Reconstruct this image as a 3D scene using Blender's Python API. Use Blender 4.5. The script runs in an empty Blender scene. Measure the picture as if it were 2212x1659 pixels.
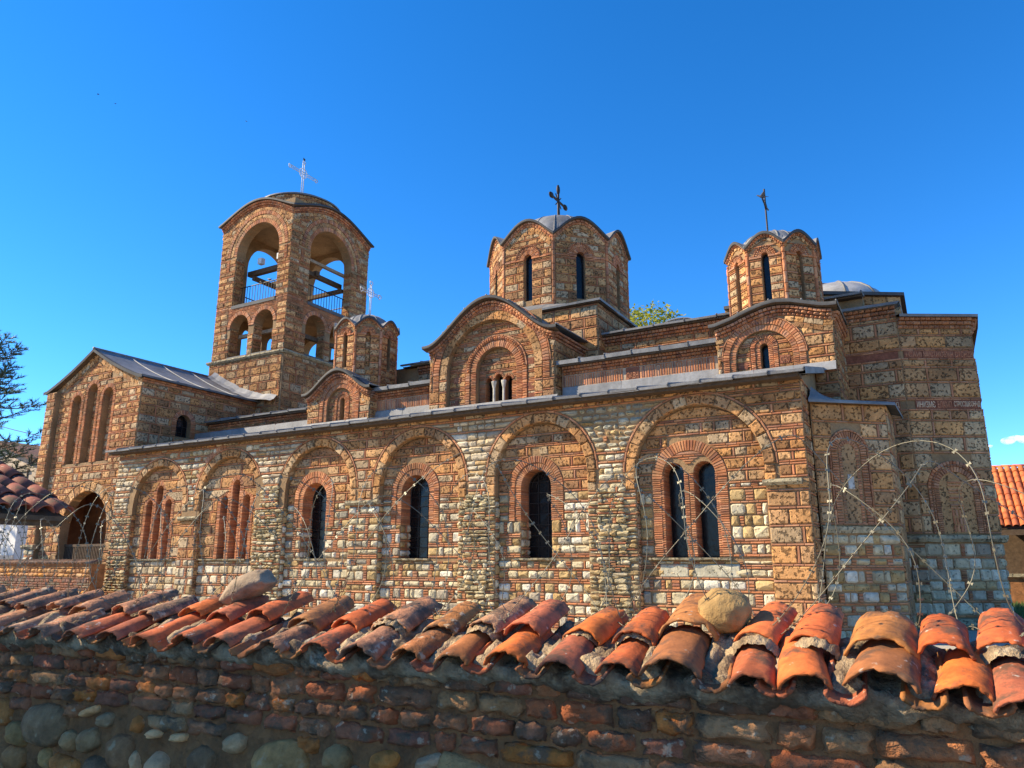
import bpy, bmesh, math, random
from mathutils import Vector, Matrix, noise
from mathutils.geometry import tessellate_polygon

# ------------------------------------------------------------------ camera, sky, sun, exposure
sc = bpy.context.scene
EYE = (0.0, 0.0, 1.65)
YAW = math.radians(29.7)
PITCH = math.atan(383.5 / 1600.0)
cam_d = bpy.data.cameras.new('camera')
cam_d.sensor_width = 36.0
cam_d.lens = 1600.0 / 2212.0 * 36.0
cam_d.clip_start = 0.05
cam_d.clip_end = 6000.0
cam = bpy.data.objects.new('camera', cam_d)
sc.collection.objects.link(cam)
cam.location = EYE
cam.rotation_euler = (math.pi / 2 + PITCH, 0.0, YAW)
sc.camera = cam

SUN = Vector((-1.0, -0.45, 0.74)).normalized()      # towards the sun
world = bpy.data.worlds.new('World')
sc.world = world
world.use_nodes = True
wn = world.node_tree.nodes; wl = world.node_tree.links
sky = wn.new('ShaderNodeTexSky')
sky.sky_type = 'NISHITA'
sky.sun_disc = False
sky.sun_elevation = math.asin(SUN.z)
sky.sun_rotation = math.atan2(SUN.x, SUN.y)
sky.altitude = 1500.0
sky.air_density = 0.85
sky.dust_density = 0.0
sky.ozone_density = 3.2
hs = wn.new('ShaderNodeHueSaturation')
hs.inputs['Saturation'].default_value = 1.30
hs.inputs['Value'].default_value = 1.0
bg = wn['Background']
bg.inputs['Strength'].default_value = 0.15
wl.new(sky.outputs[0], hs.inputs['Color'])
tint = wn.new('ShaderNodeMix'); tint.data_type = 'RGBA'; tint.blend_type = 'MULTIPLY'; tint.inputs[0].default_value = 1.0
tint.inputs[7].default_value = (0.86, 0.96, 1.04, 1.0)        # deep violet-leaning blue of the whole sky
wl.new(hs.outputs[0], tint.inputs[6])
wl.new(tint.outputs[2], bg.inputs['Color'])

sun_d = bpy.data.lights.new('sun', 'SUN')
sun_d.energy = 5.0
sun_d.angle = math.radians(0.5)
sun_d.color = (1.0, 0.85, 0.60)
sun = bpy.data.objects.new('sun', sun_d)
sc.collection.objects.link(sun)
sun.rotation_euler = SUN.to_track_quat('Z', 'Y').to_euler()
sun.location = (-30, -15, 40)

sc.view_settings.view_transform = 'Standard'
sc.view_settings.look = 'None'
sc.view_settings.exposure = 1.05
sc.view_settings.gamma = 1.0
sc.view_settings.use_curve_mapping = False
sc.cycles.volume_bounces = 6

# ------------------------------------------------------------------ helpers
rng = random.Random(11)
COL = sc.collection
UPX = (math.cos(YAW), math.sin(YAW), 0.0)
FH = (-math.sin(YAW), math.cos(YAW), 0.0)
cp, sp = math.cos(PITCH), math.sin(PITCH)
FWD = Vector((FH[0] * cp, FH[1] * cp, sp))
UPV = Vector((-FH[0] * sp, -FH[1] * sp, cp))
RGT = Vector(UPX)
EYV = Vector(EYE)

def uni(a, b): return rng.uniform(a, b)
def nz(x, y, z=0.0): return noise.noise(Vector((x, y, z)))

def obj_from(name, verts, faces, mat=None, parent=None, smooth=False, col=None, colname='col'):
    me = bpy.data.meshes.new(name)
    me.from_pydata([tuple(v) for v in verts], [], faces)
    if smooth:
        me.polygons.foreach_set('use_smooth', [True] * len(me.polygons))
    if col is not None:
        at = me.attributes.new(colname, 'FLOAT_COLOR', 'POINT')
        if isinstance(col[0], (int, float)):
            at.data.foreach_set('color', list(col[:3]) * 0 + [c for _ in verts for c in (col[0], col[1], col[2], 1.0)])
        else:
            at.data.foreach_set('color', [c for k in col for c in (k[0], k[1], k[2], 1.0)])
    me.update()
    o = bpy.data.objects.new(name, me)
    COL.objects.link(o)
    if mat: me.materials.append(mat)
    if parent: o.parent = parent
    return o

def thing(name, label, cat, loc=(0, 0, 0), group=None):
    o = bpy.data.objects.new(name, None)
    COL.objects.link(o)
    o.empty_display_size = 0.2
    o.location = loc
    tag(o, label, cat, group)
    return o

def tag(o, label, cat, group=None):
    o['label'] = label; o['category'] = cat
    if group: o['group'] = group
    return o

def recenter(o):
    """put the object's origin at the base centre of its mesh (object has no parent transform yet)"""
    me = o.data
    xs = [v.co.x for v in me.vertices]; ys = [v.co.y for v in me.vertices]; zs = [v.co.z for v in me.vertices]
    c = Vector(((min(xs) + max(xs)) / 2, (min(ys) + max(ys)) / 2, min(zs)))
    me.transform(Matrix.Translation(-c))
    o.location = o.location + c
    return o

class MB:
    """collects simple solids into one mesh"""
    def __init__(self): self.v = []; self.f = []
    def add(self, vs, fs):
        n = len(self.v); self.v += [tuple(p) for p in vs]; self.f += [tuple(i + n for i in f) for f in fs]
    def box(self, x0, x1, y0, y1, z0, z1):
        self.add([(x0, y0, z0), (x1, y0, z0), (x1, y1, z0), (x0, y1, z0), (x0, y0, z1), (x1, y0, z1), (x1, y1, z1), (x0, y1, z1)],
                 [(0, 3, 2, 1), (4, 5, 6, 7), (0, 1, 5, 4), (1, 2, 6, 5), (2, 3, 7, 6), (3, 0, 4, 7)])
    def bar(self, a, b, r, n=5, r2=None):
        a = Vector(a); b = Vector(b); d = (b - a)
        if d.length < 1e-6: return
        q = d.to_track_quat('Z', 'X'); r2 = r if r2 is None else r2
        vs = []
        for k, (p, rr) in enumerate(((a, r), (b, r2))):
            for i in range(n):
                t = 2 * math.pi * (i + .5) / n
                vs.append(p + q @ Vector((rr * math.cos(t), rr * math.sin(t), 0)))
        fs = [(i, (i + 1) % n, n + (i + 1) % n, n + i) for i in range(n)]
        fs += [tuple(range(n - 1, -1, -1)), tuple(range(n, 2 * n))]
        self.add(vs, fs)
    def tube(self, pts, r, n=5, closed=False, taper=None):
        pts = [Vector(p) for p in pts]; m = len(pts)
        vs = []; up = Vector((0, 0, 1))
        for k in range(m):
            if closed: d = pts[(k + 1) % m] - pts[k - 1]
            else: d = pts[min(k + 1, m - 1)] - pts[max(k - 1, 0)]
            d.normalize()
            a = d.cross(up)
            if a.length < 1e-3: a = d.cross(Vector((1, 0, 0)))
            a.normalize(); b = a.cross(d)
            rr = r if taper is None else r * (1 - (1 - taper) * k / max(1, m - 1))
            for i in range(n):
                t = 2 * math.pi * i / n
                vs.append(pts[k] + a * (rr * math.cos(t)) + b * (rr * math.sin(t)))
        fs = []
        for k in range(m if closed else m - 1):
            k2 = (k + 1) % m
            for i in range(n):
                j = (i + 1) % n
                fs.append((k * n + i, k * n + j, k2 * n + j, k2 * n + i))
        if not closed:
            fs.append(tuple(range(n))[::-1]); fs.append(tuple((m - 1) * n + i for i in range(n)))
        self.add(vs, fs)
    def build(self, name, mat, parent=None, smooth=False, col=None):
        return obj_from(name, self.v, self.f, mat, parent, smooth, col)

def loft(rings, closed=False):
    n = len(rings[0]); vs = [tuple(p) for r in rings for p in r]; fs = []
    for k in range(len(rings) - 1):
        for i in range(n if closed else n - 1):
            j = (i + 1) % n
            fs.append((k * n + i, k * n + j, (k + 1) * n + j, (k + 1) * n + i))
    return vs, fs

# ------------------------------------------------------------------ materials
def new_mat(name):
    m = bpy.data.materials.new(name); m.use_nodes = True
    nt = m.node_tree
    return m, nt, nt.nodes['Principled BSDF'], nt.nodes, nt.links

def nz_node(N, L, pos, scale, detail=3.0, rough=0.6):
    n = N.new('ShaderNodeTexNoise'); n.inputs['Scale'].default_value = scale
    n.inputs['Detail'].default_value = detail; n.inputs['Roughness'].default_value = rough
    L.new(pos, n.inputs['Vector']); return n.outputs['Fac']

def maprange(N, L, src, a, b, c, d):
    m = N.new('ShaderNodeMapRange'); L.new(src, m.inputs[0])
    for i, v in enumerate((a, b, c, d)): m.inputs[i + 1].default_value = v
    return m.outputs[0]

def mulcol(N, L, col, fac, how='MULTIPLY'):
    m = N.new('ShaderNodeMix'); m.data_type = 'RGBA'; m.blend_type = how
    m.inputs[0].default_value = 1.0
    L.new(col, m.inputs[6])
    if isinstance(fac, tuple): m.inputs[7].default_value = (*fac, 1)
    else:
        L.new(fac, m.inputs[7])
    return m

def stone_mat(name, base=None, macro=None, rough=0.9, bump=0.4, bs=30.0, var=(0.7, 1.25), vs=6.0, pits=None, stain=None, dist=0.012, spots=None, metallic=0.0, spec=0.25):
    """procedural masonry: colour from the piece's own 'col' attribute (or base), noise variation, relief"""
    m, nt, bs_, N, L = new_mat(name)
    geo = N.new('ShaderNodeNewGeometry'); pos = geo.outputs['Position']
    if base is None:
        a = N.new('ShaderNodeAttribute'); a.attribute_name = 'col'; col = a.outputs['Color']
    else:
        r = N.new('ShaderNodeRGB'); r.outputs[0].default_value = (*base, 1); col = r.outputs[0]
    n1 = nz_node(N, L, pos, vs, 4.0)
    v1 = maprange(N, L, n1, 0.3, 0.7, var[0], var[1])
    col = mulcol(N, L, col, v1).outputs[2]
    n2 = nz_node(N, L, pos, bs, 4.0, 0.7)
    v2 = maprange(N, L, n2, 0.3, 0.7, 0.82, 1.16)
    col = mulcol(N, L, col, v2).outputs[2]
    h = n2
    if macro:
        big = nz_node(N, L, pos, macro, 3.0, 0.55)
        col = mulcol(N, L, col, maprange(N, L, big, 0.32, 0.68, 0.74, 1.16)).outputs[2]
        mp_ = N.new('ShaderNodeMapping'); mp_.inputs['Scale'].default_value = (1.5, 1.5, 0.32); L.new(pos, mp_.inputs['Vector'])
        so = nz_node(N, L, mp_.outputs[0], 1.0, 4.0, 0.65)            # weathering streaks that run down the walls
        fs_ = maprange(N, L, so, 0.55, 0.72, 0.0, 0.55)
        mm = N.new('ShaderNodeMix'); mm.data_type = 'RGBA'; L.new(fs_, mm.inputs[0]); L.new(col, mm.inputs[6]); mm.inputs[7].default_value = (0.15, 0.11, 0.065, 1); col = mm.outputs[2]
    if stain:
        sn = nz_node(N, L, pos, stain[1], 5.0, 0.7)
        f = maprange(N, L, sn, stain[2], stain[3], 0.0, stain[4])
        mm = N.new('ShaderNodeMix'); mm.data_type = 'RGBA'; L.new(f, mm.inputs[0]); L.new(col, mm.inputs[6]); mm.inputs[7].default_value = (*stain[0], 1); col = mm.outputs[2]
    if spots:
        sn = nz_node(N, L, pos, spots[1], 3.0, 0.6)
        f = maprange(N, L, sn, spots[2], spots[3], 0.0, spots[4])
        mm = N.new('ShaderNodeMix'); mm.data_type = 'RGBA'; L.new(f, mm.inputs[0]); L.new(col, mm.inputs[6]); mm.inputs[7].default_value = (*spots[0], 1); col = mm.outputs[2]
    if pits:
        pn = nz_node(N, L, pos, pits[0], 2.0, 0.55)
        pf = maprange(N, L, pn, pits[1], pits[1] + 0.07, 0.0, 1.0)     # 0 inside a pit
        pc = maprange(N, L, pf, 0.0, 1.0, pits[2], 1.0)  # pits darkened in the colour: partly dirt, partly shade of the hollow
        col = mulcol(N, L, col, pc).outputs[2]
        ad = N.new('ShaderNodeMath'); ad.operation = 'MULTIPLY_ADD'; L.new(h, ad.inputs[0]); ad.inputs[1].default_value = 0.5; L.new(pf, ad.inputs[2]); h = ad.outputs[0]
    L.new(col, bs_.inputs['Base Color'])
    bs_.inputs['Roughness'].default_value = rough
    bs_.inputs['Metallic'].default_value = metallic
    bs_.inputs['Specular IOR Level'].default_value = spec
    b = N.new('ShaderNodeBump'); b.inputs['Strength'].default_value = bump; b.inputs['Distance'].default_value = dist
    L.new(h, b.inputs['Height']); L.new(b.outputs[0], bs_.inputs['Normal'])
    return m

M = {}
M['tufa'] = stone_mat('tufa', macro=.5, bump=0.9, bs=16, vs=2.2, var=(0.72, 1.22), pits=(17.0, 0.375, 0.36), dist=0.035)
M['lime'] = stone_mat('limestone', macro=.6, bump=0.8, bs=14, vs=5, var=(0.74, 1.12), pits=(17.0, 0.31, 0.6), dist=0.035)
M['brick'] = stone_mat('old_brick', macro=.5, bump=0.5, bs=22, vs=3.0, var=(0.7, 1.25), dist=0.012)
M['rubble'] = stone_mat('rubble', macro=.6, bump=0.9, bs=14, vs=4, var=(0.65, 1.2), dist=0.03)
M['mortar'] = stone_mat('mortar', (0.28, 0.175, 0.088), bump=0.8, bs=18, vs=1.6, var=(0.7, 1.2), dist=0.02)
M['mortar_red'] = stone_mat('red_mortar', (0.36, 0.20, 0.11), bump=0.8, bs=18, vs=1.6, var=(0.7, 1.2), dist=0.02)
M['mortar_pale'] = stone_mat('pale_mortar', (0.42, 0.31, 0.21), bump=0.5, bs=24, vs=2.0, var=(0.75, 1.15), dist=0.01)
M['plaster'] = stone_mat('red_plaster', (0.30, 0.115, 0.045), bump=0.4, bs=8, vs=1.3, var=(0.55, 1.3), dist=0.02, stain=((0.12, 0.09, 0.07), 1.7, 0.55, 0.75, 0.8))
M['ledge'] = stone_mat('ledge_stone', (0.36, 0.30, 0.19), bump=0.9, bs=12, vs=3, var=(0.6, 1.2), pits=(16, 0.35, 0.5), dist=0.03)
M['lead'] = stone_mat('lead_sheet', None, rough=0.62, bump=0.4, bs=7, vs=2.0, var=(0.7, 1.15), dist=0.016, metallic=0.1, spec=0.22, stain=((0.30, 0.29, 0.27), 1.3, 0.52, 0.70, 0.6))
M['lead_dark'] = stone_mat('dark_lead_edge', None, rough=0.75, bump=0.2, bs=7, vs=2.0, var=(0.8, 1.2), dist=0.01, metallic=0.0, spec=0.2)  # darker lead colour for eave strips and sills
M['iron'] = stone_mat('wrought_iron', (0.035, 0.03, 0.028), rough=0.6, bump=0.2, bs=40, metallic=0.5)
M['white_metal'] = stone_mat('pale_painted_metal', (0.55, 0.55, 0.55), rough=0.45, bump=0.05, bs=40)
M['wood'] = stone_mat('weathered_wood', (0.10, 0.065, 0.04), rough=0.85, bump=0.4, bs=20, vs=9)
M['wood_pale'] = stone_mat('grey_beam_wood', (0.30, 0.21, 0.13), rough=0.85, bump=0.4, bs=20, vs=9)
M['column'] = stone_mat('pale_column_stone', (0.50, 0.46, 0.38), bump=0.4, bs=12)
M['plaque'] = stone_mat('terracotta_plaque', (0.22, 0.080, 0.045), bump=0.5, bs=20, vs=5, dist=0.012)
M['letter'] = stone_mat('relief_letter', (0.45, 0.20, 0.105), bump=0.2, bs=20)
M['letter_pale'] = stone_mat('pale_relief_letter', (0.62, 0.44, 0.28), bump=0.2, bs=20)

m, nt, b, N, L = new_mat('dark_glass')
b.inputs['Base Color'].default_value = (0.007, 0.007, 0.008, 1); b.inputs['Roughness'].default_value = 0.22  # near-black colour stands in for the unlit interior behind the panes
b.inputs['Specular IOR Level'].default_value = 0.3
geo = N.new('ShaderNodeNewGeometry'); nn = nz_node(N, L, geo.outputs['Position'], 5.0, 2.0)
bb = N.new('ShaderNodeBump'); bb.inputs['Strength'].default_value = 0.25; bb.inputs['Distance'].default_value = 0.02
L.new(nn, bb.inputs['Height']); L.new(bb.outputs[0], b.inputs['Normal'])
M['glass'] = m
m, nt, b, N, L = new_mat('dark_interior')
b.inputs['Base Color'].default_value = (0.015, 0.012, 0.010, 1); b.inputs['Roughness'].default_value = 1.0  # near-black sheet colour in place of an unlit inside
M['dark'] = m

# ------------------------------------------------------------------ masonry: single pieces, later built as objects
PIECES = {}     # kind -> list of (score, part, verts, n, colour)
KMAT = {}
TOPO = {}
def topo(n):
    if n not in TOPO:
        fs = []
        for i in range(n):
            j = (i + 1) % n
            fs.append((i, j, n + j, n + i)); fs.append((n + i, n + j, 2 * n + j, 2 * n + i)); fs.append((2 * n + i, 2 * n + j, 3 * n))
        TOPO[n] = fs
    return TOPO[n]

class Fr:
    """wall frame: u along the wall, v up, d out of the wall"""
    def __init__(s, o, ang):
        s.o = o; s.ux, s.uy = math.cos(ang), math.sin(ang); s.nx, s.ny = s.uy, -s.ux
    def P(s, u, v, d=0.0):
        return (s.o[0] + u * s.ux + d * s.nx, s.o[1] + u * s.uy + d * s.ny, s.o[2] + v)
    def sub(s, d):
        f = Fr.__new__(Fr); f.o = (s.o[0] + d * s.nx, s.o[1] + d * s.ny, s.o[2]); f.ux, f.uy, f.nx, f.ny = s.ux, s.uy, s.nx, s.ny; return f

PAL = {
    'tufa': [((0.50, 0.248, 0.092), 5), ((0.57, 0.315, 0.135), 3), ((0.40, 0.190, 0.070), 4), ((0.45, 0.265, 0.125), 2), ((0.46, 0.325, 0.19), 3), ((0.30, 0.150, 0.065), 2)],
    'tufa_grey': [((0.53, 0.265, 0.100), 4), ((0.46, 0.250, 0.110), 3), ((0.57, 0.32, 0.14), 2), ((0.46, 0.31, 0.17), 3), ((0.36, 0.185, 0.080), 2)],
    'mixed': [((0.60, 0.52, 0.36), 5), ((0.54, 0.45, 0.28), 5), ((0.50, 0.34, 0.15), 3), ((0.40, 0.26, 0.11), 2), ((0.66, 0.60, 0.47), 3), ((0.36, 0.31, 0.23), 1)],
    'pale': [((0.60, 0.55, 0.43), 5), ((0.52, 0.47, 0.35), 3), ((0.66, 0.62, 0.52), 2)],
    'paler': [((0.61, 0.50, 0.34), 5), ((0.54, 0.43, 0.27), 4), ((0.66, 0.57, 0.42), 2), ((0.47, 0.31, 0.15), 2), ((0.42, 0.33, 0.23), 2)],
    'olive': [((0.46, 0.37, 0.21), 4), ((0.52, 0.42, 0.25), 3), ((0.37, 0.30, 0.17), 2), ((0.46, 0.32, 0.15), 2), ((0.58, 0.50, 0.34), 2)],
    'brick': [((0.46, 0.180, 0.080), 5), ((0.50, 0.225, 0.105), 4), ((0.38, 0.145, 0.07), 3), ((0.42, 0.205, 0.115), 3), ((0.28, 0.12, 0.07), 1)],
    'brick_dull': [((0.42, 0.185, 0.090), 5), ((0.46, 0.225, 0.12), 3), ((0.34, 0.15, 0.08), 3)],
    'river': [((0.40, 0.36, 0.26), 4), ((0.45, 0.37, 0.22), 3), ((0.30, 0.29, 0.23), 3), ((0.38, 0.27, 0.13), 2)],
    'grey': [((0.36, 0.33, 0.27), 4), ((0.44, 0.41, 0.34), 3), ((0.30, 0.28, 0.23), 2)],
}
def pal(name):
    t = PAL[name]; r = rng.random() * sum(w for _, w in t)
    for c, w in t:
        r -= w
        if r <= 0: break
    k = uni(0.86, 1.14); q = uni(-0.02, 0.02)
    return (max(.01, c[0] * k + q * .5), max(.01, c[1] * k), max(.01, c[2] * k - q * .3))

def emit(kind, part, verts, n, col):
    cx = sum(v[0] for v in verts) / len(verts); cy_ = sum(v[1] for v in verts) / len(verts); cz = sum(v[2] for v in verts) / len(verts)
    q = Vector((cx, cy_, cz)) - EYV; z = q.dot(FWD)
    score = 0.0
    if z > 0.2 and abs(q.dot(RGT)) < 0.70 * z and abs(q.dot(UPV)) < 0.53 * z:
        f = verts[2 * n:3 * n]; xs = []; ys = []
        for p in f:
            w = Vector(p) - EYV; zz = max(.1, w.dot(FWD)); xs.append(w.dot(RGT) / zz); ys.append(w.dot(UPV) / zz)
        score = (max(xs) - min(xs)) * (max(ys) - min(ys))
    PIECES.setdefault(kind, []).append((score, part, verts, n, col))

def slab(fr, poly, d, back, bev, kind, part, col, jit=0.006, cen=0.0):
    n = len(poly)
    us = [p[0] for p in poly]; vs = [p[1] for p in poly]
    cu = sum(us) / n; cv = sum(vs) / n
    hw = max(1e-3, (max(us) - min(us)) / 2); hh = max(1e-3, (max(vs) - min(vs)) / 2)
    ku = max(.35, 1 - bev / hw); kv = max(.35, 1 - bev / hh)
    P = fr.P; g = rng.uniform
    d += g(-jit, jit)
    verts = [P(u, v, -back) for u, v in poly]
    verts += [P(u + g(-jit, jit) * .4, v + g(-jit, jit) * .4, d - bev) for u, v in poly]
    verts += [P(cu + (u - cu) * ku + g(-jit, jit) * .5, cv + (v - cv) * kv + g(-jit, jit) * .5, d + g(-jit, jit) * .6) for u, v in poly]
    verts.append(P(cu, cv, d + cen + g(-jit, jit)))
    emit(kind, part, verts, n, col)

def octo(a0, b0, a1, b1, v0, v1, cut):
    """quad (a0..b0 at v0, a1..b1 at v1) with its corners cut off, slightly irregular"""
    g = rng.uniform; h = v1 - v0; w = min(b0 - a0, b1 - a1)
    cu = [cut * w * g(.4, 1.2) for _ in range(4)]; cv = [cut * h * g(.4, 1.2) for _ in range(4)]
    return [(a0 + cu[0], v0), (b0 - cu[1], v0), (b0 - (b0 - b1) * cv[1] / h, v0 + cv[1]), (b1 + (b0 - b1) * cv[2] / h, v1 - cv[2]),
            (b1 - cu[2], v1), (a1 + cu[3], v1), (a1 + (a0 - a1) * cv[3] / h, v1 - cv[3]), (a0 + (a1 - a0) * cv[0] / h, v0 + cv[0])]

# spans: allowed wall intervals at a height ---------------------------------
def arch_half(hole, v):
    """hole = (uc, hw, vbottom, vspring[, rise]); returns half width at v or None"""
    uc, hw, vb, vsp = hole[:4]; rise = hole[4] if len(hole) > 4 else hw
    if v < vb or v > vsp + rise: return None
    if v <= vsp: return hw
    t = (v - vsp) / rise
    return hw * math.sqrt(max(0.0, 1 - t * t))

def spans_fn(u0, u1, holes=(), top=None, gap=0.0):
    """u0/u1 numbers or functions of v; top(u) = wall top"""
    def f(v):
        a = u0(v) if callable(u0) else u0; b = u1(v) if callable(u1) else u1
        iv = [(a, b)]
        for h in holes:
            w = arch_half(h, v)
            if w is None or w <= 0: continue
            lo, hi = h[0] - w - gap, h[0] + w + gap; nv = []
            for p, q in iv:
                if hi <= p or lo >= q: nv.append((p, q)); continue
                if lo > p: nv.append((p, lo))
                if hi < q: nv.append((hi, q))
            iv = nv
        if top is not None:
            nv = []
            for p, q in iv:       # trim where the wall top is lower than v (single hump)
                n = 24; xs = [p + (q - p) * i / n for i in range(n + 1)]
                ok = [x for x in xs if top(x) >= v]
                if len(ok) > 1: nv.append((ok[0], ok[-1]))
            iv = nv
        return iv
    return f

def cut_spans(f, lo, hi):
    def g(v):
        return [(max(a, lo), min(b, hi)) for a, b in f(v) if min(b, hi) - max(a, lo) > 0.02]
    return g

def pair_spans(f, v0, v1):
    A, B = f(v0), f(v1)
    if len(A) == len(B):
        out = [(a[0], a[1], b[0], b[1]) for a, b in zip(A, B)]
        if all(min(p[1], p[3]) - max(p[0], p[2]) > 0.0 for p in out): return out
    res = []
    for a in A:
        for b in B:
            lo, hi = max(a[0], b[0]), min(a[1], b[1])
            if hi - lo > 0.03: res.append((lo, hi, lo, hi))
    return res

STY = {
    'clois': dict(h=(.20, .30), w=(.30, .62), nb=(1, 1), bt=.030, kind='stone_block', pal='tufa', bp='brick', vb=.7, d=.03, cut=.06, bev=.022, jit=.008),
    'clois_small': dict(h=(.14, .21), w=(.20, .42), nb=(1, 1, 1, 2), bt=.029, kind='stone_block', pal='tufa', bp='brick', vb=.6, d=.028, cut=.08, bev=.02, jit=.008),
    'clois_grey': dict(h=(.22, .32), w=(.34, .66), nb=(1, 1), bt=.030, kind='stone_block', pal='tufa_grey', bp='brick_dull', vb=.8, d=.03, cut=.05, bev=.02, jit=.006),
    'tower': dict(h=(.16, .22), w=(.26, .55), nb=(1, 1, 2), bt=.030, kind='stone_block', pal='tufa', bp='brick', vb=.25, d=.032, cut=.07, bev=.022, jit=.010),
    'drum': dict(h=(.17, .23), w=(.26, .48), nb=(1, 1, 1, 2), bt=.025, kind='stone_block', pal='tufa', bp='brick', vb=.35, d=.028, cut=.05, bev=.018, jit=.007),
    'drum_s': dict(h=(.13, .17), w=(.16, .30), nb=(1, 1), bt=.024, kind='stone_block', pal='tufa', bp='brick', vb=.2, d=.022, cut=.06, bev=.014, jit=.006),
    'stripe': dict(h=(.09, .13), w=(.2, .4), nb=(2, 2, 3), bt=.030, kind='stone_block', pal='tufa', bp='brick', vb=.3, d=.022, cut=.05, bev=.014, jit=.006),
    'mixed': dict(h=(.11, .23), w=(.12, .34), nb=(0, 1, 1, 2), bt=.030, kind='field_stone', pal='mixed', bp='brick', vb=.35, stack=.55, d=.035, cut=.16, bev=.03, jit=.016),
    'pale': dict(h=(.15, .25), w=(.18, .40), nb=(1, 1, 0), bt=.028, kind='field_stone', pal='paler', bp='brick', vb=.3, stack=.25, d=.035, cut=.12, bev=.03, jit=.012),
    'spand': dict(h=(.08, .15), w=(.10, .30), nb=(0, 1, 0), bt=.028, kind='field_stone', pal='mixed', bp='brick', vb=.25, stack=.15, d=.035, cut=.2, bev=.03, jit=.016),
    'spand_pale': dict(h=(.08, .17), w=(.12, .36), nb=(0, 0, 1), bt=.028, kind='field_stone', pal='paler', bp='brick', vb=.1, stack=.05, d=.035, cut=.2, bev=.03, jit=.016),
    'river': dict(h=(.08, .15), w=(.10, .28), nb=(0, 0), bt=.03, kind='field_stone', pal='river', bp='brick', vb=.0, stack=.05, d=.035, cut=.3, bev=.045, jit=.02),
    'rubble': dict(h=(.045, .12), w=(.08, .26), nb=(0, 0, 1), bt=.028, kind='rubble_stone', pal='olive', bp='brick', vb=.05, stack=.12, d=.035, cut=.26, bev=.022, jit=.026),
    'bricks': dict(h=(.034, .034), w=(.14, .30), nb=(0,), bt=.034, kind='brick', pal='brick', bp='brick', vb=0, d=.02, cut=.04, bev=.008, jit=.006),
}
J = 0.013
def brick_row(fr, part, iv, v0, v1, bp, ln=(.14, .30), d=.026):
    for a0, b0, a1, b1 in iv:
        u = max(a0, a1); end = min(b0, b1)
        if end - u < .03: continue
        first = True
        while u < end - .02:
            w = uni(*ln)
            if end - u - w < .07: w = end - u
            lo0, lo1 = (a0, a1) if first else (u, u)
            hi0, hi1 = (b0, b1) if u + w >= end - 1e-6 else (u + w - J * .7, u + w - J * .7)
            slab(fr, [(lo0, v0), (hi0, v0), (hi1, v1), (lo1, v1)], d, .01, .007, 'brick', part, pal(bp), .005, .002)
            u += w; first = False

def lay(fr, part, v0, v1, spans, sty):
    st = STY[sty]; v = v0; g = rng.uniform
    while v < v1 - .02:
        for _ in range(rng.choice(st['nb'])):
            t = st['bt'] * g(.85, 1.15)
            if v + t > v1: break
            brick_row(fr, part, pair_spans(spans, v + .002, v + t), v, v + t, st['bp'])
            v += t + J
        h = g(*st['h'])
        if v1 - v - h < .05: h = v1 - v
        if h < .02: break
        va, vb = v, v + h
        for a0, b0, a1, b1 in pair_spans(spans, va + .002, vb - .002):
            u = max(a0, a1); end = min(b0, b1)
            if end - u < .035: 
                continue
            first = True
            while u < end - .02:
                w = g(*st['w'])
                if end - u - w < .09: w = end - u
                last = u + w >= end - 1e-6
                lo0, lo1 = (a0, a1) if first else (u, u)
                hi0, hi1 = (b0, b1) if last else (u + w - J, u + w - J)
                dv = st['jit'] * .6
                slab(fr, octo(lo0, hi0, lo1, hi1, va + g(0, dv), vb - g(0, dv), st['cut']), st['d'], .01, st['bev'], st['kind'], part, pal(st['pal']), st['jit'], st['jit'] * .5)
                u += w; first = False
                if last: break
                r = rng.random()
                if st.get('stack') and r < st['stack'] and end - u > .2:
                    sw = g(.07, .16); k = max(2, int(h / .045)); bh = h / k
                    for i in range(k):
                        slab(fr, [(u, va + i * bh), (u + sw - J, va + i * bh), (u + sw - J, va + (i + 1) * bh - J), (u, va + (i + 1) * bh - J)], .028, .01, .007, 'brick', part, pal(st['bp']), .006, .002)
                    u += sw
                elif r < st['vb'] and end - u > .12:
                    bw = .036 * g(.85, 1.2)
                    slab(fr, [(u, va), (u + bw, va), (u + bw, vb), (u, vb)], .024, .01, .007, 'brick', part, pal(st['bp']), .005, .002)
                    u += bw + J
        v += h + J

def ring(fr, part, uc, vs, r0, r1, n, kind, pl, d=.03, back=.05, a0=0.0, a1=math.pi, gap=.012, bev=.008, jit=.004, rise0=None, rise1=None, cen=.002):
    """arch of n wedge pieces"""
    k0 = 1.0 if rise0 is None else rise0 / r0; k1 = 1.0 if rise1 is None else rise1 / r1
    for i in range(n):
        ta = a0 + (a1 - a0) * i / n; tb = a0 + (a1 - a0) * (i + 1) / n
        g = gap / (r0 + r1)
        ta += g; tb -= g
        poly = [(uc + r0 * math.cos(tb), vs + k0 * r0 * math.sin(tb)), (uc + r0 * math.cos(ta), vs + k0 * r0 * math.sin(ta)),
                (uc + r1 * math.cos(ta), vs + k1 * r1 * math.sin(ta)), (uc + r1 * math.cos(tb), vs + k1 * r1 * math.sin(tb))]
        poly = [poly[1], poly[2], poly[3], poly[0]]
        slab(fr, poly, d * uni(.85, 1.1), back, bev, kind, part, pal(pl), jit, cen)

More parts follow.
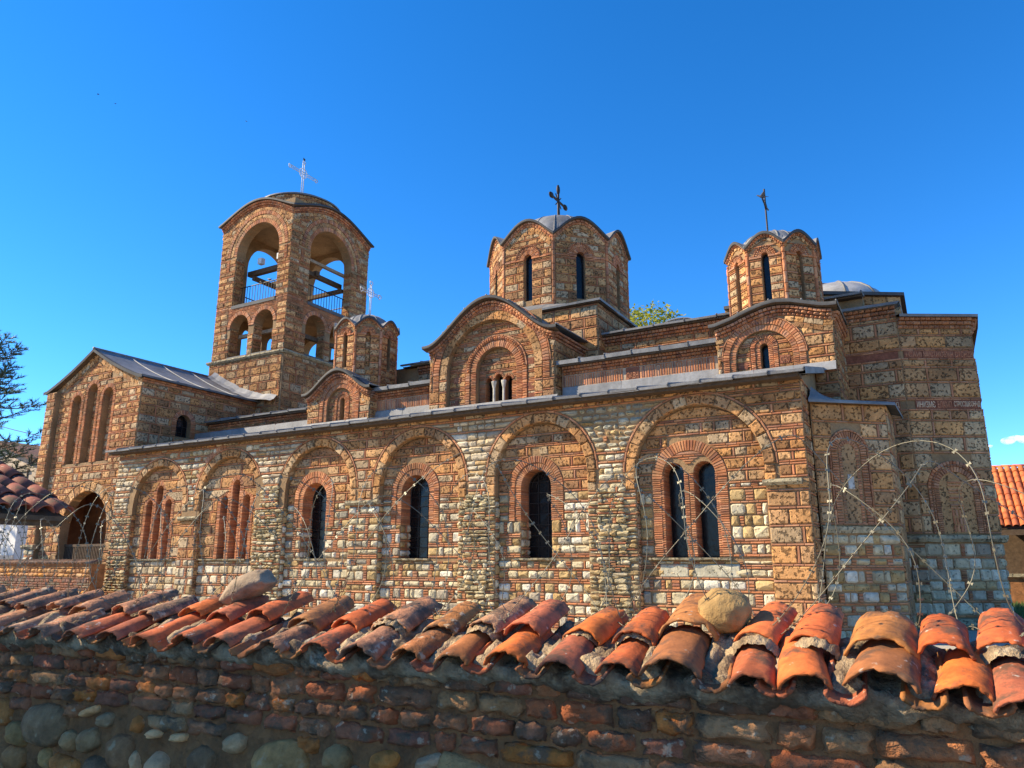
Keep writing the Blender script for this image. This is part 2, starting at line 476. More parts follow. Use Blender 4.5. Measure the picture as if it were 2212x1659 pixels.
def curve_course(fr, part, us, top, rows=2, h=.11, w=.2, pl='tufa', holes=(), d=.028):
    """courses of small stones that follow a curved wall top, left out where an opening or ring stands"""
    for r in range(rows):
        pts = [(u, top(u) - (r + 1) * (h + .012)) for u in us]; run = []
        for p in pts + [None]:
            ok = p is not None and not any((arch_half(hh, p[1] + h * .5) or 0) > abs(p[0] - hh[0]) for hh in holes)
            if ok: run.append(p)
            else:
                if len(run) > 1: path_bricks(fr, part, run, w, h, d, 'stone_block', pl, .003, .013)
                run = []

def jamb(fr, part, u0, u1, v0, v1, kind='brick', pl='brick', t=.042, d=.03, back=.05, jit=.005):
    v = v0
    while v < v1 - .012:
        h = min(t * uni(.85, 1.15), v1 - v)
        slab(fr, [(u0 + uni(0, .008), v), (u1 - uni(0, .008), v), (u1 - uni(0, .008), v + h - .011), (u0 + uni(0, .008), v + h - .011)], d, back, .007, kind, part, pal(pl), jit, .002)
        v += h

def path_bricks(fr, part, pts, w, h, d, kind='cornice_brick', pl='brick', cen=.0, gap=.012, back=.03, up=True):
    """pieces of length w and height h standing along a polyline of (u, v)"""
    acc = [0.0]
    for a, b in zip(pts, pts[1:]): acc.append(acc[-1] + math.hypot(b[0] - a[0], b[1] - a[1]))
    tot = acc[-1]; n = max(1, int(round(tot / w)))
    def at(s):
        for i in range(len(pts) - 1):
            if s <= acc[i + 1] + 1e-9:
                t = (s - acc[i]) / max(1e-9, acc[i + 1] - acc[i]); return (pts[i][0] + (pts[i + 1][0] - pts[i][0]) * t, pts[i][1] + (pts[i + 1][1] - pts[i][1]) * t)
        return pts[-1]
    for i in range(n):
        p = at(tot * i / n + gap / 2); q = at(tot * (i + 1) / n - gap / 2)
        tx, ty = q[0] - p[0], q[1] - p[1]; l = math.hypot(tx, ty) or 1; nx_, ny_ = -ty / l * h, tx / l * h
        slab(fr, [p, q, (q[0] + nx_, q[1] + ny_), (p[0] + nx_, p[1] + ny_)], d, back, .006, kind, part, pal(pl), .004, cen)

# wall backing with openings ----------------------------------------------------
def arch_poly(hole, n=14):
    uc, hw, vb, vsp = hole[:4]; rise = hole[4] if len(hole) > 4 else hw
    pts = [(uc + hw, vb)] + [(uc + hw * math.cos(math.pi * i / n), vsp + rise * math.sin(math.pi * i / n)) for i in range(n + 1)] + [(uc - hw, vb)]
    return pts           # open at the sill from (uc-hw,vb) to (uc+hw,vb), counter-clockwise

def panel(mb, fr, outer, holes=(), reveal=.3, back=False, sides=0.0):
    """flat wall sheet with arched holes and reveals; back=True adds the rear sheet; sides = depth of the outer edge"""
    loops = [outer] + [arch_poly(h) for h in holes]
    flat = [p for l in loops for p in l]
    tri = tessellate_polygon([[Vector((p[0], p[1], 0)) for p in l] for l in loops])
    vs = [fr.P(u, v, 0) for u, v in flat]
    fs = []
    for t in tri:
        a, b, c = (flat[i] for i in t)
        ar = (b[0] - a[0]) * (c[1] - a[1]) - (b[1] - a[1]) * (c[0] - a[0])
        fs.append(tuple(t) if ar > 0 else tuple(t)[::-1])
    mb.add(vs, fs)
    if back: mb.add([fr.P(u, v, -reveal) for u, v in flat], [f[::-1] for f in fs])
    for l in loops[1:]:
        n = len(l)
        mb.add([fr.P(u, v, 0) for u, v in l] + [fr.P(u, v, -reveal) for u, v in l], [(i, n + i, n + (i + 1) % n, (i + 1) % n) for i in range(n)])
    if sides:
        n = len(outer)
        mb.add([fr.P(u, v, 0) for u, v in outer] + [fr.P(u, v, -sides) for u, v in outer], [(i, (i + 1) % n, n + (i + 1) % n, n + i) for i in range(n)])

def sheet(mb, fr, poly, d=0.0):
    tri = tessellate_polygon([[Vector((p[0], p[1], 0)) for p in poly]])
    fs = []
    for t in tri:
        a, b, c = (poly[i] for i in t)
        ar = (b[0] - a[0]) * (c[1] - a[1]) - (b[1] - a[1]) * (c[0] - a[0])
        fs.append(tuple(t) if ar > 0 else tuple(t)[::-1])
    mb.add([fr.P(u, v, d) for u, v in poly], fs)

def hump(t, p=.8): 
    t = min(1.0, abs(t)); return (.5 + .5 * math.cos(math.pi * t)) ** p
# ================================================================== the church
LC = Vector((-12.0, 14.0, 0.3))
church = thing('church', 'old Byzantine brick and stone church with lead domes and bell tower behind the tiled wall', 'church', LC)
LEAD = (0.20, 0.198, 0.198)
PART = {}
def cpart(name, mb, mat, smooth=False, col=None, parent=None):
    o = mb.build(name, mat, parent or church, smooth, col)
    if parent is None: o.location = -LC
    return o

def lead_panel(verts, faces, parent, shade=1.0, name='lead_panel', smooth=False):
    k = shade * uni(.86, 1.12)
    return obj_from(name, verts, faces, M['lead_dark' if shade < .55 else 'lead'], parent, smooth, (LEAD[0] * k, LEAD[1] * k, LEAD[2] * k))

def window(fr, uc, hw, vb, vsp, d, cols=3, rows=8, bars=True, pane_objs=True, rise=None):
    """dark leaded window: iron grille (part) with its panes of glass set behind"""
    mb = MB(); rise = hw if rise is None else rise
    hole = (uc, hw, vb, vsp, rise)
    pts = arch_poly(hole, 12)
    mb.tube([fr.P(u, v, d) for u, v in pts] + [fr.P(pts[0][0], pts[0][1], d)], .018, 4)
    H = vsp + rise - vb
    if bars:
        for i in range(1, cols):
            u = uc - hw + 2 * hw * i / cols
            t = (u - uc) / hw
            mb.bar(fr.P(u, vb, d), fr.P(u, vsp + rise * math.sqrt(1 - t * t), d), .012, 4)
        for j in range(1, rows):
            v = vb + H * j / rows; w = arch_half(hole, v)
            if w and w > .03: mb.bar(fr.P(uc - w, v, d), fr.P(uc + w, v, d), .010, 4)
        if hw > .35:
            for rr in (.5, .8):
                mb.tube([fr.P(uc + hw * rr * math.cos(math.pi * i / 10), vsp + hw * rr * math.sin(math.pi * i / 10), d) for i in range(11)], .008, 4)
    win = cpart('window', mb, M['iron'])
    mb3 = MB(); sheet(mb3, fr, [(uc - hw - .15, vb - .1), (uc + hw + .15, vb - .1), (uc + hw + .15, vsp + rise + .15), (uc - hw - .15, vsp + rise + .15)], d - .06); mb3.build('backing', M['dark'], win)
    if pane_objs:
        for i in range(cols):
            for j in range(rows):
                v0 = vb + H * j / rows; v1 = vb + H * (j + 1) / rows; u0 = uc - hw + 2 * hw * i / cols; u1 = u0 + 2 * hw / cols
                w0 = arch_half(hole, v0 + 1e-4) or 0; w1 = arch_half(hole, v1 - 1e-4) or 0
                a0, b0, a1, b1 = max(u0, uc - w0), min(u1, uc + w0), max(u0, uc - w1), min(u1, uc + w1)
                if b0 - a0 < .01: continue
                if b1 - a1 < .002: m_ = (max(a0, min(b0, uc))); a1 = b1 = m_; b1 += .002
                t0, t1 = uni(-.004, .004), uni(-.004, .004)
                dd = d - .012
                q = [fr.P(a0, v0, dd + t0), fr.P(b0, v0, dd - t0), fr.P(b1, v1, dd + t1), fr.P(a1, v1, dd - t1)]
                q2 = [fr.P(a0, v0, dd - .012), fr.P(b0, v0, dd - .012), fr.P(b1, v1, dd - .012), fr.P(a1, v1, dd - .012)]
                obj_from('pane', q + q2, [(0, 1, 2, 3), (7, 6, 5, 4), (0, 4, 5, 1), (1, 5, 6, 2), (2, 6, 7, 3), (3, 7, 4, 0)], M['glass'], win)
    else:
        mb2 = MB(); sheet(mb2, fr, pts, d - .015); sheet(mb2, fr, pts, d - .03)
        mb2.build('pane', M['glass'], win)
    return win

def sill(fr, u0, u1, v, d0=-.25, d1=.1, t=.045):
    vs = []; fs = []; n = 9
    for i in range(n):
        u = u0 + (u1 - u0) * i / (n - 1)
        e = d1 + uni(-.025, .01) ; tt = t + uni(-.012, .008)
        vs += [fr.P(u, v - tt, d0), fr.P(u, v - tt + uni(0, .01), e - .01), fr.P(u, v, e), fr.P(u, v + .004, d0)]
    for i in range(n - 1):
        for k in range(4): fs.append((i * 4 + k, (i + 1) * 4 + k, (i + 1) * 4 + (k + 1) % 4, i * 4 + (k + 1) % 4))
    fs += [(0, 1, 2, 3), tuple((n - 1) * 4 + k for k in (3, 2, 1, 0))]
    o = obj_from('window_sill', vs, fs, M['ledge'], church); o.location = -LC
    return o

def ledge(fr, u0, u1, v0, v1, d0, d1, name='ledge', mat='ledge', wob=.015):
    """thick uneven projecting stone course"""
    n = max(3, int((u1 - u0) / .12)); vs = []; fs = []
    for i in range(n + 1):
        u = u0 + (u1 - u0) * i / n
        a, b, c, e = uni(-wob, wob), uni(-wob, wob), uni(-wob, wob), uni(-wob, wob) * .5
        vs += [fr.P(u, v0 + a * .5, d0), fr.P(u, v0 + a * .5, d1 * .6), fr.P(u, (v0 + v1) / 2, d1 + b), fr.P(u, v1 + e, d1 * .93 + c), fr.P(u, v1, d0)]
    for i in range(n):
        for k in range(5): fs.append((i * 5 + k, (i + 1) * 5 + k, (i + 1) * 5 + (k + 1) % 5, i * 5 + (k + 1) % 5))
    fs += [tuple(range(5)), tuple(n * 5 + k for k in range(4, -1, -1))]
    o = obj_from(name, vs, fs, M[mat], church); o.location = -LC
    return o

# ------------------------------------------------------------------ south aisle wall
S14 = Fr((0, 14.0, 0), 0.0)
REC = .14
S142 = S14.sub(-REC)
G0 = 0.30                      # churchyard level
EAVE = 4.94
#        centre   half   spring  window centre
BAYS = [(-20.05, 1.16, 3.26), (-17.02, 1.13, 3.37), (-13.70, 1.13, 3.41), (-10.50, 1.14, 3.40), (-7.30, 1.10, 3.48), (-3.92, 1.24, 3.38)]
bay_holes = [(c, h, G0 + .03, s) for c, h, s in BAYS]
aisle_mb = MB()
panel(aisle_mb, S14, [(-22.15, G0 - .4), (-1.94, G0 - .4), (-1.94, EAVE), (-22.15, EAVE)], bay_holes, REC)
# windows (front half widths) on the recessed plane
W_MAIN = [(-13.88, .40, 1.72, 3.22), (-10.68, .40, 1.72, 3.24), (-7.47, .36, 1.72, 3.22)]
TRI = {0: -20.12, 1: -16.82}
TRW = .135
def tri_holes(c):
    return [(c - .44, TRW, 1.72, 3.30), (c, TRW, 1.72, 3.72), (c + .44, TRW, 1.72, 3.30)]
DBL = [(-4.43, .20, 1.72, 3.32), (-3.83, .20, 1.72, 3.32)]
win_by_bay = [tri_holes(TRI[0]), tri_holes(TRI[1]), [W_MAIN[0]], [W_MAIN[1]], [W_MAIN[2]], DBL]
WREV = .38
for (c, h, s), wh in zip(BAYS, win_by_bay):
    panel(aisle_mb, S142, [(c - h - .12, G0 - .4), (c + h + .12, G0 - .4), (c + h + .12, s + h + .1), (c - h - .12, s + h + .1)], [(w[0], w[1] + .012, w[2], w[3]) for w in wh], WREV)
# east end wall and the top, to close the aisle
aisle_mb.add([(-1.94, 14, G0 - .4), (-1.94, 16.4, G0 - .4), (-1.94, 16.4, 5.55), (-1.94, 14, EAVE)], [(0, 1, 2, 3)])
aisle_mb.add([(-22.15, 14, G0 - .4), (-22.15, 14.4, G0 - .4), (-22.15, 14.4, EAVE), (-22.15, 14, EAVE)], [(3, 2, 1, 0)])
aisle = cpart('aisle_wall', aisle_mb, M['mortar'])
PART['aisle'] = aisle

# arch rings on the outer plane: tufa wedges with a thin brick outline
for bi, (c, h, s) in enumerate(BAYS):
    a0, a1 = 0.0, math.pi
    if bi == 0: a1 = math.pi * .86
    if bi == 1: a0 = math.pi * .13
    if bi == 2: a1 = math.pi * .88
    n = 13 if bi < 5 else 15
    ring(S14, 'aisle', c, s, h, h + .20, n, 'arch_stone', 'tufa_grey', d=.035, back=REC - .01, a0=a0, a1=a1, gap=.016, bev=.02, jit=.012, cen=.004)
    ring(S14, 'aisle', c, s, h + .215, h + .25, 22, 'arch_brick', 'brick_dull', d=.03, back=.02, a0=a0, a1=a1, gap=.006)
    if bi == 1:
        ring(S14, 'aisle', c, s, h + .255, h + .40, 14, 'arch_brick', 'brick_dull', d=.03, back=.02, a0=math.pi * .55, a1=math.pi * .86, gap=.008)
    # stilts of the arch down to the impost
    for side in (-1, 1):
        if (bi, side) in ((0, -1), (1, 1), (2, -1)): continue
        u0 = c + side * h; u1 = c + side * (h + .20)
        v = 3.05
        while v < s - .03:
            hh = min(uni(.16, .26), s - v)
            slab(S14, octo(min(u0, u1), max(u0, u1) - .01, min(u0, u1), max(u0, u1) - .01, v, v + hh - J, .06), .035, REC - .01, .02, 'arch_stone', 'aisle', pal('tufa_grey'), .01, .004)
            v += hh

big = [(c, h + .262, G0, s) for c, h, s in BAYS]          # bays plus rings, for the spandrels
sp_all = spans_fn(-22.13, -1.95, big)
# cornice strip and spandrels
lay(S14, 'aisle', 4.78, EAVE - .03, spans_fn(-22.13, -1.95), 'clois_small')
for lo, hi, sty, zlo in ((-22.13, -19.9, 'spand_pale', 3.05), (-19.9, -15.9, 'spand', 3.05), (-15.9, -13.3, 'spand_pale', 3.05), (-13.3, -10.6, 'clois_small', 3.05),
                    (-10.6, -7.5, 'spand_pale', 3.05), (-7.5, -5.5, 'river', 3.9), (-5.5, -3.9, 'river', 3.9), (-3.9, -1.95, 'clois_small', 3.12)):
    lay(S14, 'aisle', zlo, 4.77, cut_spans(sp_all, lo, hi), sty)
lay(S14, 'aisle', 3.05, 3.89, cut_spans(sp_all, -7.5, -5.0), 'spand')
# pilasters between the bays (outer plane, below the imposts)
PIL = [(-22.13, -21.22, 'rubble'), (-18.88, -18.16, 'clois'), (-15.88, -14.84, 'rubble'), (-12.56, -11.65, 'mixed'), (-9.35, -8.41, 'rubble'), (-6.19, -5.17, 'rubble'), (-2.67, -1.95, 'clois_grey')]
for a, b, sty in PIL:
    if sty == 'clois':
        lay(S14, 'aisle', 1.7, 2.78, spans_fn(a, b), 'clois'); lay(S14, 'aisle', G0, 1.69, spans_fn(a, b), 'pale')
    else:
        lay(S14, 'aisle', G0, 3.04, spans_fn(a, b), sty)
for a, b, v in ((-18.92, -18.12, 2.80), (-12.62, -11.6, 3.0), (-2.72, -2.05, 3.0)):
    ledge(S14, a, b, v - .02, v + .09, 0, .13, 'impost')
# rubble heaps: protruding broken cores of the lost pilasters
for a, b, zt in ((-15.8, -14.92, 3.6), (-9.3, -8.5, 3.1), (-6.1, -5.25, 3.1)):
    f2 = S14.sub(.03)
    lay(f2, 'aisle', G0, zt, spans_fn(lambda v, a=a: a + .12 + .1 * nz(v * 3, a), lambda v, b=b: b - .12 + .1 * nz(v * 3, b)), 'rubble')

# bay fields
for c, h, s in BAYS:          # masonry on the west reveal of each bay
    lay(Fr((c - h + .002, 14.0, 0), math.pi / 2), 'aisle', G0, min(s, 3.02), spans_fn(.004, REC - .004), 'clois_small' if c in (-20.05, -17.02, -3.92) else 'mixed')
for bi, ((c, h, s), wh) in enumerate(zip(BAYS, win_by_bay)):
    field = (c, h - .012, G0, s)
    u0 = lambda v, f=field: f[0] - (arch_half(f, v) or 0); u1 = lambda v, f=field: f[0] + (arch_half(f, v) or 0)
    top = s + h - .03
    if bi in (0, 1):
        sur = [(w[0], w[1] + .15 if k != 1 else w[1] + .12, w[2], w[3]) for k, w in enumerate(wh)] + [(wh[1][0], .60, 1.72, 3.28, .02)]
        sp_ = spans_fn(u0, u1, sur)
        lay(S142, 'aisle', 1.74, top, sp_, 'clois')
        lay(S142, 'aisle', G0, 1.66, spans_fn(u0, u1), 'pale')
        for k, w in enumerate(wh):
            ring(S142, 'aisle', w[0], w[3], w[1], w[1] + .13, 11, 'arch_brick', 'brick', d=.025, back=WREV, a0=(0 if k != 0 else 0), a1=math.pi, gap=.01)
            for sd in (-1, 1):
                a_, b_ = sorted((w[0] + sd * w[1], w[0] + sd * (w[1] + (.085 if (sd == -1 and k > 0) or (sd == 1 and k < 2) else .14))))
                jamb(S142, 'aisle', a_, b_, w[2], w[3], back=WREV)
        jamb(S142, 'aisle', wh[1][0] - wh[1][1] - .17, wh[1][0] - wh[1][1], 3.3, 3.72, back=.05)
        jamb(S142, 'aisle', wh[1][0] + wh[1][1], wh[1][0] + wh[1][1] + .17, 3.3, 3.72, back=.05)
        for w in wh: window(S142, w[0], w[1], w[2] + .01, w[3], -WREV + .02, 1, 6, False, False)
        sill(S142, c - h + .05, c + h - .3, 1.72, -.3, .12)
    elif bi < 5:
        w = wh[0]; rr = .32
        sp_ = spans_fn(u0, u1, [(w[0], w[1] + rr, 2.5, w[3])])
        spl = spans_fn(u0, u1, [(w[0], w[1] + .02, 1.72, 4)])
        lay(S142, 'aisle', 3.08, top, sp_, 'clois_small' if bi != 2 else 'clois_small')
        lay(S142, 'aisle', 2.5, 3.07, sp_, 'mixed')
        lay(S142, 'aisle', 1.74, 2.49, spl, 'mixed')
        lay(S142, 'aisle', G0, 1.66, spans_fn(u0, u1), 'mixed')
        ring(S142, 'aisle', w[0], w[3], w[1], w[1] + .145, 30, 'arch_brick', 'brick', d=.012, back=WREV, gap=.010)
        ring(S142, 'aisle', w[0], w[3], w[1] + .15, w[1] + .295, 34, 'arch_brick', 'brick', d=.03, back=.03, gap=.010)
        for sd in (-1, 1):
            a_, b_ = sorted((w[0] + sd * w[1], w[0] + sd * (w[1] + .145))); jamb(S142, 'aisle', a_, b_, 2.5, w[3], d=.012, back=WREV)
            a_, b_ = sorted((w[0] + sd * (w[1] + .15), w[0] + sd * (w[1] + .295))); jamb(S142, 'aisle', a_, b_, 2.5, w[3], d=.03, back=.03)
            fj = Fr(S142.P(w[0] - w[1] - .012, 0, 0), math.pi / 2)      # left reveal faces east
        fj = Fr((S142.P(w[0] - w[1] - .01, 0, 0)[0], S142.o[1], 0), math.pi / 2)
        lay(fj, 'aisle', 1.74, 2.49, spans_fn(.01, WREV), 'mixed')
        window(S142, w[0], w[1], w[2] + .01, w[3], -WREV + .03, 3, 8)
        sill(S142, w[0] - w[1] - .14, w[0] + w[1] + .06, 1.72, -.3, .11)
    else:
        cx = -4.13
        sp_ = spans_fn(u0, u1, [(cx, .76, 1.72, 3.22, .74)])
        lay(S142, 'aisle', 3.08, top, sp_, 'clois_small')
        lay(S142, 'aisle', 1.74, 3.07, sp_, 'mixed')
        lay(S142, 'aisle', G0, 1.66, spans_fn(u0, u1), 'mixed')
        ring(S142, 'aisle', cx, 3.22, .53, .735, 36, 'arch_brick', 'brick', d=.03, back=.1, gap=.010)
        for sd in (-1, 1):
            a_, b_ = sorted((cx + sd * .56, cx + sd * .735)); jamb(S142, 'aisle', a_, b_, 1.74, 3.22, d=.03, back=.08)
        bu = lambda s_: (lambda v: cx + s_ * (arch_half((cx, .525, 1, 3.22), v) or 0))
        lay(S142, 'aisle', 3.3, 3.73, spans_fn(bu(-1), bu(1), [(w[0], w[1] + .11, 1, w[3]) for w in wh]), 'bricks')
        for k, w in enumerate(wh):
            ring(S142, 'aisle', w[0], w[3], w[1], w[1] + .10, 13, 'arch_brick', 'brick', d=-.02, back=WREV, gap=.01)
            for sd in (-1, 1):
                a_, b_ = sorted((w[0] + sd * w[1], w[0] + sd * (w[1] + .095))); jamb(S142, 'aisle', a_, b_, 1.74, w[3], d=.02, back=WREV)
            window(S142, w[0], w[1], w[2] + .01, w[3], -WREV + .03, 1, 6, False, False)
        sill(S142, cx - .84, cx + .72, 1.72, -.3, .13)
        slab(S142, octo(cx - .65, cx - .1, cx - .65, cx - .1, 1.36, 1.60, .04), .035, .01, .02, 'field_stone', 'aisle', (.52, .47, .34), .005)
        slab(S142, octo(cx, cx + .86, cx, cx + .86, 1.36, 1.60, .04), .035, .01, .02, 'field_stone', 'aisle', (.52, .47, .34), .005)
# east return of the aisle
FE = Fr((-1.94, 14.0, 0), math.pi / 2)
lay(FE, 'aisle', G0, 4.62, spans_fn(0.02, .60), 'clois_small')
lay(FE, 'aisle', 4.63, 4.92, spans_fn(0.02, 2.2), 'clois_small')

# ------------------------------------------------------------------ lead roof of the aisle
aisle_roof_mb = MB()
aisle_roof_mb.box(-22.3, -1.90, 13.70, 14.0, 4.88, 4.95)           # boarded eave
aisle_roof = cpart('aisle_roof', aisle_roof_mb, M['wood'])
def roof_sheets(parent, x0, x1, p0, p1, step=.62, lip=.05, seam=.03):
    """sheets from the eave p0=(y,z) up to p1=(y,z), with rolled seams"""
    n = max(1, int(round((x1 - x0) / step))); w = (x1 - x0) / n
    for i in range(n):
        a = x0 + i * w; b = a + w - .004
        dz = uni(-.010, .010); dz2 = uni(-.010, .010); dy = uni(-.012, .012)
        vs = [(a, p0[0] + dy, p0[1] + dz - lip), (b, p0[0] + dy, p0[1] + dz2 - lip), (b, p0[0] + dy - .006, p0[1] + dz2), (a, p0[0] + dy - .006, p0[1] + dz), (a, p1[0], p1[1]), (b, p1[0], p1[1]),
              (a + .03, p0[0] + .06, p0[1] + dz - lip), (b - .03, p0[0] + .06, p0[1] + dz2 - lip)]
        fs = [(0, 1, 2, 3), (3, 2, 5, 4), (6, 7, 1, 0)]
        lead_panel(vs, fs, parent)
        mb = MB(); mb.tube([(b, p0[0] - .012, p0[1] - lip * .8), (b, p0[0] - .014, p0[1] + .012), (b, p1[0], p1[1] + .012)], seam * .7, 5)
        mb.build('roll', M['lead'], parent, True, LEAD)
roof_sheets(aisle_roof, -22.35, -1.80, (13.62, 4.995), (16.26, 5.58))
# upright flashing along the foot of the upper wall
for a, b, y in ((-21.9, -16.5, 16.45), (-16.5, -13.98, 16.13), (-13.98, -11.95, 16.45), (-11.95, -7.9, 16.12), (-7.9, -3.98, 16.45), (-3.98, -1.5, 16.12)):
    n = max(1, int((b - a) / .7))
    for i in range(n):
        u = a + (b - a) * i / n; u2 = a + (b - a) * (i + 1) / n - .004
        lead_panel([(u, y - .05, 5.50), (u2, y - .05, 5.50), (u2, y - .012 + uni(-.01, 0), 5.66 + (.22 if y > 16.3 else 0) + uni(0, .03)), (u, y - .012 + uni(-.01, 0), 5.66 + (.22 if y > 16.3 else 0) + uni(0, .03)), (u, y + .03, 5.70 + (.22 if y > 16.3 else 0)), (u2, y + .03, 5.70 + (.22 if y > 16.3 else 0))], [(0, 1, 2, 3), (3, 2, 5, 4)], aisle_roof, 1.25, 'flashing')
# lead corner over the aisle's east end
lead_panel([(-1.85, 13.60, 5.01), (-1.78, 13.60, 5.005), (-1.74, 16.3, 5.61), (-1.85, 16.3, 5.62), (-1.78, 13.60, 4.89), (-1.74, 16.3, 5.49), (-1.94, 13.60, 4.89), (-1.94, 16.3, 5.49)], [(0, 1, 2, 3), (1, 4, 5, 2), (4, 6, 7, 5)], aisle_roof, 1.3)

# ------------------------------------------------------------------ upper walls: frieze wall with meander
S165 = Fr((0, 16.5, 0), 0.0)
fz = MB()
for a, b in ((-14.05, -11.9), (-7.95, -3.95)):
    fz = MB(); panel(fz, S165, [(a, 5.2), (b, 5.2), (b, 6.46), (a, 6.46)]); PART['frieze' if a < -9 else 'frieze_e'] = cpart('frieze_wall', fz, M['mortar_red'])
mp = MB()
for a, b in ((-14.0, -11.95), (-7.9, -4.0)):
    mp = MB(); sheet(mp, S165, [(a, 5.88), (b, 5.88), (b, 6.23), (a, 6.23)], .006); PART['meander' if a < -9 else 'meander_e'] = cpart('meander_bed', mp, M['mortar_pale'])
def meander_run(a, b):
    p = .062; u = a; k = 0
    while u + p < b:
        lo, hi = 5.90, 6.215
        q = k % 4
        if q in (0,): v0, v1 = lo, hi
        elif q == 1: v0, v1 = lo + .045, hi - .0
        elif q == 2: v0, v1 = lo, hi
        else: v0, v1 = lo, hi - .045
        slab(S165, [(u, v0), (u + p - .022, v0), (u + p - .022, v1), (u, v1)], .02, .004, .005, 'meander_brick', 'meander' if u < -9 else 'meander_e', pal('brick'), .003, .001)
        if q == 1: slab(S165, [(u - .02, lo), (u + p, lo), (u + p, lo + .03), (u - .02, lo + .03)], .018, .004, .004, 'meander_brick', 'meander' if u < -9 else 'meander_e', pal('brick'), .002, .001)
        if q == 3: slab(S165, [(u - .02, hi - .03), (u + p, hi - .03), (u + p, hi), (u - .02, hi)], .018, .004, .004, 'meander_brick', 'meander' if u < -9 else 'meander_e', pal('brick'), .002, .001)
        u += p; k += 1
meander_run(-14.0, -11.95); meander_run(-7.9, -6.24); meander_run(-5.86, -4.02)
for a, b in ((-14.0, -11.95), (-7.9, -4.0)):
    sp_ = spans_fn(a, b)
    lay(S165, 'frieze' if a < -9 else 'frieze_e', 5.72, 5.87, sp_, 'bricks')
    for r in range(3):
        path_bricks(S165, 'frieze' if a < -9 else 'frieze_e', [(a, 6.24 + r * .068), (b, 6.24 + r * .068)], .085 if r % 2 == 0 else .12, .056, .03 + .045 * r, cen=.045 if r != 2 else .0)

def lettering(fr, text, u0, u1, v0, v1, d, mat, parent, ext=.006):
    cu = bpy.data.curves.new('lettering', 'FONT'); cu.body = text; cu.extrude = ext; cu.size = 1.0
    o = bpy.data.objects.new('lettering', cu); COL.objects.link(o)
    dg = bpy.context.evaluated_depsgraph_get(); dg.update()
    me = bpy.data.meshes.new_from_object(o.evaluated_get(dg))
    bpy.data.objects.remove(o); bpy.data.curves.remove(cu)
    xs = [v.co.x for v in me.vertices]; ys = [v.co.y for v in me.vertices]
    if not xs: return None
    x0, x1, y0, y1 = min(xs), max(xs), min(ys), max(ys)
    for v in me.vertices:
        u = u0 + (v.co.x - x0) / (x1 - x0) * (u1 - u0); w = v0 + (v.co.y - y0) / (y1 - y0) * (v1 - v0)
        v.co = fr.P(u, w, d + v.co.z)
    me.name = 'lettering'; me.materials.clear(); me.materials.append(mat)
    o = bpy.data.objects.new('lettering', me); COL.objects.link(o); o.parent = parent
    return o
def plaque(fr, u0, u1, v0, v1, text=None, d=.03, mat='plaque', lm='letter', pad=.12):
    mb = MB()
    n = 1
    vs = [fr.P(u0, v0, -.01), fr.P(u1, v0, -.01), fr.P(u1, v1, -.01), fr.P(u0, v1, -.01), fr.P(u0, v0, d), fr.P(u1, v0, d), fr.P(u1, v1, d), fr.P(u0, v1, d)]
    mb.add(vs, [(4, 5, 6, 7), (0, 1, 5, 4), (1, 2, 6, 5), (2, 3, 7, 6), (3, 0, 4, 7)])
    o = cpart('plaque', mb, M[mat])
    if text:
        h = (v1 - v0) * pad; lettering(fr, text, u0 + h, u1 - h, v0 + h, v1 - h, d + .004, M[lm], o)
    return o
plaque(S165, -6.22, -5.88, 5.91, 6.12, 'САВН', .02)
plaque(S165, -6.22, -5.88, 6.13, 6.22, None, .02)

# eave of the inner aisle above the frieze, and its roof back to the clerestory
low_mb = MB(); low_mb.box(-14.05, -11.9, 16.28, 16.5, 6.43, 6.47)
low_roof = cpart('inner_aisle_roof', low_mb, M['wood'])
low_mb = MB(); low_mb.box(-7.95, -3.95, 16.28, 16.5, 6.43, 6.47)
low_roof2 = cpart('inner_aisle_roof', low_mb, M['wood'])
roof_sheets(low_roof, -14.15, -11.85, (16.24, 6.57), (18.42, 7.0), .75, .10)
roof_sheets(low_roof2, -8.05, -3.9, (16.24, 6.57), (18.42, 7.0), .75, .10)

# clerestory of the nave's arms
S184 = Fr((0, 18.4, 0), 0.0)
cl = MB()
cl.box(-7.7, -1.0, 18.4, 22.5, 5.0, 7.72); PART['clere_e'] = cpart('clerestory_wall', cl, M['mortar'])
cl = MB(); cl.box(-16.0, -12.2, 18.4, 22.5, 5.0, 7.72); PART['clere'] = cpart('clerestory_wall', cl, M['mortar'])
for a, b in ((-7.65, -2.2), (-13.9, -12.2)):
    lay(S184, 'clere' if a < -9 else 'clere_e', 6.9, 7.42, spans_fn(a, b), 'clois')
    for r in range(3):
        path_bricks(S184, 'clere' if a < -9 else 'clere_e', [(a, 7.43 + r * .08), (b, 7.43 + r * .08)], .10 if r % 2 == 0 else .15, .066, .03 + .05 * r, cen=.045 if r != 2 else 0)
cr_mb = MB(); cr_mb.box(-7.7, -1.0, 18.2, 18.4, 7.67, 7.70)
cl_roof = cpart('nave_roof', cr_mb, M['wood'])
cr_mb = MB(); cr_mb.box(-14.4, -12.0, 18.2, 18.4, 7.67, 7.70)
cl_roof2 = cpart('nave_roof', cr_mb, M['wood'])
roof_sheets(cl_roof, -7.7, -1.0, (18.12, 7.76), (20.4, 8.15), .8)
roof_sheets(cl_roof2, -14.45, -12.0, (18.12, 7.76), (20.4, 8.15), .8)
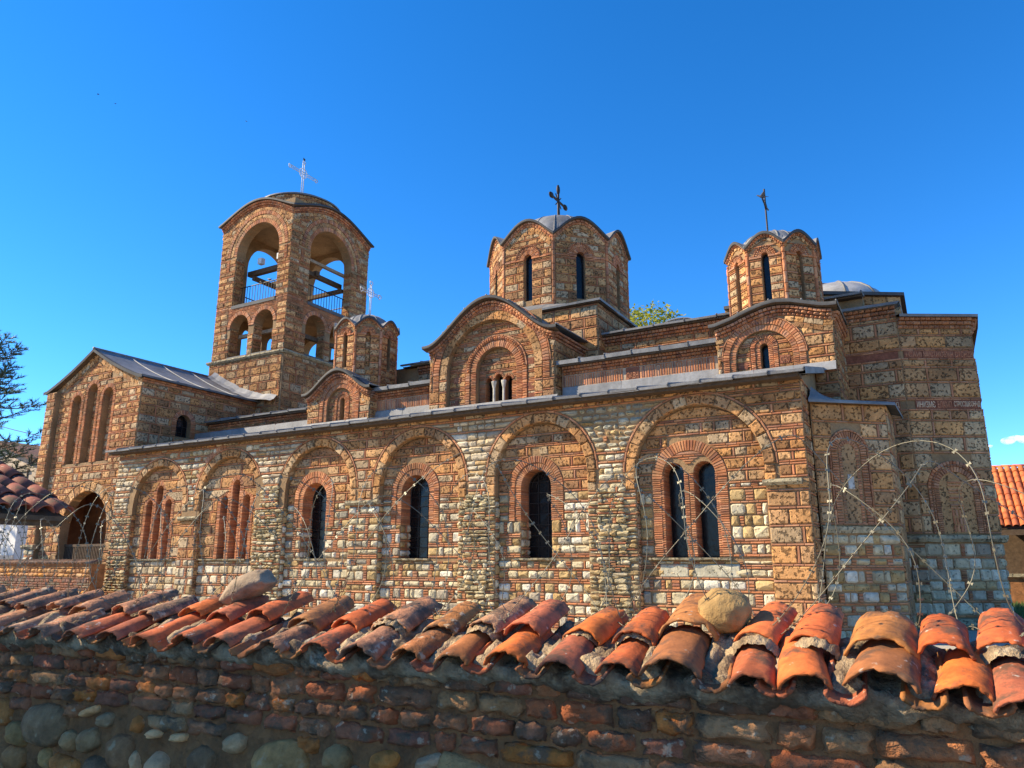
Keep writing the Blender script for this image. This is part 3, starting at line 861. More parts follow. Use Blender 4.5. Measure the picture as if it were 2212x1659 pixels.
# small curved dormer of lead on the nave roof
pr = [(-5.45 + .5 + .5 * math.cos(math.pi * i / 10) - .5, 7.74 + .2 * math.sin(math.pi * i / 10)) for i in range(11)]
vs, fs = loft([[(x, 18.5, z - .04) for x, z in pr], [(x, 18.42, z - .02) for x, z in pr], [(x, 18.42, z) for x, z in pr], [(x, 20.2, z + .1) for x, z in pr]])
lead_panel(vs, fs, cl_roof, 1.1)
lead_panel([(x, 18.47, z) for x, z in pr], [tuple(range(11))], cl_roof, 1.25)

# ------------------------------------------------------------------ arched gables (transept, and the bays under the small domes)
def gable(pname, c, hw, y, z0, ztip, rise, yback, base_mat='mortar', prof=None, over=.22, xo=.12):
    """front wall under a wavy eave, with side walls and a barrel roof of lead running back"""
    fr = Fr((0, y, 0), 0.0)
    H = prof or (lambda u: ztip + rise * hump((u - c) / hw))
    us = [c - hw + 2 * hw * i / 28 for i in range(29)]
    mb = MB()
    outer = [(c - hw, z0), (c + hw, z0)] + [(u, H(u) - .10) for u in reversed(us)]
    return fr, H, us, mb, outer
def gable_roof(name, c, hw, y, H, yback, over=.22, xo=.15, sheets=6):
    us = [c - hw - xo + 2 * (hw + xo) * i / 36 for i in range(37)]
    def Z(u): return H(max(c - hw, min(c + hw, u)))
    mb = MB()
    rings = [[(u, y + .02, Z(u) - .12) for u in us], [(u, y - over, Z(u) - .075) for u in us]]
    vs, fs = loft(rings); mb.add(vs, fs)
    roof = cpart(name, mb, M['wood'])
    vs, fs = loft([[(u, y - over, Z(u) - .075) for u in us], [(u, y - over - .01, Z(u)) for u in us], [(u, y - over + .25, Z(u) + .02) for u in us]])
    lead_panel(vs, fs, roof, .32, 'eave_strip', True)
    for k in range(sheets):
        ia, ib = 36 * k // sheets, 36 * (k + 1) // sheets
        uu = us[ia:ib + 1]
        vs, fs = loft([[(u, y - over + .25, Z(u) + .02) for u in uu], [(u, (y + yback) / 2, Z(u) + .03) for u in uu], [(u, yback, Z(u) + .05) for u in uu]])
        lead_panel(vs, fs, roof, 1.0, 'lead_panel', True)
        m2 = MB(); m2.tube([(uu[-1], y - over, Z(uu[-1]) + .02), (uu[-1], yback, Z(uu[-1]) + .05)], .02, 5); m2.build('roll', M['lead'], roof, True, LEAD)
    return roof
def gable_cornice(fr, part, us, H, rows=3, first=-.32, step=.07, w=.09, d0=.03, dd=.045):
    for r in range(rows):
        pts = [(u, H(u) + first + r * step) for u in us]
        path_bricks(fr, part, pts, w * (1 if r % 2 == 0 else 1.3), step * .82, d0 + dd * r, cen=.04 if r < rows - 1 else .005)

# --- transept
tc, thw = -9.93, 1.93
TH = lambda u: 7.47 + 1.14 * hump((u - tc) / thw)
frT, TH_, usT, mbT, outT = gable('t', tc, thw, 16.2, 5.2, 7.47, 1.14, 18.4, prof=TH)
TW = (tc + .12, .62, 5.68, 6.62)
panel(mbT, frT, outT, [(tc, 1.36, 5.5, 6.62)], .16)
frT2 = frT.sub(-.16)
panel(mbT, frT2, [(tc - 1.5, 5.3), (tc + 1.5, 5.3), (tc + 1.5, 8.1), (tc - 1.5, 8.1)], [(TW[0], TW[1], 5.5, TW[3])], .14)
frT3 = frT2.sub(-.14)
lights = [(TW[0] - .30, .112, 5.5, 6.34), (TW[0], .112, 5.5, 6.42), (TW[0] + .30, .112, 5.5, 6.34)]
panel(mbT, frT3, [(TW[0] - .75, 5.3), (TW[0] + .75, 5.3), (TW[0] + .75, 7.3), (TW[0] - .75, 7.3)], [(l[0], l[1] + .012, l[2], l[3]) for l in lights], .25)
for sx in (tc - thw, tc + thw):
    mbT.add([(sx, 16.2, 5.2), (sx, 18.5, 5.2), (sx, 18.5, 7.42), (sx, 16.2, 7.42)], [(0, 1, 2, 3)])
transept = cpart('transept_gable', mbT, M['mortar']); PART['transept'] = transept
ring(frT, 'transept', tc, 6.62, 1.36, 1.59, 17, 'arch_stone', 'tufa', d=.02, back=.15, gap=.004, bev=.01, jit=.006)
ring(frT, 'transept', tc, 6.62, 1.605, 1.80, 66, 'arch_brick', 'brick', d=.035, back=.03, gap=.011)
ring(frT, 'transept', tc, 6.62, 1.815, 1.845, 40, 'arch_brick', 'brick', d=.045, back=.03, gap=.004)
for sd in (-1, 1):
    a_, b_ = sorted((tc + sd * 1.605, tc + sd * 1.80)); jamb(frT, 'transept', a_, b_, 6.18, 6.62, d=.035)
    a_, b_ = sorted((tc + sd * 1.36, tc + sd * 1.59)); lay(frT, 'transept', 5.5, 6.62, spans_fn(a_, b_), 'clois')
    a_, b_ = sorted((tc + sd * 1.60, tc + sd * 1.92)); lay(frT, 'transept', 5.5, 6.17, spans_fn(a_, b_), 'clois')
lay(frT, 'transept', 6.19, 7.3, spans_fn(tc - thw + .01, tc + thw - .01, [(tc, 1.85, 5, 6.62)]), 'clois_small')
curve_course(frT, 'transept', usT, lambda u: TH(u) - .345, 4, .13, .24, 'tufa', [(tc, 1.85, 5, 6.62)])
gable_cornice(frT, 'transept', usT, lambda u: TH(u) - .1, 3, -.24, .075, .095)
tyu = lambda s: (lambda v: tc + s * (arch_half((tc, 1.35, 5, 6.62), v) or 0))
lay(frT2, 'transept', 5.5, 7.95, spans_fn(tyu(-1), tyu(1), [(TW[0], .97, 5.4, 6.62)]), 'stripe')
ring(frT2, 'transept', TW[0], 6.62, .62, .80, 36, 'arch_brick', 'brick', d=.03, back=.13, gap=.01)
ring(frT2, 'transept', TW[0], 6.62, .81, .90, 38, 'arch_brick', 'brick', d=.05, back=.03, gap=.012, cen=.03)
ring(frT2, 'transept', TW[0], 6.62, .91, .95, 24, 'arch_brick', 'brick_dull', d=.05, back=.03, gap=.004)
for sd in (-1, 1):
    a_, b_ = sorted((TW[0] + sd * .62, TW[0] + sd * .80)); jamb(frT2, 'transept', a_, b_, 5.55, 6.62, d=.03, back=.13)
    a_, b_ = sorted((TW[0] + sd * .81, TW[0] + sd * .95)); jamb(frT2, 'transept', a_, b_, 5.55, 6.62, d=.05, back=.03, t=.07)
iu = lambda s: (lambda v: TW[0] + s * (arch_half((TW[0], .61, 5, 6.62), v) or 0))
lay(frT3, 'transept', 6.58, 7.2, spans_fn(iu(-1), iu(1)), 'stripe')
lay(frT3, 'transept', 6.40, 6.57, spans_fn(iu(-1), iu(1), [(l[0], .19, 5, l[3]) for l in lights]), 'bricks')
for l in lights:
    ring(frT3, 'transept', l[0], l[3], .105, .175, 9, 'arch_brick', 'brick', d=.02, back=.2, gap=.008)
    window(frT3, l[0], l[1], 5.62, l[3], -.2, 1, 4, False, False)
for u0_, u1_ in ((TW[0] - .61, TW[0] - .405), (TW[0] + .405, TW[0] + .61)):
    jamb(frT3, 'transept', u0_, u1_, 5.55, 6.3, d=.02, back=.2)
for u_ in (-.15, .15):          # two little columns with flared capitals
    mb = MB(); p = lambda v: frT3.P(TW[0] + u_, v, .0)
    mb.bar(p(5.5), p(6.14), .036, 8, .033); mb.bar(p(6.14), p(6.30), .035, 8, .072); mb.bar(p(6.30), p(6.34), .072, 8, .072)
    cpart('column', mb, M['column'])
plaque(frT2, tc - 1.22, tc - .98, 6.36, 6.54, 'АВ', .03); plaque(frT2, tc + 1.02, tc + 1.26, 5.92, 6.14, None, .03); plaque(frT2, tc + 1.04, tc + 1.26, 6.62, 6.8, None, .03); plaque(frT2, tc - 1.3, tc - 1.06, 5.72, 5.9, None, .03); plaque(frT2, tc + 1.1, tc + 1.32, 5.66, 5.86, None, .03)
gable_roof('transept_roof', tc, thw, 16.2, TH, 18.7)
frTE = Fr((tc + thw, 16.2, 0), math.pi / 2)
lay(frTE, 'transept', 5.6, 7.12, spans_fn(.02, 2.2), 'clois')
for r in range(3): path_bricks(frTE, 'transept', [(0, 7.13 + r * .075), (2.2, 7.13 + r * .075)], .09 if r % 2 == 0 else .12, .06, .03 + .045 * r, cen=.04)

# --- the two small gables under the corner domes
def corner_gable(pname, c, hw, H, ac, ahw, asp, slit, zbase=5.2, east=True):
    fr, _, us, mb, outer = gable(pname, c, hw, 16.2, zbase, 0, 0, 17.5, prof=H)
    panel(mb, fr, outer, [(ac, ahw, 5.45, asp)], .10)
    f2 = fr.sub(-.10)
    panel(mb, f2, [(ac - ahw - .1, 5.3), (ac + ahw + .1, 5.3), (ac + ahw + .1, asp + ahw + .1), (ac - ahw - .1, asp + ahw + .1)], [(slit[0], slit[1], 5.6, slit[2])], .25)
    for sx in (c - hw, c + hw):
        mb.add([(sx, 16.2, zbase), (sx, 18.5, zbase), (sx, 18.5, H(sx) - .1), (sx, 16.2, H(sx) - .1)], [(0, 1, 2, 3)])
    o = cpart(pname, mb, M['mortar']); PART[pname] = o
    ring(fr, pname, ac, asp, ahw, ahw + .125, 34, 'arch_brick', 'brick', d=.01, back=.09, gap=.010)
    ring(fr, pname, ac, asp, ahw + .135, ahw + .27, 40, 'arch_brick', 'brick', d=.035, back=.03, gap=.010)
    ring(fr, pname, ac, asp, ahw + .28, ahw + .305, 24, 'arch_brick', 'brick_dull', d=.04, back=.03, gap=.004)
    for sd in (-1, 1):
        a_, b_ = sorted((ac + sd * ahw, ac + sd * (ahw + .125))); jamb(fr, pname, a_, b_, 5.55, asp, d=.01, back=.09)
        a_, b_ = sorted((ac + sd * (ahw + .135), ac + sd * (ahw + .27))); jamb(fr, pname, a_, b_, 5.55, asp, d=.035, back=.03)
    lay(fr, pname, 5.55, max(H(u) for u in us) - .42, spans_fn(c - hw + .01, c + hw - .01, [(ac, ahw + .31, 5, asp)], top=lambda u: H(u) - .46), 'clois_small')
    curve_course(fr, pname, us, lambda u: H(u) - .335, 2, .11, .2, 'tufa', [(ac, ahw + .31, 5, asp)])
    gable_cornice(fr, pname, us, lambda u: H(u) - .1, 3, -.23, .072, .095)
    fu = lambda s: (lambda v: ac + s * (arch_half((ac, ahw - .01, 5, asp), v) or 0))
    lay(f2, pname, 5.55, asp + ahw - .04, spans_fn(fu(-1), fu(1), [(slit[0], slit[1] + .22, 5, slit[2])]), 'stripe')
    ring(f2, pname, slit[0], slit[2], slit[1], slit[1] + .10, 15, 'arch_brick', 'brick', d=.015, back=.2, gap=.009)
    ring(f2, pname, slit[0], slit[2], slit[1] + .105, slit[1] + .205, 20, 'arch_brick', 'brick', d=.035, back=.03, gap=.010)
    for sd in (-1, 1):
        a_, b_ = sorted((slit[0] + sd * slit[1], slit[0] + sd * (slit[1] + .10))); jamb(f2, pname, a_, b_, 5.55, slit[2], d=.015, back=.2)
        a_, b_ = sorted((slit[0] + sd * (slit[1] + .105), slit[0] + sd * (slit[1] + .205))); jamb(f2, pname, a_, b_, 5.55, slit[2], d=.035, back=.03)
    window(f2, slit[0], slit[1], 5.6, slit[2], -.2, 1, 3, False, False)
    gable_roof(pname + '_roof', c, hw, 16.2, H, 18.4, .2, .12, 4)
    if east:
        fe = Fr((c + hw, 16.2, 0), math.pi / 2)
        zt = H(c + hw) - .12
        lay(fe, pname, 4.3 if c > -5 else 5.5, zt - .24, spans_fn(.02, 1.9), 'clois_small')
        for r in range(3): path_bricks(fe, pname, [(0, zt - .23 + r * .07), (1.9, zt - .23 + r * .07)], .09, .058, .03 + .045 * r, cen=.035)
    return fr
def HSE(u):
    k = [(-3.93, 6.83), (-3.55, 6.93), (-3.2, 7.06), (-2.85, 7.16), (-2.6, 7.19), (-2.3, 7.15), (-1.95, 7.04), (-1.7, 6.96), (-1.5, 6.93)]
    if u <= k[0][0]: return k[0][1]
    for (a, za), (b, zb) in zip(k, k[1:]):
        if u <= b: return za + (zb - za) * (u - a) / (b - a)
    return k[-1][1]
HSW = lambda u: 6.62 + .66 * hump((u + 15.2) / 1.22)
frSE = corner_gable('southeast_gable', -2.71, 1.22, HSE, -2.93, .60, 5.98, (-2.93, .085, 6.22), 3.0)
lay(frSE, 'southeast_gable', 4.3, 5.54, spans_fn(-1.93, -1.5), 'clois_small')
corner_gable('southwest_gable', -15.2, 1.22, HSW, -15.15, .50, 6.2, (-15.12, .085, 6.32))
plaque(frSE.sub(-.10), -2.62, -2.40, 5.80, 5.98, 'ОНО', .03); plaque(frSE.sub(-.10), -3.5, -3.3, 5.76, 5.92, None, .03)

# ------------------------------------------------------------------ octagonal drums with wavy lead caps
def drum(pname, C, R, z0, zval, rise, ztop, wins, sty, wz, hww, corner=.05, over=.12, detail=1.0, blind=()):
    s = 2 * R * math.sin(math.pi / 8)
    mb = MB(); faces = []
    for k in range(8):
        th = math.radians(-135 + 45 * k)
        o = (C[0] + R * math.cos(th - math.pi / 8), C[1] + R * math.sin(th - math.pi / 8), 0.0)
        fr = Fr(o, th + math.pi / 2)
        H = lambda u: zval + rise * hump((u - s / 2) / (s / 2), .58)
        us = [s * i / 14 for i in range(15)]
        outer = [(0, z0), (s, z0)] + [(u, H(u) - .06) for u in reversed(us)]
        hole = (s / 2, hww, wz[0], wz[1])
        panel(mb, fr, outer, [(hole[0], hole[1] + .008, hole[2], hole[3])], .16)
        faces.append((fr, H, us, hole, k))
    o = cpart(pname, mb, M['mortar']); PART[pname] = o
    for fr, H, us, hole, k in faces:
        if k in blind:
            mb = MB(); sheet(mb, fr, arch_poly((hole[0], hole[1] + .01, hole[2], hole[3])), -.10); cpart('niche_back', mb, M['mortar'])
            if k < 4: lay(fr.sub(-.10), pname, hole[2] + .02, hole[3] + .02, spans_fn(s / 2 - hww, s / 2 + hww), 'drum_s')
        else:
            window(fr, hole[0], hole[1], hole[2] + .01, hole[3], -.13, 1, 5, False, False)
        if k > 3: continue
        q = detail
        r1 = hww + .105 * q; r2 = r1 + .075 * q; r3 = r2 + .045 * q
        outerr = r3 + .01
        sp_ = spans_fn(corner, s - corner, [(s / 2, hww + .012, wz[0] - .05, wz[1])] )
        spu = spans_fn(corner, s - corner, [(s / 2, outerr, wz[1] - .02, wz[1])], top=lambda u, H=H: H(u) - .26 * q)
        lay(fr, pname, z0 + .02, wz[1] - .05, sp_, sty)
        brick_row(fr, pname, [(corner, s / 2 - hww, corner, s / 2 - hww), (s / 2 + hww, s - corner, s / 2 + hww, s - corner)], wz[1] - .045, wz[1], 'brick', d=.045)
        lay(fr, pname, wz[1] + .01, zval + rise - .16 * q, spu, 'drum_s')
        curve_course(fr, pname, [u for u in us if corner < u < s - corner], lambda u, H=H: H(u) - .15 * q, 1 if q < 1 else 2, .085 * q, .17 * q, 'tufa', [(s / 2, outerr, wz[1] - .02, wz[1])], .024)
        ring(fr, pname, s / 2, wz[1], hww, r1, int(13 * max(.8, q)), 'arch_brick', 'brick', d=.03, back=.12, gap=.010)
        ring(fr, pname, s / 2, wz[1], r1 + .006, r2, int(15 * max(.8, q)), 'arch_brick', 'brick', d=.035, back=.03, gap=.010)
        ring(fr, pname, s / 2, wz[1], r2 + .004, r3, int(17 * max(.8, q)), 'arch_brick', 'brick_dull', d=.05, back=.03, gap=.012, cen=.025)
        path_bricks(fr, pname, [(u, H(u) - .145 * q) for u in us], .075 * q, .05 * q, .03, cen=.03)
        path_bricks(fr, pname, [(u, H(u) - .09 * q) for u in us], .10 * q, .04 * q, .06)
    # corner shafts of brick
    for k in range(8):
        th = math.radians(-157.5 + 45 * k)
        p = lambda z, rr: (C[0] + rr * math.cos(th), C[1] + rr * math.sin(th), z)
        v = z0 + .02
        if k > 4:
            mb = MB(); mb.bar(p(z0, R), p(zval - .1, R), corner * .8, 6); cpart('corner_shaft', mb, M['brick'], col=(.3, .11, .06)); continue
        while v < zval - .12:
            h_ = min(uni(.16, .3), zval - .12 - v)
            if h_ < .03: break
            fr_ = Fr((C[0] + (R + .0) * math.cos(th), C[1] + (R + .0) * math.sin(th), 0), th + math.pi / 2)
            w_ = corner * .75
            slab(fr_, [(-w_, v), (w_, v), (w_, v + h_ - .01), (-w_, v + h_ - .01)], .035, .04, .015, 'shaft_brick', pname, pal('brick'), .004, .006)
            v += h_
    # lead cap
    rmb = MB(); m_ = 14; loopw = []; loopl = []
    for fr, H, us, hole, k in faces:
        for u in us[:-1]:
            t = u / s * 2 - 1
            e = 1 + .0 * t
            loopw.append((fr.P(u, H(u) - .08, -.02), H(u)))
            p = fr.P(u, H(u), 0); dx, dy = p[0] - C[0], p[1] - C[1]; l = math.hypot(dx, dy); loopl.append((dx / l, dy / l, l + over, H(u)))
    n = len(loopl)
    vs, fs = loft([[w[0] for w in loopw], [(C[0] + a * r, C[1] + b * r, h - .05) for a, b, r, h in loopl]], True)
    rmb.add(vs, fs)
    roof = cpart(pname + '_cap', rmb, M['wood'])
    zb = zval + rise * .72
    def at(i, t):
        a, b, r, h = loopl[i % n]
        rr = r * (1 - t)
        rq = rr / (R * .70); dome = zb + (ztop - zb) * (math.sqrt(max(0.0, 1 - rq * rq)) if rq < 1 else 0.0)
        w = min(1.0, t / .36); w = w * w * (3 - 2 * w)
        return (C[0] + a * rr, C[1] + b * rr, (h + .015) * (1 - w) + dome * w)
    for k in range(8):
        ids = list(range(k * m_, (k + 1) * m_ + 1))
        lip = [(C[0] + loopl[i % n][0] * loopl[i % n][2], C[1] + loopl[i % n][1] * loopl[i % n][2], loopl[i % n][3] - .05) for i in ids]
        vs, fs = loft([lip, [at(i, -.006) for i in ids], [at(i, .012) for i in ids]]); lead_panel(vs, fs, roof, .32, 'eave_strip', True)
        rings = [[at(i, t) for i in ids] for t in (.012, .06, .14, .22, .28, .33, .38, .45, .52, .6, .7, .84, 1.0)]
        vs, fs = loft(rings)
        lead_panel(vs, fs, roof, 1.0, 'lead_panel', True)
        m2 = MB(); i = k * m_; m2.tube([at(i, t) for t in (0, .06, .12, .18, .25, .3, .35, .4, .47, .55, .7, .85, .98)], .022, 5); m2.build('roll', M['lead'], roof, True, LEAD)
        i = k * m_ + m_ // 2
        m2 = MB(); m2.tube([at(i, t) for t in (.3, .35, .4, .47, .55, .7, .85, .98)], .018, 5); m2.build('roll', M['lead'], roof, True, LEAD)
    return o
drum('main_drum', (-9.93, 20.45), 2.22, 8.4, 11.18, .60, 12.62, None, 'drum', (9.2, 10.55), .13, .06, .14, 1.35)
drum('southeast_drum', (-2.78, 17.42), 1.04, 6.7, 8.66, .30, 9.30, None, 'drum_s', (7.28, 8.40), .075, .05, .09, .75, blind=(0, 2))
drum('southwest_drum', (-15.2, 17.3), 1.0, 6.7, 8.66, .30, 9.28, None, 'drum_s', (7.38, 8.42), .065, .05, .09, .75, blind=(0, 2))

# square base of the main drum
sq = MB(); sx0, sx1, sy0, sy1 = -12.25, -7.55, 18.0, 22.9
sq.box(sx0, sx1, sy0, sy1, 6.5, 8.62)
sqo = cpart('drum_base', sq, M['mortar']); PART['sq'] = sqo
lay(Fr((0, sy0, 0), 0), 'sq', 7.0, 8.60, spans_fn(sx0 + .02, sx1 - .02), 'clois')
lay(Fr((sx1, sy0, 0), math.pi / 2), 'sq', 7.3, 8.60, spans_fn(.02, 4.8), 'clois')
oct_ = [(-9.93 + 2.24 * math.cos(math.radians(a)), 20.45 + 2.24 * math.sin(math.radians(a))) for a in range(0, 360, 15)]
def sqr(a, e):
    c_, s_ = math.cos(math.radians(a)), math.sin(math.radians(a)); k = 1 / max(abs(c_), abs(s_)); k = min(k, 1.0 / max(abs(c_), abs(s_)))
    return (-9.93 + (2.35 + e) * c_ * k, 20.45 + (2.45 + e) * s_ * k)
wood = MB(); wood.box(sx0 - .1, sx1 + .1, sy0 - .12, sy1 + .1, 8.60, 8.63); sq_roof = cpart('drum_base_roof', wood, M['wood'])
for q in range(8):
    an = [q * 45 + i * 5 for i in range(10)]
    vs, fs = loft([[(*sqr(a, .17), 8.62) for a in an], [(*sqr(a, .18), 8.68) for a in an], [(-9.93 + 2.2 * math.cos(math.radians(a)), 20.45 + 2.2 * math.sin(math.radians(a)), 8.98) for a in an]])
    lead_panel(vs, fs, sq_roof)

# ------------------------------------------------------------------ sanctuary and main apse
FA = Fr((-2.2, 18.0, 0), 0.0)             # south wall, u 0..1.85
ap = MB()
a1, a2 = math.radians(30), math.radians(90)
pA = (-.35, 18.0); LF = 1.62
pB = (pA[0] + LF * math.cos(a1), pA[1] + LF * math.sin(a1))
pC = (pB[0], pB[1] + .9)
pD = (pC[0], pC[1] + 1.9)
pE = (pB[0], pD[1] + .78); pF = (pA[0], pE[1] + .81)
ring_ap = [(-3.4, 18.0), pA, pB, pC, pD, pE, pF, (-3.4, pF[1])]
ZA = 6.98
vs, fs = loft([[(x, y, 0) for x, y in ring_ap], [(x, y, ZA) for x, y in ring_ap]], True); ap.add(vs, fs)
# the sanctuary's taller south wall
ap.box(-3.4, pA[0] + .0, 18.0 + .004, 21.0, ZA, 7.2)
apse = cpart('main_apse', ap, M['mortar']); PART['apse'] = apse
F1 = Fr((-2.2, 18.0, 0), 0.0); F2 = Fr((*pA, 0), a1); F3 = Fr((*pB, 0), math.radians(90))
NI = (.80, .36, 2.22, 3.15)
for fr_, w_, nich, zt in ((F1, 1.85, None, 7.0), (F2, LF, NI, 6.72), (F3, .9, None, 6.72)):
    holes = [(nich[0], nich[1] + .25, nich[2] - .02, nich[3])] if nich else []
    s_ = spans_fn(.012, w_ - .012, holes)
    lay(fr_, 'apse', 2.22, 4.84, s_, 'clois_grey'); lay(fr_, 'apse', 5.11, 5.98, s_, 'clois_grey'); lay(fr_, 'apse', 6.23, zt - .02, s_, 'clois_grey')
    lay(fr_, 'apse', G0 + .25, 2.02, spans_fn(.0, w_), 'pale')
    brick_row(fr_, 'apse', [(.01, w_ - .01, .01, w_ - .01)], 5.99, 6.025, 'brick_dull'); brick_row(fr_, 'apse', [(.01, w_ - .01, .01, w_ - .01)], 6.195, 6.225, 'brick_dull')
    brick_row(fr_, 'apse', [(.01, w_ - .01, .01, w_ - .01)], 4.845, 4.88, 'brick_dull'); brick_row(fr_, 'apse', [(.01, w_ - .01, .01, w_ - .01)], 5.075, 5.105, 'brick_dull')
    for r in range(3):
        path_bricks(fr_, 'apse', [(0, zt + r * .085 - .01), (w_, zt + r * .085 - .01)], .12 if r % 2 == 0 else .17, .07, .03 + .05 * r, pl='brick_dull', cen=.04)
    ledge(fr_, -.03, w_ + .03, 2.04, 2.18, 0, .14, 'string_course')
plaque(F2, .06, .46, 6.03, 6.19, '+САИI', .025); plaque(F2, .47, 1.16, 6.03, 6.19, 'МИСТНЮБЖН', .025, lm='letter'); plaque(F2, 1.17, 1.58, 6.03, 6.19, 'СТОНZВ', .025)
plaque(F2, .18, .62, 4.885, 5.07, 'ИНИЗМЄ', .025, lm='letter_pale'); plaque(F2, .63, .98, 4.885, 5.07, 'ЕЛАМП', .025); plaque(F2, .99, 1.60, 4.885, 5.07, 'СТРОСІШЄОНЧД', .025, lm='letter_pale')
plaque(F1, 1.42, 1.72, 4.885, 5.07, 'АСІД', .025, lm='letter_pale')
plaque(F1, .06, 1.80, 6.03, 6.19, None, .02)
# blind niche with patterned brick
ring(F2, 'apse', NI[0], NI[3], NI[1], NI[1] + .11, 22, 'arch_brick', 'brick_dull', d=.035, back=.03, gap=.010)
ring(F2, 'apse', NI[0], NI[3], NI[1] + .115, NI[1] + .16, 24, 'arch_brick', 'brick_dull', d=.045, back=.03, gap=.012, cen=.025)
ring(F2, 'apse', NI[0], NI[3], NI[1] + .165, NI[1] + .235, 24, 'arch_brick', 'brick', d=.04, back=.03, gap=.010)
for sd in (-1, 1):
    for r0, r1, t_ in ((0, .11, .045), (.115, .16, .05), (.165, .235, .06)):
        a_, b_ = sorted((NI[0] + sd * (NI[1] + r0), NI[0] + sd * (NI[1] + r1))); jamb(F2, 'apse', a_, b_, NI[2], NI[3], d=.038, back=.02, t=t_, pl='brick_dull')
nb = MB(); sheet(nb, F2, arch_poly((NI[0], NI[1], NI[2], NI[3])), .006); cpart('niche_back', nb, M['tufa'], col=(.42, .225, .095))
for k in range(7):
    v_ = NI[2] + .03 + k * .16
    if k in (0, 1, 2):
        for i in range(4): slab(F2, [(NI[0] - .14 + i * .07, v_), (NI[0] - .095 + i * .07, v_), (NI[0] - .095 + i * .07, v_ + .14), (NI[0] - .14 + i * .07, v_ + .14)], .02, 0, .005, 'brick', 'apse', pal('brick'), .003)
    else:
        brick_row(F2, 'apse', [(NI[0] - .16, NI[0] + .12, NI[0] - .16, NI[0] + .12)], v_, v_ + .035, 'brick'); brick_row(F2, 'apse', [(NI[0] - .16, NI[0] + .12, NI[0] - .16, NI[0] + .12)], v_ + .06, v_ + .095, 'brick')
ledge(F2, -.06, LF + .1, .30, .52, 0, .22, 'plinth')
# apse roof
ea = .22
def grow(pts, e, z):
    cx = -1.2; cy = 20.4
    return [(x + e * (x - cx) / math.hypot(x - cx, y - cy), y + e * (y - cy) / math.hypot(x - cx, y - cy), z) for x, y in pts]
ring_r = [pA, pB, pC, pD, pE, pF]
rmb = MB(); vs, fs = loft([[(x, y, ZA - .03) for x, y in ring_r], grow(ring_r, ea, ZA - .05)]); rmb.add(vs, fs)
ap_roof = cpart('apse_roof', rmb, M['wood'])
for i in range(len(ring_r) - 1):
    seg = ring_r[i:i + 2]
    vs, fs = loft([grow(seg, ea, ZA - .05), grow(seg, ea + .01, ZA + .01), [(-.9, 20.4, 7.55), (-.9, 20.4, 7.56)]])
    lead_panel(vs, fs, ap_roof)
# eave of the south wall
lead_panel([(-3.4, 17.76, 7.22), (-.30, 17.76, 7.22), (-.24, 17.76, 7.28), (-3.4, 17.76, 7.28), (-.24, 18.7, 7.42), (-3.4, 18.7, 7.42), (-3.4, 18.02, 7.2), (-.3, 18.02, 7.2)], [(0, 1, 2, 3), (3, 2, 4, 5), (6, 7, 1, 0)], ap_roof, .9)
lead_panel([(-.24, 17.76, 7.22), (-.24, 17.76, 7.28), (-.2, 20.5, 7.42), (-.2, 20.5, 7.34)], [(0, 3, 2, 1)], ap_roof, .8)
# upper wall with lead dome behind
up = MB()
P1 = (-1.97, 18.41); P2 = (-.24, 19.51); pl5 = [(-4.2, 18.41), P1, P2, (-.24, 22.4), (-4.2, 22.4)]
vs, fs = loft([[(x, y, 6.9) for x, y in pl5], [(x, y, 7.93) for x, y in pl5]], True); up.add(vs, fs)
PART['up'] = cpart('sanctuary_wall', up, M['mortar'])
fang = math.atan2(P2[1] - P1[1], P2[0] - P1[0]); flen = math.hypot(P2[0] - P1[0], P2[1] - P1[1])
lay(Fr((*P1, 0), fang), 'up', 7.2, 7.92, spans_fn(.01, flen - .01), 'clois_small')
um = MB(); e5 = [(-4.2, 18.29), (-1.94, 18.29), (-.14, 19.42), (-.14, 22.5), (-4.2, 22.5)]
um.add([(x, y, 7.92) for x, y in e5], [(4, 3, 2, 1, 0)]); up_roof = cpart('sanctuary_roof', um, M['wood'])
for i in range(3):
    p_, q_ = e5[i], e5[i + 1]
    lead_panel([(*p_, 7.92), (*q_, 7.92), (*q_, 8.0), (*p_, 8.0), (q_[0] * .6 - .65, 20.5, 8.12), (p_[0] * .6 - .65, 20.5, 8.12)], [(0, 1, 2, 3)], up_roof, .4, 'eave_strip')
    lead_panel([(*p_, 8.0), (*q_, 8.0), (q_[0] * .5 - .8, 20.5, 8.15), (p_[0] * .5 - .8, 20.5, 8.15)], [(0, 1, 2, 3)], up_roof)
dc = (-1.80, 20.5)
for k in range(10):
    an = [2 * math.pi * (k + i / 5) / 10 for i in range(6)]
    rr = lambda r, z: [(dc[0] + r * math.cos(a), dc[1] + r * math.sin(a), z) for a in an]
    vs, fs = loft([rr(1.3, 7.95), rr(1.26, 8.2), rr(1.12, 8.42), rr(.88, 8.6), rr(.62, 8.72), rr(.3, 8.8), rr(.01, 8.82)])
    lead_panel(vs, fs, up_roof, 1.7, 'lead_panel', True)
    m2 = MB(); a = an[0]; m2.tube([(dc[0] + r * math.cos(a), dc[1] + r * math.sin(a), z) for r, z in ((1.27, 8.2), (1.12, 8.43), (.88, 8.61), (.62, 8.73), (.3, 8.81), (.05, 8.83))], .028, 5); m2.build('roll', M['lead'], up_roof, True, LEAD)

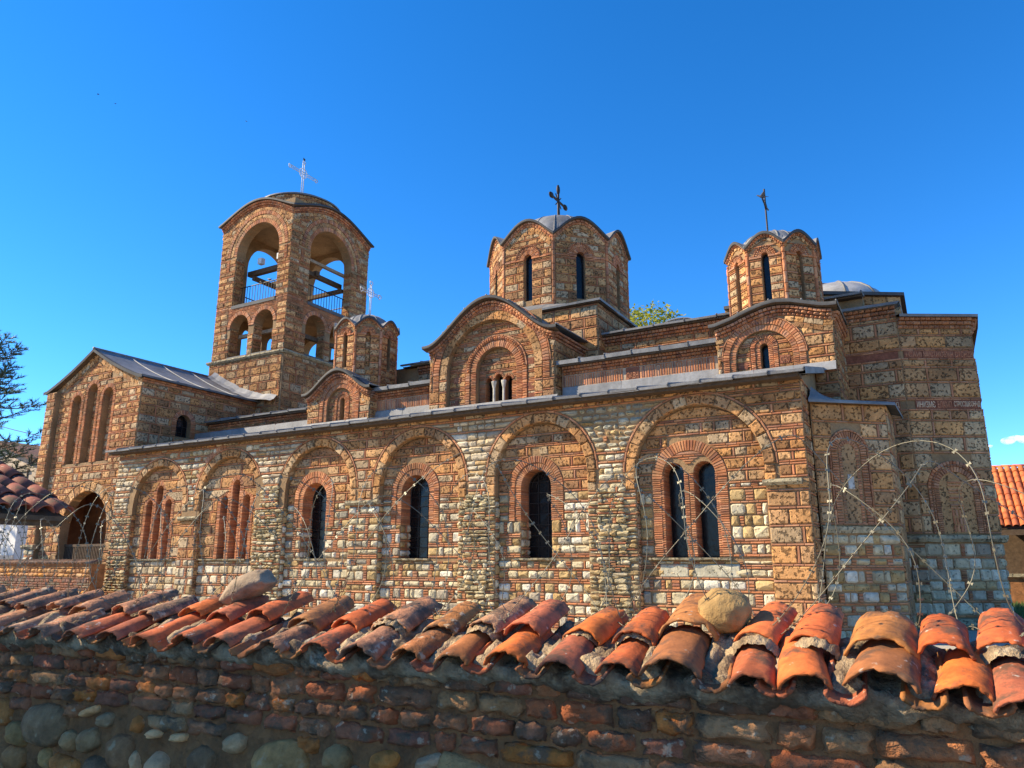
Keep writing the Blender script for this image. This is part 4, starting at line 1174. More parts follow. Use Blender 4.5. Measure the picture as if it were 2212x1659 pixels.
# ------------------------------------------------------------------ small side apse at the aisle's end
FD = Fr((-1.90, 14.62, 0), math.radians(40)); LD = 1.58
pd1 = FD.P(LD, 0)[:2]
da = MB()
rg = [(-1.90, 14.62), pd1, (pd1[0] + .05, 17.2), (-1.9, 17.6)]
vs, fs = loft([[(x, y, 0) for x, y in rg], [(x, y, 4.62) for x, y in rg]], True); da.add(vs, fs)
dapse = cpart('side_apse', da, M['mortar']); PART['dapse'] = dapse
DN = (.70, .14, 2.36, 3.70)
s_ = spans_fn(.012, LD - .012, [(DN[0], .42, 2.36, 3.66)])
lay(FD, 'dapse', 2.3, 4.55, s_, 'clois_grey')
lay(FD, 'dapse', G0, 2.12, spans_fn(.01, LD - .01), 'mixed')
ledge(FD, 0, LD, 2.15, 2.27, 0, .07, 'string_course')
ring(FD, 'dapse', DN[0], 3.66, .14, .21, 11, 'arch_brick', 'brick_dull', d=.018, back=.02, gap=.008)
ring(FD, 'dapse', DN[0], 3.66, .235, .365, 21, 'arch_brick', 'brick_dull', d=.035, back=.03, gap=.012)
ring(FD, 'dapse', DN[0], 3.66, .375, .41, 18, 'arch_brick', 'brick_dull', d=.04, back=.03, gap=.004)
for sd in (-1, 1):
    for r0, r1, d_, t_ in ((.14, .21, .018, .05), (.235, .365, .035, .05), (.375, .41, .04, .25)):
        a_, b_ = sorted((DN[0] + sd * r0, DN[0] + sd * r1)); jamb(FD, 'dapse', a_, b_, 2.32, 3.66, d=d_, back=.02, t=t_, pl='brick_dull')
nb = MB(); sheet(nb, FD, arch_poly((DN[0], .14, 2.32, 3.66)), .005); cpart('niche_back', nb, M['tufa'], col=(.42, .24, .11))
slab(FD, octo(DN[0] - .07, DN[0] + .06, DN[0] - .07, DN[0] + .06, 2.95, 3.22, .06), .02, 0, .01, 'field_stone', 'dapse', (.55, .53, .48), .003)
FDE = Fr((*pd1, 0), math.radians(89))
lay(FDE, 'dapse', G0, 4.55, spans_fn(.01, 1.5), 'clois_grey')
dm = MB(); dm.add([FD.P(-.05, 4.60, 0), FD.P(LD, 4.60, 0), FD.P(LD + .06, 4.58, .16), FD.P(-.1, 4.58, .16)], [(0, 1, 2, 3)])
d_roof = cpart('side_apse_roof', dm, M['wood'])
A_ = FD.P(-.12, 4.60, .17); B_ = FD.P(LD + .10, 4.60, .17); C_ = (pd1[0] + .25, 17.3, 4.60)
nn = 8; e0 = [tuple(A_[i] + (B_[i] - A_[i]) * t / nn for i in range(3)) for t in range(nn + 1)]
rid = [(-1.86 + (.25) * t / nn, 14.72 + 1.2 * t / nn, 4.86 - .08 * (t / nn) + .03 * (1 - t / nn) ** 3) for t in range(nn + 1)]
mid = [((e0[i][0] + rid[i][0]) / 2, (e0[i][1] + rid[i][1]) / 2, (e0[i][2] + rid[i][2]) / 2 - .05) for i in range(nn + 1)]
vs, fs = loft([[(x, y, z - .06) for x, y, z in e0], e0, mid, rid]); lead_panel(vs, fs, d_roof, 1.0, 'lead_panel', True)
lead_panel([B_, C_, (C_[0], C_[1], 4.54), (B_[0], B_[1], 4.54), rid[-1], (-1.5, 17.3, 4.9)], [(0, 3, 2, 1), (0, 1, 5, 4)], d_roof, .8)
# ------------------------------------------------------------------ west block (outer narthex) with its south gable
BX0, BX1, BY = -27.05, -21.9, 14.3
SB = Fr((0, BY, 0), 0.0)
RX, RZ, EZ = -24.55, 8.72, 7.50
def HB(u):
    t = abs(u - RX) / (RX - BX0 if u < RX else BX1 - RX); t = min(1, t)
    return EZ + (RZ - EZ) * ((1 - t) ** 1.0 * .75 + .25 * (1 - t) ** 2)
usB = [BX0 + (BX1 - BX0) * i / 24 for i in range(25)]
bm_ = MB()
AR = (-24.12, 1.27, .35, 2.62)           # open arch at the ground
NB = [(-25.42, .26, 4.85, 6.98), (-24.55, .27, 4.85, 7.28), (-23.66, .28, 4.85, 7.05)]
panel(bm_, SB, [(BX0, G0 - .4), (BX1, G0 - .4)] + [(u, HB(u) - .06) for u in reversed(usB)], [AR] + NB, .28)
nb2 = MB()
SB2 = SB.sub(-.22)
SLIT = (-24.50, .085, 5.05, 6.22)
panel(nb2, SB2, [(-25.75, 4.8), (-23.3, 4.8), (-23.3, 7.7), (-25.75, 7.7)], [SLIT], .2)
bm_.v, bm_.f = bm_.v, bm_.f
bm_.add(nb2.v, nb2.f)
SE_ = Fr((BX1, BY, 0), math.pi / 2)
WB = (1.65, .28, 5.72, 6.20)
panel(bm_, SE_, [(0, G0), (6.0, G0), (6.0, EZ - .02), (0, EZ - .02)], [WB], .3)
bm_.add([(BX0, BY, 0), (BX0, 22, 0), (BX0, 22, EZ), (BX0, BY, EZ)], [(3, 2, 1, 0)])
block = cpart('narthex_wall', bm_, M['mortar']); PART['block'] = block
pilw = .55
spB = spans_fn(BX0 + pilw + .05, BX1 - .02, [(n[0], n[1] + .15, n[2], n[3]) for n in NB] + [(AR[0], AR[1] + .34, 0, AR[3])], top=lambda u: HB(u) - .3)
lay(SB, 'block', G0, 8.55, spB, 'clois_small')
curve_course(SB, 'block', [u for u in usB if u > BX0 + pilw], lambda u: HB(u) - .07, 2, .12, .24, 'tufa', [(n[0], n[1] + .15, n[2], n[3]) for n in NB])
SBp = SB.sub(.16)
pb = MB(); pb.add([SBp.P(BX0, 0, 0), SBp.P(BX0 + pilw, 0, 0), SBp.P(BX0 + pilw, 7.45, 0), SBp.P(BX0, 7.45, 0), SB.P(BX0, 0, 0), SB.P(BX0 + pilw, 0, 0), SB.P(BX0 + pilw, 7.45, 0), SB.P(BX0, 7.45, 0)], [(0, 1, 2, 3), (1, 5, 6, 2), (4, 0, 3, 7), (3, 2, 6, 7)])
cpart('pilaster', pb, M['mortar'])
lay(SBp, 'block', G0, 2.05, spans_fn(BX0 + .02, BX0 + pilw - .02), 'mixed')
lay(SBp, 'block', 2.2, 7.43, spans_fn(BX0 + .02, BX0 + pilw - .02), 'clois_small')
ledge(SBp, BX0 - .1, BX0 + pilw + .12, 2.06, 2.2, -.1, .12, 'impost')
ring(SB, 'block', AR[0], AR[3], AR[1], AR[1] + .30, 15, 'arch_stone', 'tufa', d=.035, back=.27, gap=.014, bev=.02, jit=.01)
for sd in (-1, 1):
    a_, b_ = sorted((AR[0] + sd * AR[1], AR[0] + sd * (AR[1] + .30))); lay(SB, 'block', .4, AR[3], spans_fn(a_, b_), 'clois')
for k, n in enumerate(NB):
    ring(SB, 'block', n[0], n[3], n[1], n[1] + .14, 18, 'arch_brick', 'brick', d=.03, back=.2, gap=.010)
    for sd in (-1, 1):
        a_, b_ = sorted((n[0] + sd * n[1], n[0] + sd * (n[1] + .14))); jamb(SB, 'block', a_, b_, n[2], n[3], d=.03, back=.2)
    hl = [(SLIT[0], SLIT[1] + .02, SLIT[2], SLIT[3])] if k == 1 else []
    fu = lambda s, n=n: (lambda v: n[0] + s * (arch_half((n[0], n[1] - .01, 4, n[3]), v) or 0))
    lay(SB2, 'block', 4.87, n[3] + n[1] - .04, spans_fn(fu(-1), fu(1), hl), 'clois_small')
    if k != 1:
        ring(SB2, 'block', n[0], n[3] - .15, .13, .22, 11, 'arch_brick', 'brick_dull', d=.04, back=.02, gap=.01)
window(SB2, SLIT[0], SLIT[1], SLIT[2], SLIT[3], -.15, 1, 4, False, False)
sill(SB2, SLIT[0] - .12, SLIT[0] + .12, 5.04, -.1, .06, .03)
# inside the arch: plastered wall, railing
iw = MB(); iw.add([(-26.4, 15.6, 0), (-22.2, 15.6, 0), (-22.2, 15.6, 4.6), (-26.4, 15.6, 4.6), (-26.4, 14.5, 4.6), (-22.2, 14.5, 4.6), (-26.4, 14.5, 0), (-22.2, 14.5, 0)], [(0, 1, 2, 3), (3, 2, 5, 4), (0, 3, 4, 6), (1, 7, 5, 2)])
cpart('porch_wall', iw, M['plaster'])
dk = MB(); dk.add([(-24.9, 15.59, 2.1), (-24.35, 15.59, 2.1), (-24.38, 15.59, 2.55), (-24.62, 15.59, 2.62), (-24.85, 15.59, 2.4)], [(0, 1, 2, 3, 4)]); cpart('hole', dk, M['dark'])  # flat near-black patch; the dark of a hole put into colour
rl = MB(); rl.box(AR[0] - AR[1], AR[0] + AR[1], 14.5, 14.56, 2.12, 2.2); rl.box(AR[0] - AR[1], AR[0] + AR[1], 14.5, 14.55, 1.45, 1.5)
rail = cpart('porch_railing', rl, M['wood'])
n_ = 30
for i in range(n_):
    x = AR[0] - AR[1] + .04 + (2 * AR[1] - .08) * i / (n_ - 1)
    m2 = MB(); m2.box(x - .02, x + .02, 14.51, 14.545, 1.5, 2.12); m2.build('baluster', M['wood'], rail)
# east side
lay(SE_, 'block', 5.0, 7.30, spans_fn(.02, 4.9, [(WB[0], WB[1] + .19, WB[2] - .05, WB[3])]), 'clois')
for r in range(2): path_bricks(SE_, 'block', [(0, 7.32 + r * .075), (5, 7.32 + r * .075)], .2, .06, .03 + .03 * r)
ring(SE_, 'block', WB[0], WB[3], WB[1], WB[1] + .17, 20, 'arch_brick', 'brick', d=.03, back=.25, gap=.010)
for sd in (-1, 1):
    a_, b_ = sorted((WB[0] + sd * WB[1], WB[0] + sd * (WB[1] + .17))); jamb(SE_, 'block', a_, b_, WB[2], WB[3], d=.03, back=.25)
window(SE_, WB[0], WB[1], WB[2], WB[3], -.2, 3, 4)
# lead roof of the block
wr = MB(); 
vs, fs = loft([[(u, BY - .18, HB(u) - .03) for u in usB], [(u, BY + .02, HB(u) - .05) for u in usB]]); wr.add(vs, fs)
blk_roof = cpart('narthex_roof', wr, M['wood'])
xo = .22
def prof(a, b, n):
    out = []
    for i in range(n + 1):
        u = a + (b - a) * i / n
        z = HB(max(BX0, min(BX1, u))) + .03
        if u < BX0: z = EZ + .03 - (BX0 - u) * .15
        if u > BX1: z = EZ + .03 - (u - BX1) * .15
        out.append((u, z))
    return out
for (a, b) in ((BX0 - xo, RX), (RX, BX1 + xo)):
    pp = prof(a, b, 12)
    vs, fs = loft([[(u, BY - .20, z - .10) for u, z in pp], [(u, BY - .21, z) for u, z in pp], [(u, BY - .1, z + .01) for u, z in pp]]); lead_panel(vs, fs, blk_roof, .35, 'eave_strip')
    for k in range(7):
        y0_ = BY - .1 + k * 1.25; y1_ = y0_ + 1.24
        vs, fs = loft([[(u, y0_, z + .01) for u, z in pp], [(u, y1_, z + .01) for u, z in pp]]); lead_panel(vs, fs, blk_roof, 1.05)
        m2 = MB(); m2.tube([(u, y1_, z + .02) for u, z in pp], .024, 5); m2.build('roll', M['lead'], blk_roof, True, (.30, .30, .30))
    e = pp[-1] if b > RX else pp[0]
    vs, fs = loft([[(e[0], BY - .2, e[1] - .06), (e[0], 23, e[1] - .06)], [(e[0], BY - .2, e[1] + .01), (e[0], 23, e[1] + .01)]]); lead_panel(vs, fs, blk_roof, .6, 'eave_strip')
m2 = MB(); m2.tube([(RX, BY - .22, RZ + .05), (RX, 19.0, RZ + .05)], .045, 6); m2.build('roll', M['lead'], blk_roof, True, LEAD)
# crumpled lead flashing where the roof meets the tower
n_ = 14; pts0, pts1 = [], []
for i in range(n_ + 1):
    x = -24.4 + 3.6 * i / n_
    z = HB(max(BX0, min(BX1, x))) if x < BX1 else EZ - (x - BX1) * .15
    pts0.append((x, 18.96 - .35, z + .06 + .05 * nz(x * 3, 1))); pts1.append((x, 18.93 + .04 * nz(x * 4, 3), z + .34 + .1 * nz(x * 2.3, 2)))
pm = [((a[0] + b[0]) / 2, (a[1] + b[1]) / 2 - .05 * nz(a[0] * 5, 8), (a[2] + b[2]) / 2 - .05) for a, b in zip(pts0, pts1)]
vs, fs = loft([pts0, pm, pts1]); lead_panel(vs, fs, blk_roof, 1.45, 'flashing')

# low wall between the block and the southwest gable
SLW = Fr((0, 17.0, 0), 0)
lw = MB(); lw.box(-21.9, -16.3, 17.0, 20.0, 4.5, 6.35); lwo = cpart('west_wall', lw, M['mortar']); PART['lw'] = lwo
lay(SLW, 'lw', 5.5, 6.14, spans_fn(-21.85, -16.35), 'clois_small')
for r in range(2): path_bricks(SLW, 'lw', [(-21.85, 6.15 + r * .075), (-16.35, 6.15 + r * .075)], .1, .06, .03 + .05 * r, cen=.03)
w2 = MB(); w2.box(-21.9, -16.3, 16.82, 17.0, 6.29, 6.33); lwr = cpart('west_roof', w2, M['wood'])
roof_sheets(lwr, -21.88, -16.25, (16.76, 6.40), (20.0, 7.2), .8)

# ------------------------------------------------------------------ bell tower
TX0, TX1, TY0, TY1 = -24.75, -20.72, 19.0, 23.45
TW_, TD_ = TX1 - TX0, TY1 - TY0
TS = Fr((TX0, TY0, 0), 0.0); TE = Fr((TX1, TY0, 0), math.pi / 2); TN = Fr((TX1, TY1, 0), math.pi); TWf = Fr((TX0, TY1, 0), -math.pi / 2)
ZL, ZP, ZC = 9.38, 11.62, 15.30
THK = .42
tw = MB()
tw.box(TX0 - .05, TX1 + .05, TY0 - .05, TY1 + .05, 0.2, ZL)
def tower_face(fr, w, vis):
    c = w / 2 + (.13 if fr is TS else 0)
    big = (c, 1.21, ZP + .02, 13.80)
    lo = [(c - .68, .53, ZL + .08, 10.66), (c + .68, .53, ZL + .08, 10.66)]
    H = lambda u: ZC + .72 * hump((u - w / 2) / (w / 2), .52)
    us = [w * i / 24 for i in range(25)]
    panel(tw, fr, [(0, ZL), (w, ZL)] + [(u, H(u) - .06) for u in reversed(us)], [big] + lo, THK, back=True)
    return c, big, lo, H, us
TF = [(fr, w, *tower_face(fr, w, v)) for fr, w, v in ((TS, TW_, 1), (TE, TD_, 1), (TN, TW_, 0), (TWf, TD_, 0))]
tw.box(TX0 + THK - .05, TX1 - THK + .05, TY0 + THK - .05, TY1 - THK + .05, ZP - .25, ZP - .02)      # belfry floor
tw.box(TX0 + .3, TX1 - .3, TY0 + .3, TY1 - .3, 15.15, 15.9)                                          # vault above
tower = cpart('bell_tower', tw, M['mortar']); PART['tower'] = tower
for fr, w, c, big, lo, H, us in TF:
    inner = [(big[0], big[1] + .02, big[2], big[3])]
    ring(fr, 'tower', big[0], big[3], big[1], big[1] + .17, 40, 'arch_brick', 'brick', d=.015, back=THK * .5, gap=.011)
    if fr in (TN, TWf): continue
    ring(fr, 'tower', big[0], big[3], big[1] + .18, big[1] + .34, 15, 'arch_stone', 'tufa_grey', d=.02, back=.03, gap=.006, bev=.01, jit=.008)
    ring(fr, 'tower', big[0], big[3], big[1] + .35, big[1] + .50, 52, 'arch_brick', 'brick', d=.04, back=.03, gap=.011)
    for sd in (-1, 1):
        a_, b_ = sorted((big[0] + sd * (big[1] + .35), big[0] + sd * (big[1] + .50))); jamb(fr, 'tower', a_, b_, 13.15, 13.72, d=.04)
    sp1 = spans_fn(.0, w, [(big[0], big[1] + .01, ZP, 13.6, .02)])
    lay(fr, 'tower', ZP + .02, 13.14, sp1, 'tower')
    lay(fr, 'tower', 13.15, 13.71, spans_fn(0, w, [(big[0], big[1] + .38, 13, 13.71)]) if False else spans_fn(0, w, [(big[0], big[1] + .51, 13, 13.8)]), 'tower')
    for sd in (-1, 1):
        a_, b_ = sorted((big[0] + sd * big[1], big[0] + sd * (big[1] + .34))); lay(fr, 'tower', 13.15, 13.71, spans_fn(a_, b_), 'tower')
    lay(fr, 'tower', 13.73, 15.0, spans_fn(0, w, [(big[0], big[1] + .64, 13.6, 13.72)], top=lambda u, H=H: H(u) - .36), 'tower')
    ring(fr, 'tower', big[0], big[3], big[1] + .51, big[1] + .63, 24, 'arch_stone', 'tufa', d=.03, back=.03, gap=.014, bev=.015, jit=.008)
    lay(fr, 'tower', 15.0, 15.85, spans_fn(0, w, [(big[0], big[1] + .64, 13.6, 13.72)], top=lambda u, H=H: H(u) - .34), 'bricks')
    curve_course(fr, 'tower', us, lambda u, H=H: H(u) - .345, 2, .12, .22, 'tufa', [(big[0], big[1] + .64, 13.6, 13.72)])
    for r in range(3):
        path_bricks(fr, 'tower', [(u, H(u) - .33 + r * .08) for u in us], .10 if r % 2 == 0 else .14, .066, .03 + .05 * r, cen=.04)
    # lower stage
    g = .16
    lay(fr, 'tower', ZL + .02, 11.35, spans_fn(0, w, [(lo[0][0], lo[0][1] + g * .0, ZL, 10.5, .02), (lo[1][0], lo[1][1], ZL, 10.5, .02), (c, 1.40, 10.3, 11.36, .02)]), 'tower')
    lay(fr, 'tower', 10.34, 11.58, spans_fn(c - 1.39, c + 1.39, [(l[0], l[1] + g + .02, ZL, l[3]) for l in lo]), 'bricks')
    lay(fr, 'tower', 11.36, ZP, spans_fn(0, w, [(c, 1.40, 10, 12, .02)]), 'bricks')
    for l in lo:
        ring(fr, 'tower', l[0], l[3], l[1], l[1] + g, 20, 'arch_brick', 'brick', d=.035, back=THK * .6, gap=.011)
    # masonry on the reveals seen from the front
    if fr is TS: fj = Fr((TX0 + big[0] - big[1], TY0, 0), math.pi / 2); fl = [Fr((TX0 + l[0] - l[1], TY0, 0), math.pi / 2) for l in lo]
    else: fj = Fr((TX1 - THK, TY0 + big[0] + big[1], 0), 0.0); fl = [Fr((TX1 - THK, TY0 + l[0] + l[1], 0), 0.0) for l in lo]
    lay(fj, 'tower', ZP + .02, 13.7, spans_fn(.01, THK - .01), 'tower')
    for f_ in fl: lay(f_, 'tower', ZL + .1, 10.7, spans_fn(.01, THK - .01), 'tower')
    # base
    lay(fr.sub(.05), 'tower', 6.6, ZL - .12, spans_fn(0, w), 'clois')
    ledge(fr, -.12, w + .12, ZL - .10, ZL + .02, 0, .16, 'string_course')
    # lead covered sill of the belfry opening
    s0, s1 = big[0] - big[1] - .02, big[0] + big[1] + .02
    vs = [fr.P(s0, ZP - .12, .05), fr.P(s1, ZP - .12, .05), fr.P(s1, ZP + .02, .05), fr.P(s0, ZP + .02, .05), fr.P(s1, ZP + .05, -THK), fr.P(s0, ZP + .05, -THK)]
    lead_panel(vs, [(0, 1, 2, 3), (3, 2, 4, 5)], tower, .5, 'lead_sill')
    for l in lo:
        vs = [fr.P(l[0] - l[1], ZL + .02, .07), fr.P(l[0] + l[1], ZL + .02, .07), fr.P(l[0] + l[1], ZL + .10, .05), fr.P(l[0] - l[1], ZL + .10, .05), fr.P(l[0] + l[1], ZL + .14, -THK), fr.P(l[0] - l[1], ZL + .14, -THK)]
        lead_panel(vs, [(0, 1, 2, 3), (3, 2, 4, 5)], tower, .5, 'lead_sill')
    # iron railing
    mb = MB(); d_ = -.30
    mb.bar(fr.P(s0, ZP + .88, d_), fr.P(s1, ZP + .88, d_), .022, 5); mb.bar(fr.P(s0, ZP + .12, d_), fr.P(s1, ZP + .12, d_), .018, 5)
    rail = cpart('belfry_railing', mb, M['iron'])
    for i in range(17):
        u = s0 + (s1 - s0) * i / 16
        m2 = MB(); m2.bar(fr.P(u, ZP + .05, d_), fr.P(u, ZP + .88, d_), .012, 4); m2.build('railing_bar', M['iron'], rail)
# far railings, seen through the openings
for fr, w, c, big, lo, H, us in TF[2:]:
    mb = MB(); s0, s1 = big[0] - big[1], big[0] + big[1]
    mb.bar(fr.P(s0, ZP + .88, -.3), fr.P(s1, ZP + .88, -.3), .022, 5); mb.bar(fr.P(s0, ZP + .12, -.3), fr.P(s1, ZP + .12, -.3), .018, 5)
    rail = cpart('belfry_railing', mb, M['iron'])
    for i in range(17):
        u = s0 + (s1 - s0) * i / 16
        m2 = MB(); m2.bar(fr.P(u, ZP + .05, -.3), fr.P(u, ZP + .88, -.3), .012, 4); m2.build('railing_bar', M['iron'], rail)
# timber beams of the bell frame
for a, b, r, mt in (((TX0 + .7, TY0 + .9, 13.35), (TX1 - .7, TY0 + .9, 13.35), .10, 'wood'), ((TX0 + .7, TY0 + 2.2, 13.35), (TX1 - .7, TY0 + 2.2, 13.35), .10, 'wood'), ((TX1 - .9, TY0 + .7, 13.3), (TX1 - .9, TY1 - .7, 13.3), .09, 'wood'),
                ((TX0 + 1.2, TY0 + .7, 13.05), (TX0 + 1.2, TY1 - .7, 13.05), .08, 'wood'), ((TX1 - .45, TY0 + 1.0, 13.62), (TX1 - .45, TY1 - .9, 13.62), .06, 'wood_pale'), ((TX0 + .8, TY1 - 1.0, 12.95), (TX1 - .5, TY1 - 1.0, 12.95), .08, 'wood'),
                ((TX0 + 1.0, TY0 + .45, 10.45), (TX1 - .7, TY0 + .45, 10.45), .07, 'wood_pale'), ((TX1 - .4, TY0 + .8, 10.35), (TX1 - .4, TY1 - .8, 10.35), .08, 'wood'), ((TX0 + .8, TY1 - .6, 10.0), (TX1 - .8, TY1 - .6, 10.0), .07, 'wood')):
    mb = MB(); a = Vector(a); b = Vector(b); dv = (b - a).normalized(); sd = dv.cross(Vector((0, 0, 1))) * r; uz = Vector((0, 0, r))
    q = []
    for p in (a, b): q += [p - sd - uz, p + sd - uz, p + sd + uz, p - sd + uz]
    mb.add(q, [(0, 1, 2, 3), (7, 6, 5, 4), (0, 4, 5, 1), (1, 5, 6, 2), (2, 6, 7, 3), (3, 7, 4, 0)])
    cpart('beam', mb, M[mt])
for x in (-23.1, -22.0):                # two small floodlight boxes under the arch
    mb = MB(); mb.box(x - .11, x + .11, TY0 + .55, TY0 + .75, 13.55, 13.8)
    o = tag(mb.build('floodlight', M['white_metal']), ('left' if x < -22.5 else 'right') + ' of two small grey floodlights on the beam inside the bell tower arch', 'floodlight', 'floodlights in the bell tower'); recenter(o)
mb = MB()                                # bell hidden among the beams
prof_ = [(.04, 0), (.12, -.03), (.2, -.12), (.24, -.3), (.3, -.45), (.36, -.52), (.33, -.52)]
rings = [[(-22.6 + r * math.cos(2 * math.pi * i / 16), 21.1 + r * math.sin(2 * math.pi * i / 16), 13.25 + z) for i in range(16)] for r, z in prof_]
vs, fs = loft(rings, True); mb.add(vs, fs)
o = tag(mb.build('bell', M['iron'], None, True), 'dark bell hanging from the timber frame in the bell tower', 'bell'); recenter(o)
# tower roof: wavy lead eave, then the low round drum and cap
TC = ((TX0 + TX1) / 2, (TY0 + TY1) / 2)
rw = MB(); loopl = []; loopw = []
for fr, w, c, big, lo, H, us in TF:
    for u in us[:-1]:
        p = fr.P(u, H(u), .17); t = (u - w / 2) / (w / 2)
        px = fr.P(u + .17 * t * abs(t) ** 3, H(u), .17)
        loopl.append((px[0], px[1], H(u))); loopw.append(fr.P(u, H(u) - .09, -.02))
vs, fs = loft([loopw, [(x, y, z - .055) for x, y, z in loopl]], True); rw.add(vs, fs)
troof = cpart('bell_tower_roof', rw, M['wood'])
n = len(loopl)
for k in range(8):
    ids = [i % n for i in range(k * 12, (k + 1) * 12 + 1)]
    def at(i, t):
        x, y, z = loopl[i]; return (x + (TC[0] - x) * t, y + (TC[1] - y) * t, z * (1 - t) + 16.25 * t + .02)
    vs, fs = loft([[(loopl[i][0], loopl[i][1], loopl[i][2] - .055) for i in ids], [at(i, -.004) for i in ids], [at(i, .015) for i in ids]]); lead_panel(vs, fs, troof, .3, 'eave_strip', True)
    vs, fs = loft([[at(i, .015) for i in ids], [at(i, .12) for i in ids], [at(i, .3) for i in ids], [at(i, .55) for i in ids]])
    lead_panel(vs, fs, troof, .8, 'lead_panel', True)
rd = MB(); NR = 48; RR = 1.66
cyl = lambda r, z: [(TC[0] + r * math.cos(2 * math.pi * i / NR), TC[1] + r * math.sin(2 * math.pi * i / NR), z) for i in range(NR)]
vs, fs = loft([cyl(RR, 15.4), cyl(RR, 16.48)], True); rd.add(vs, fs)
rdo = cpart('tower_top_drum', rd, M['mortar']); PART['ttop'] = rdo
for k in range(16):
    th = math.radians(-112 + (k + .5) * 10.6 - 40)
    hwid = RR * math.tan(math.radians(5.3))
    fr_ = Fr((TC[0] + RR * math.cos(th), TC[1] + RR * math.sin(th), 0), th + math.pi / 2)
    lay(fr_, 'ttop', 15.9, 16.46, spans_fn(-hwid + .004, hwid - .004), 'drum_s')
fr_ = Fr((TC[0] + (RR + .03) * math.cos(math.radians(-100)), TC[1] + (RR + .03) * math.sin(math.radians(-100)), 0), math.radians(-10))
plaque(fr_, -.2, .2, 16.2, 16.40, 'ЗАЕ', .02, 'mortar', 'plaque')
cap = MB(); vs, fs = loft([cyl(RR - .02, 16.45), cyl(RR + .08, 16.47)], True); cap.add(vs, fs); capo = cpart('tower_cap', cap, M['wood'])
for k in range(8):
    ids = [i % NR for i in range(k * 6, k * 6 + 7)]
    rg_ = [[cyl(r, z)[i] for i in ids] for r, z in ((RR + .08, 16.47), (RR + .09, 16.52), (1.4, 16.72), (1.0, 16.92), (.5, 17.08), (.01, 17.15))]
    vs, fs = loft(rg_); lead_panel(vs, fs, capo, .8, 'lead_panel', True)

# ------------------------------------------------------------------ crosses (arms run north-south)
def wire_cross(x, y, z0, h, arm, mat, name, label, gap=.045, r=.014, ring_r=.19):
    mb = MB(); zc = z0 + h * .66
    t = thing(name, label, 'cross', (x, y, z0))
    for s in (-1, 1):
        mb.bar((0, s * gap, 0), (0, s * gap, h - .12), r, 5)
    mb.build('upright', mat, t, True)
    m2 = MB()
    for s in (-1, 1): m2.bar((0, -arm + .1, zc - z0 + s * gap), (0, arm - .1, zc - z0 + s * gap), r, 5)
    m2.build('arm', mat, t, True)
    m3 = MB(); m3.tube([(0, ring_r * math.cos(2 * math.pi * i / 20), zc - z0 + ring_r * math.sin(2 * math.pi * i / 20)) for i in range(20)], r, 5, True); m3.build('ring', mat, t, True)
    for cy_, cz_ in ((0, h - .08), (-arm + .06, zc - z0), (arm - .06, zc - z0)):
        m4 = MB(); m4.tube([(0, cy_ + .07 * math.cos(2 * math.pi * i / 12) * (1 + .35 * math.cos(3 * 2 * math.pi * i / 12)), cz_ + .07 * math.sin(2 * math.pi * i / 12) * (1 + .35 * math.sin(3 * 2 * math.pi * i / 12))) for i in range(12)], r, 5, True); m4.build('trefoil', mat, t, True)
    return t
wire_cross(TC[0], TC[1], 17.2, 1.75, .85, M['white_metal'], 'cross', 'pale open metalwork cross with ring on top of the bell tower', .05, .02, .22)
wire_cross(-15.1, 17.3, 9.25, 1.22, .50, M['white_metal'], 'cross', 'pale open metalwork cross on the small western dome beside the bell tower', .032, .014, .15)
t = thing('cross', 'ornate dark iron cross with leaf shaped ends on the central dome', 'cross', (-9.88, 20.45, 12.5))
mb = MB(); mb.bar((0, 0, 0), (0, 0, 1.2), .055, 6, .035); mb.build('upright', M['iron'], t)
mb = MB(); mb.bar((0, -.52, .86), (0, .52, .86), .04, 6); mb.bar((0, -.2, 1.06), (0, .2, .66), .02, 5); mb.bar((0, -.2, .66), (0, .2, 1.06), .02, 5); mb.build('arm', M['iron'], t)
for cy_, cz_, ry, rz in ((0, 1.28, .08, .19), (-.52, .86, .15, .11), (.52, .86, .15, .11)):
    m4 = MB(); rings = []
    for i in range(7):
        q = math.pi * i / 6; rr = math.sin(q)
        if rz > ry: rings.append([(.06 * rr * math.cos(2 * math.pi * j / 8), cy_ + ry * rr * math.sin(2 * math.pi * j / 8), cz_ - rz * math.cos(q)) for j in range(8)])
        else: rings.append([(.06 * rr * math.cos(2 * math.pi * j / 8), cy_ - ry * math.cos(q), cz_ + rz * rr * math.sin(2 * math.pi * j / 8)) for j in range(8)])
    vs, fs = loft(rings, True); m4.add(vs, fs); m4.build('leaf', M['iron'], t, True)
def plain_cross(x, y, z0, h, arm, zc, label, r=.022):
    t = thing('cross', label, 'cross', (x, y, z0))
    mb = MB(); mb.bar((0, 0, 0), (0, 0, h), r, 6); mb.build('upright', M['iron'], t)
    mb = MB(); mb.tube([(0, -arm, zc + .02), (0, -arm * .5, zc - .01), (0, 0, zc), (0, arm * .5, zc - .01), (0, arm, zc + .02)], r * .9, 5)
    for s in (-1, 1): mb.bar((0, s * arm * .6, zc), (0, 0, zc + s * .0 + .14), r * .5, 5); mb.bar((0, s * arm * .6, zc), (0, 0, zc - .14), r * .5, 5)
    mb.build('arm', M['iron'], t)
    return t
plain_cross(-2.83, 17.42, 9.28, 1.24, .36, .82, 'thin dark iron cross on the small eastern dome')
plain_cross(-2.15, 20.5, 8.6, 1.25, .30, .8, 'thin dark iron cross rising behind the eastern dome beside the low apse dome')

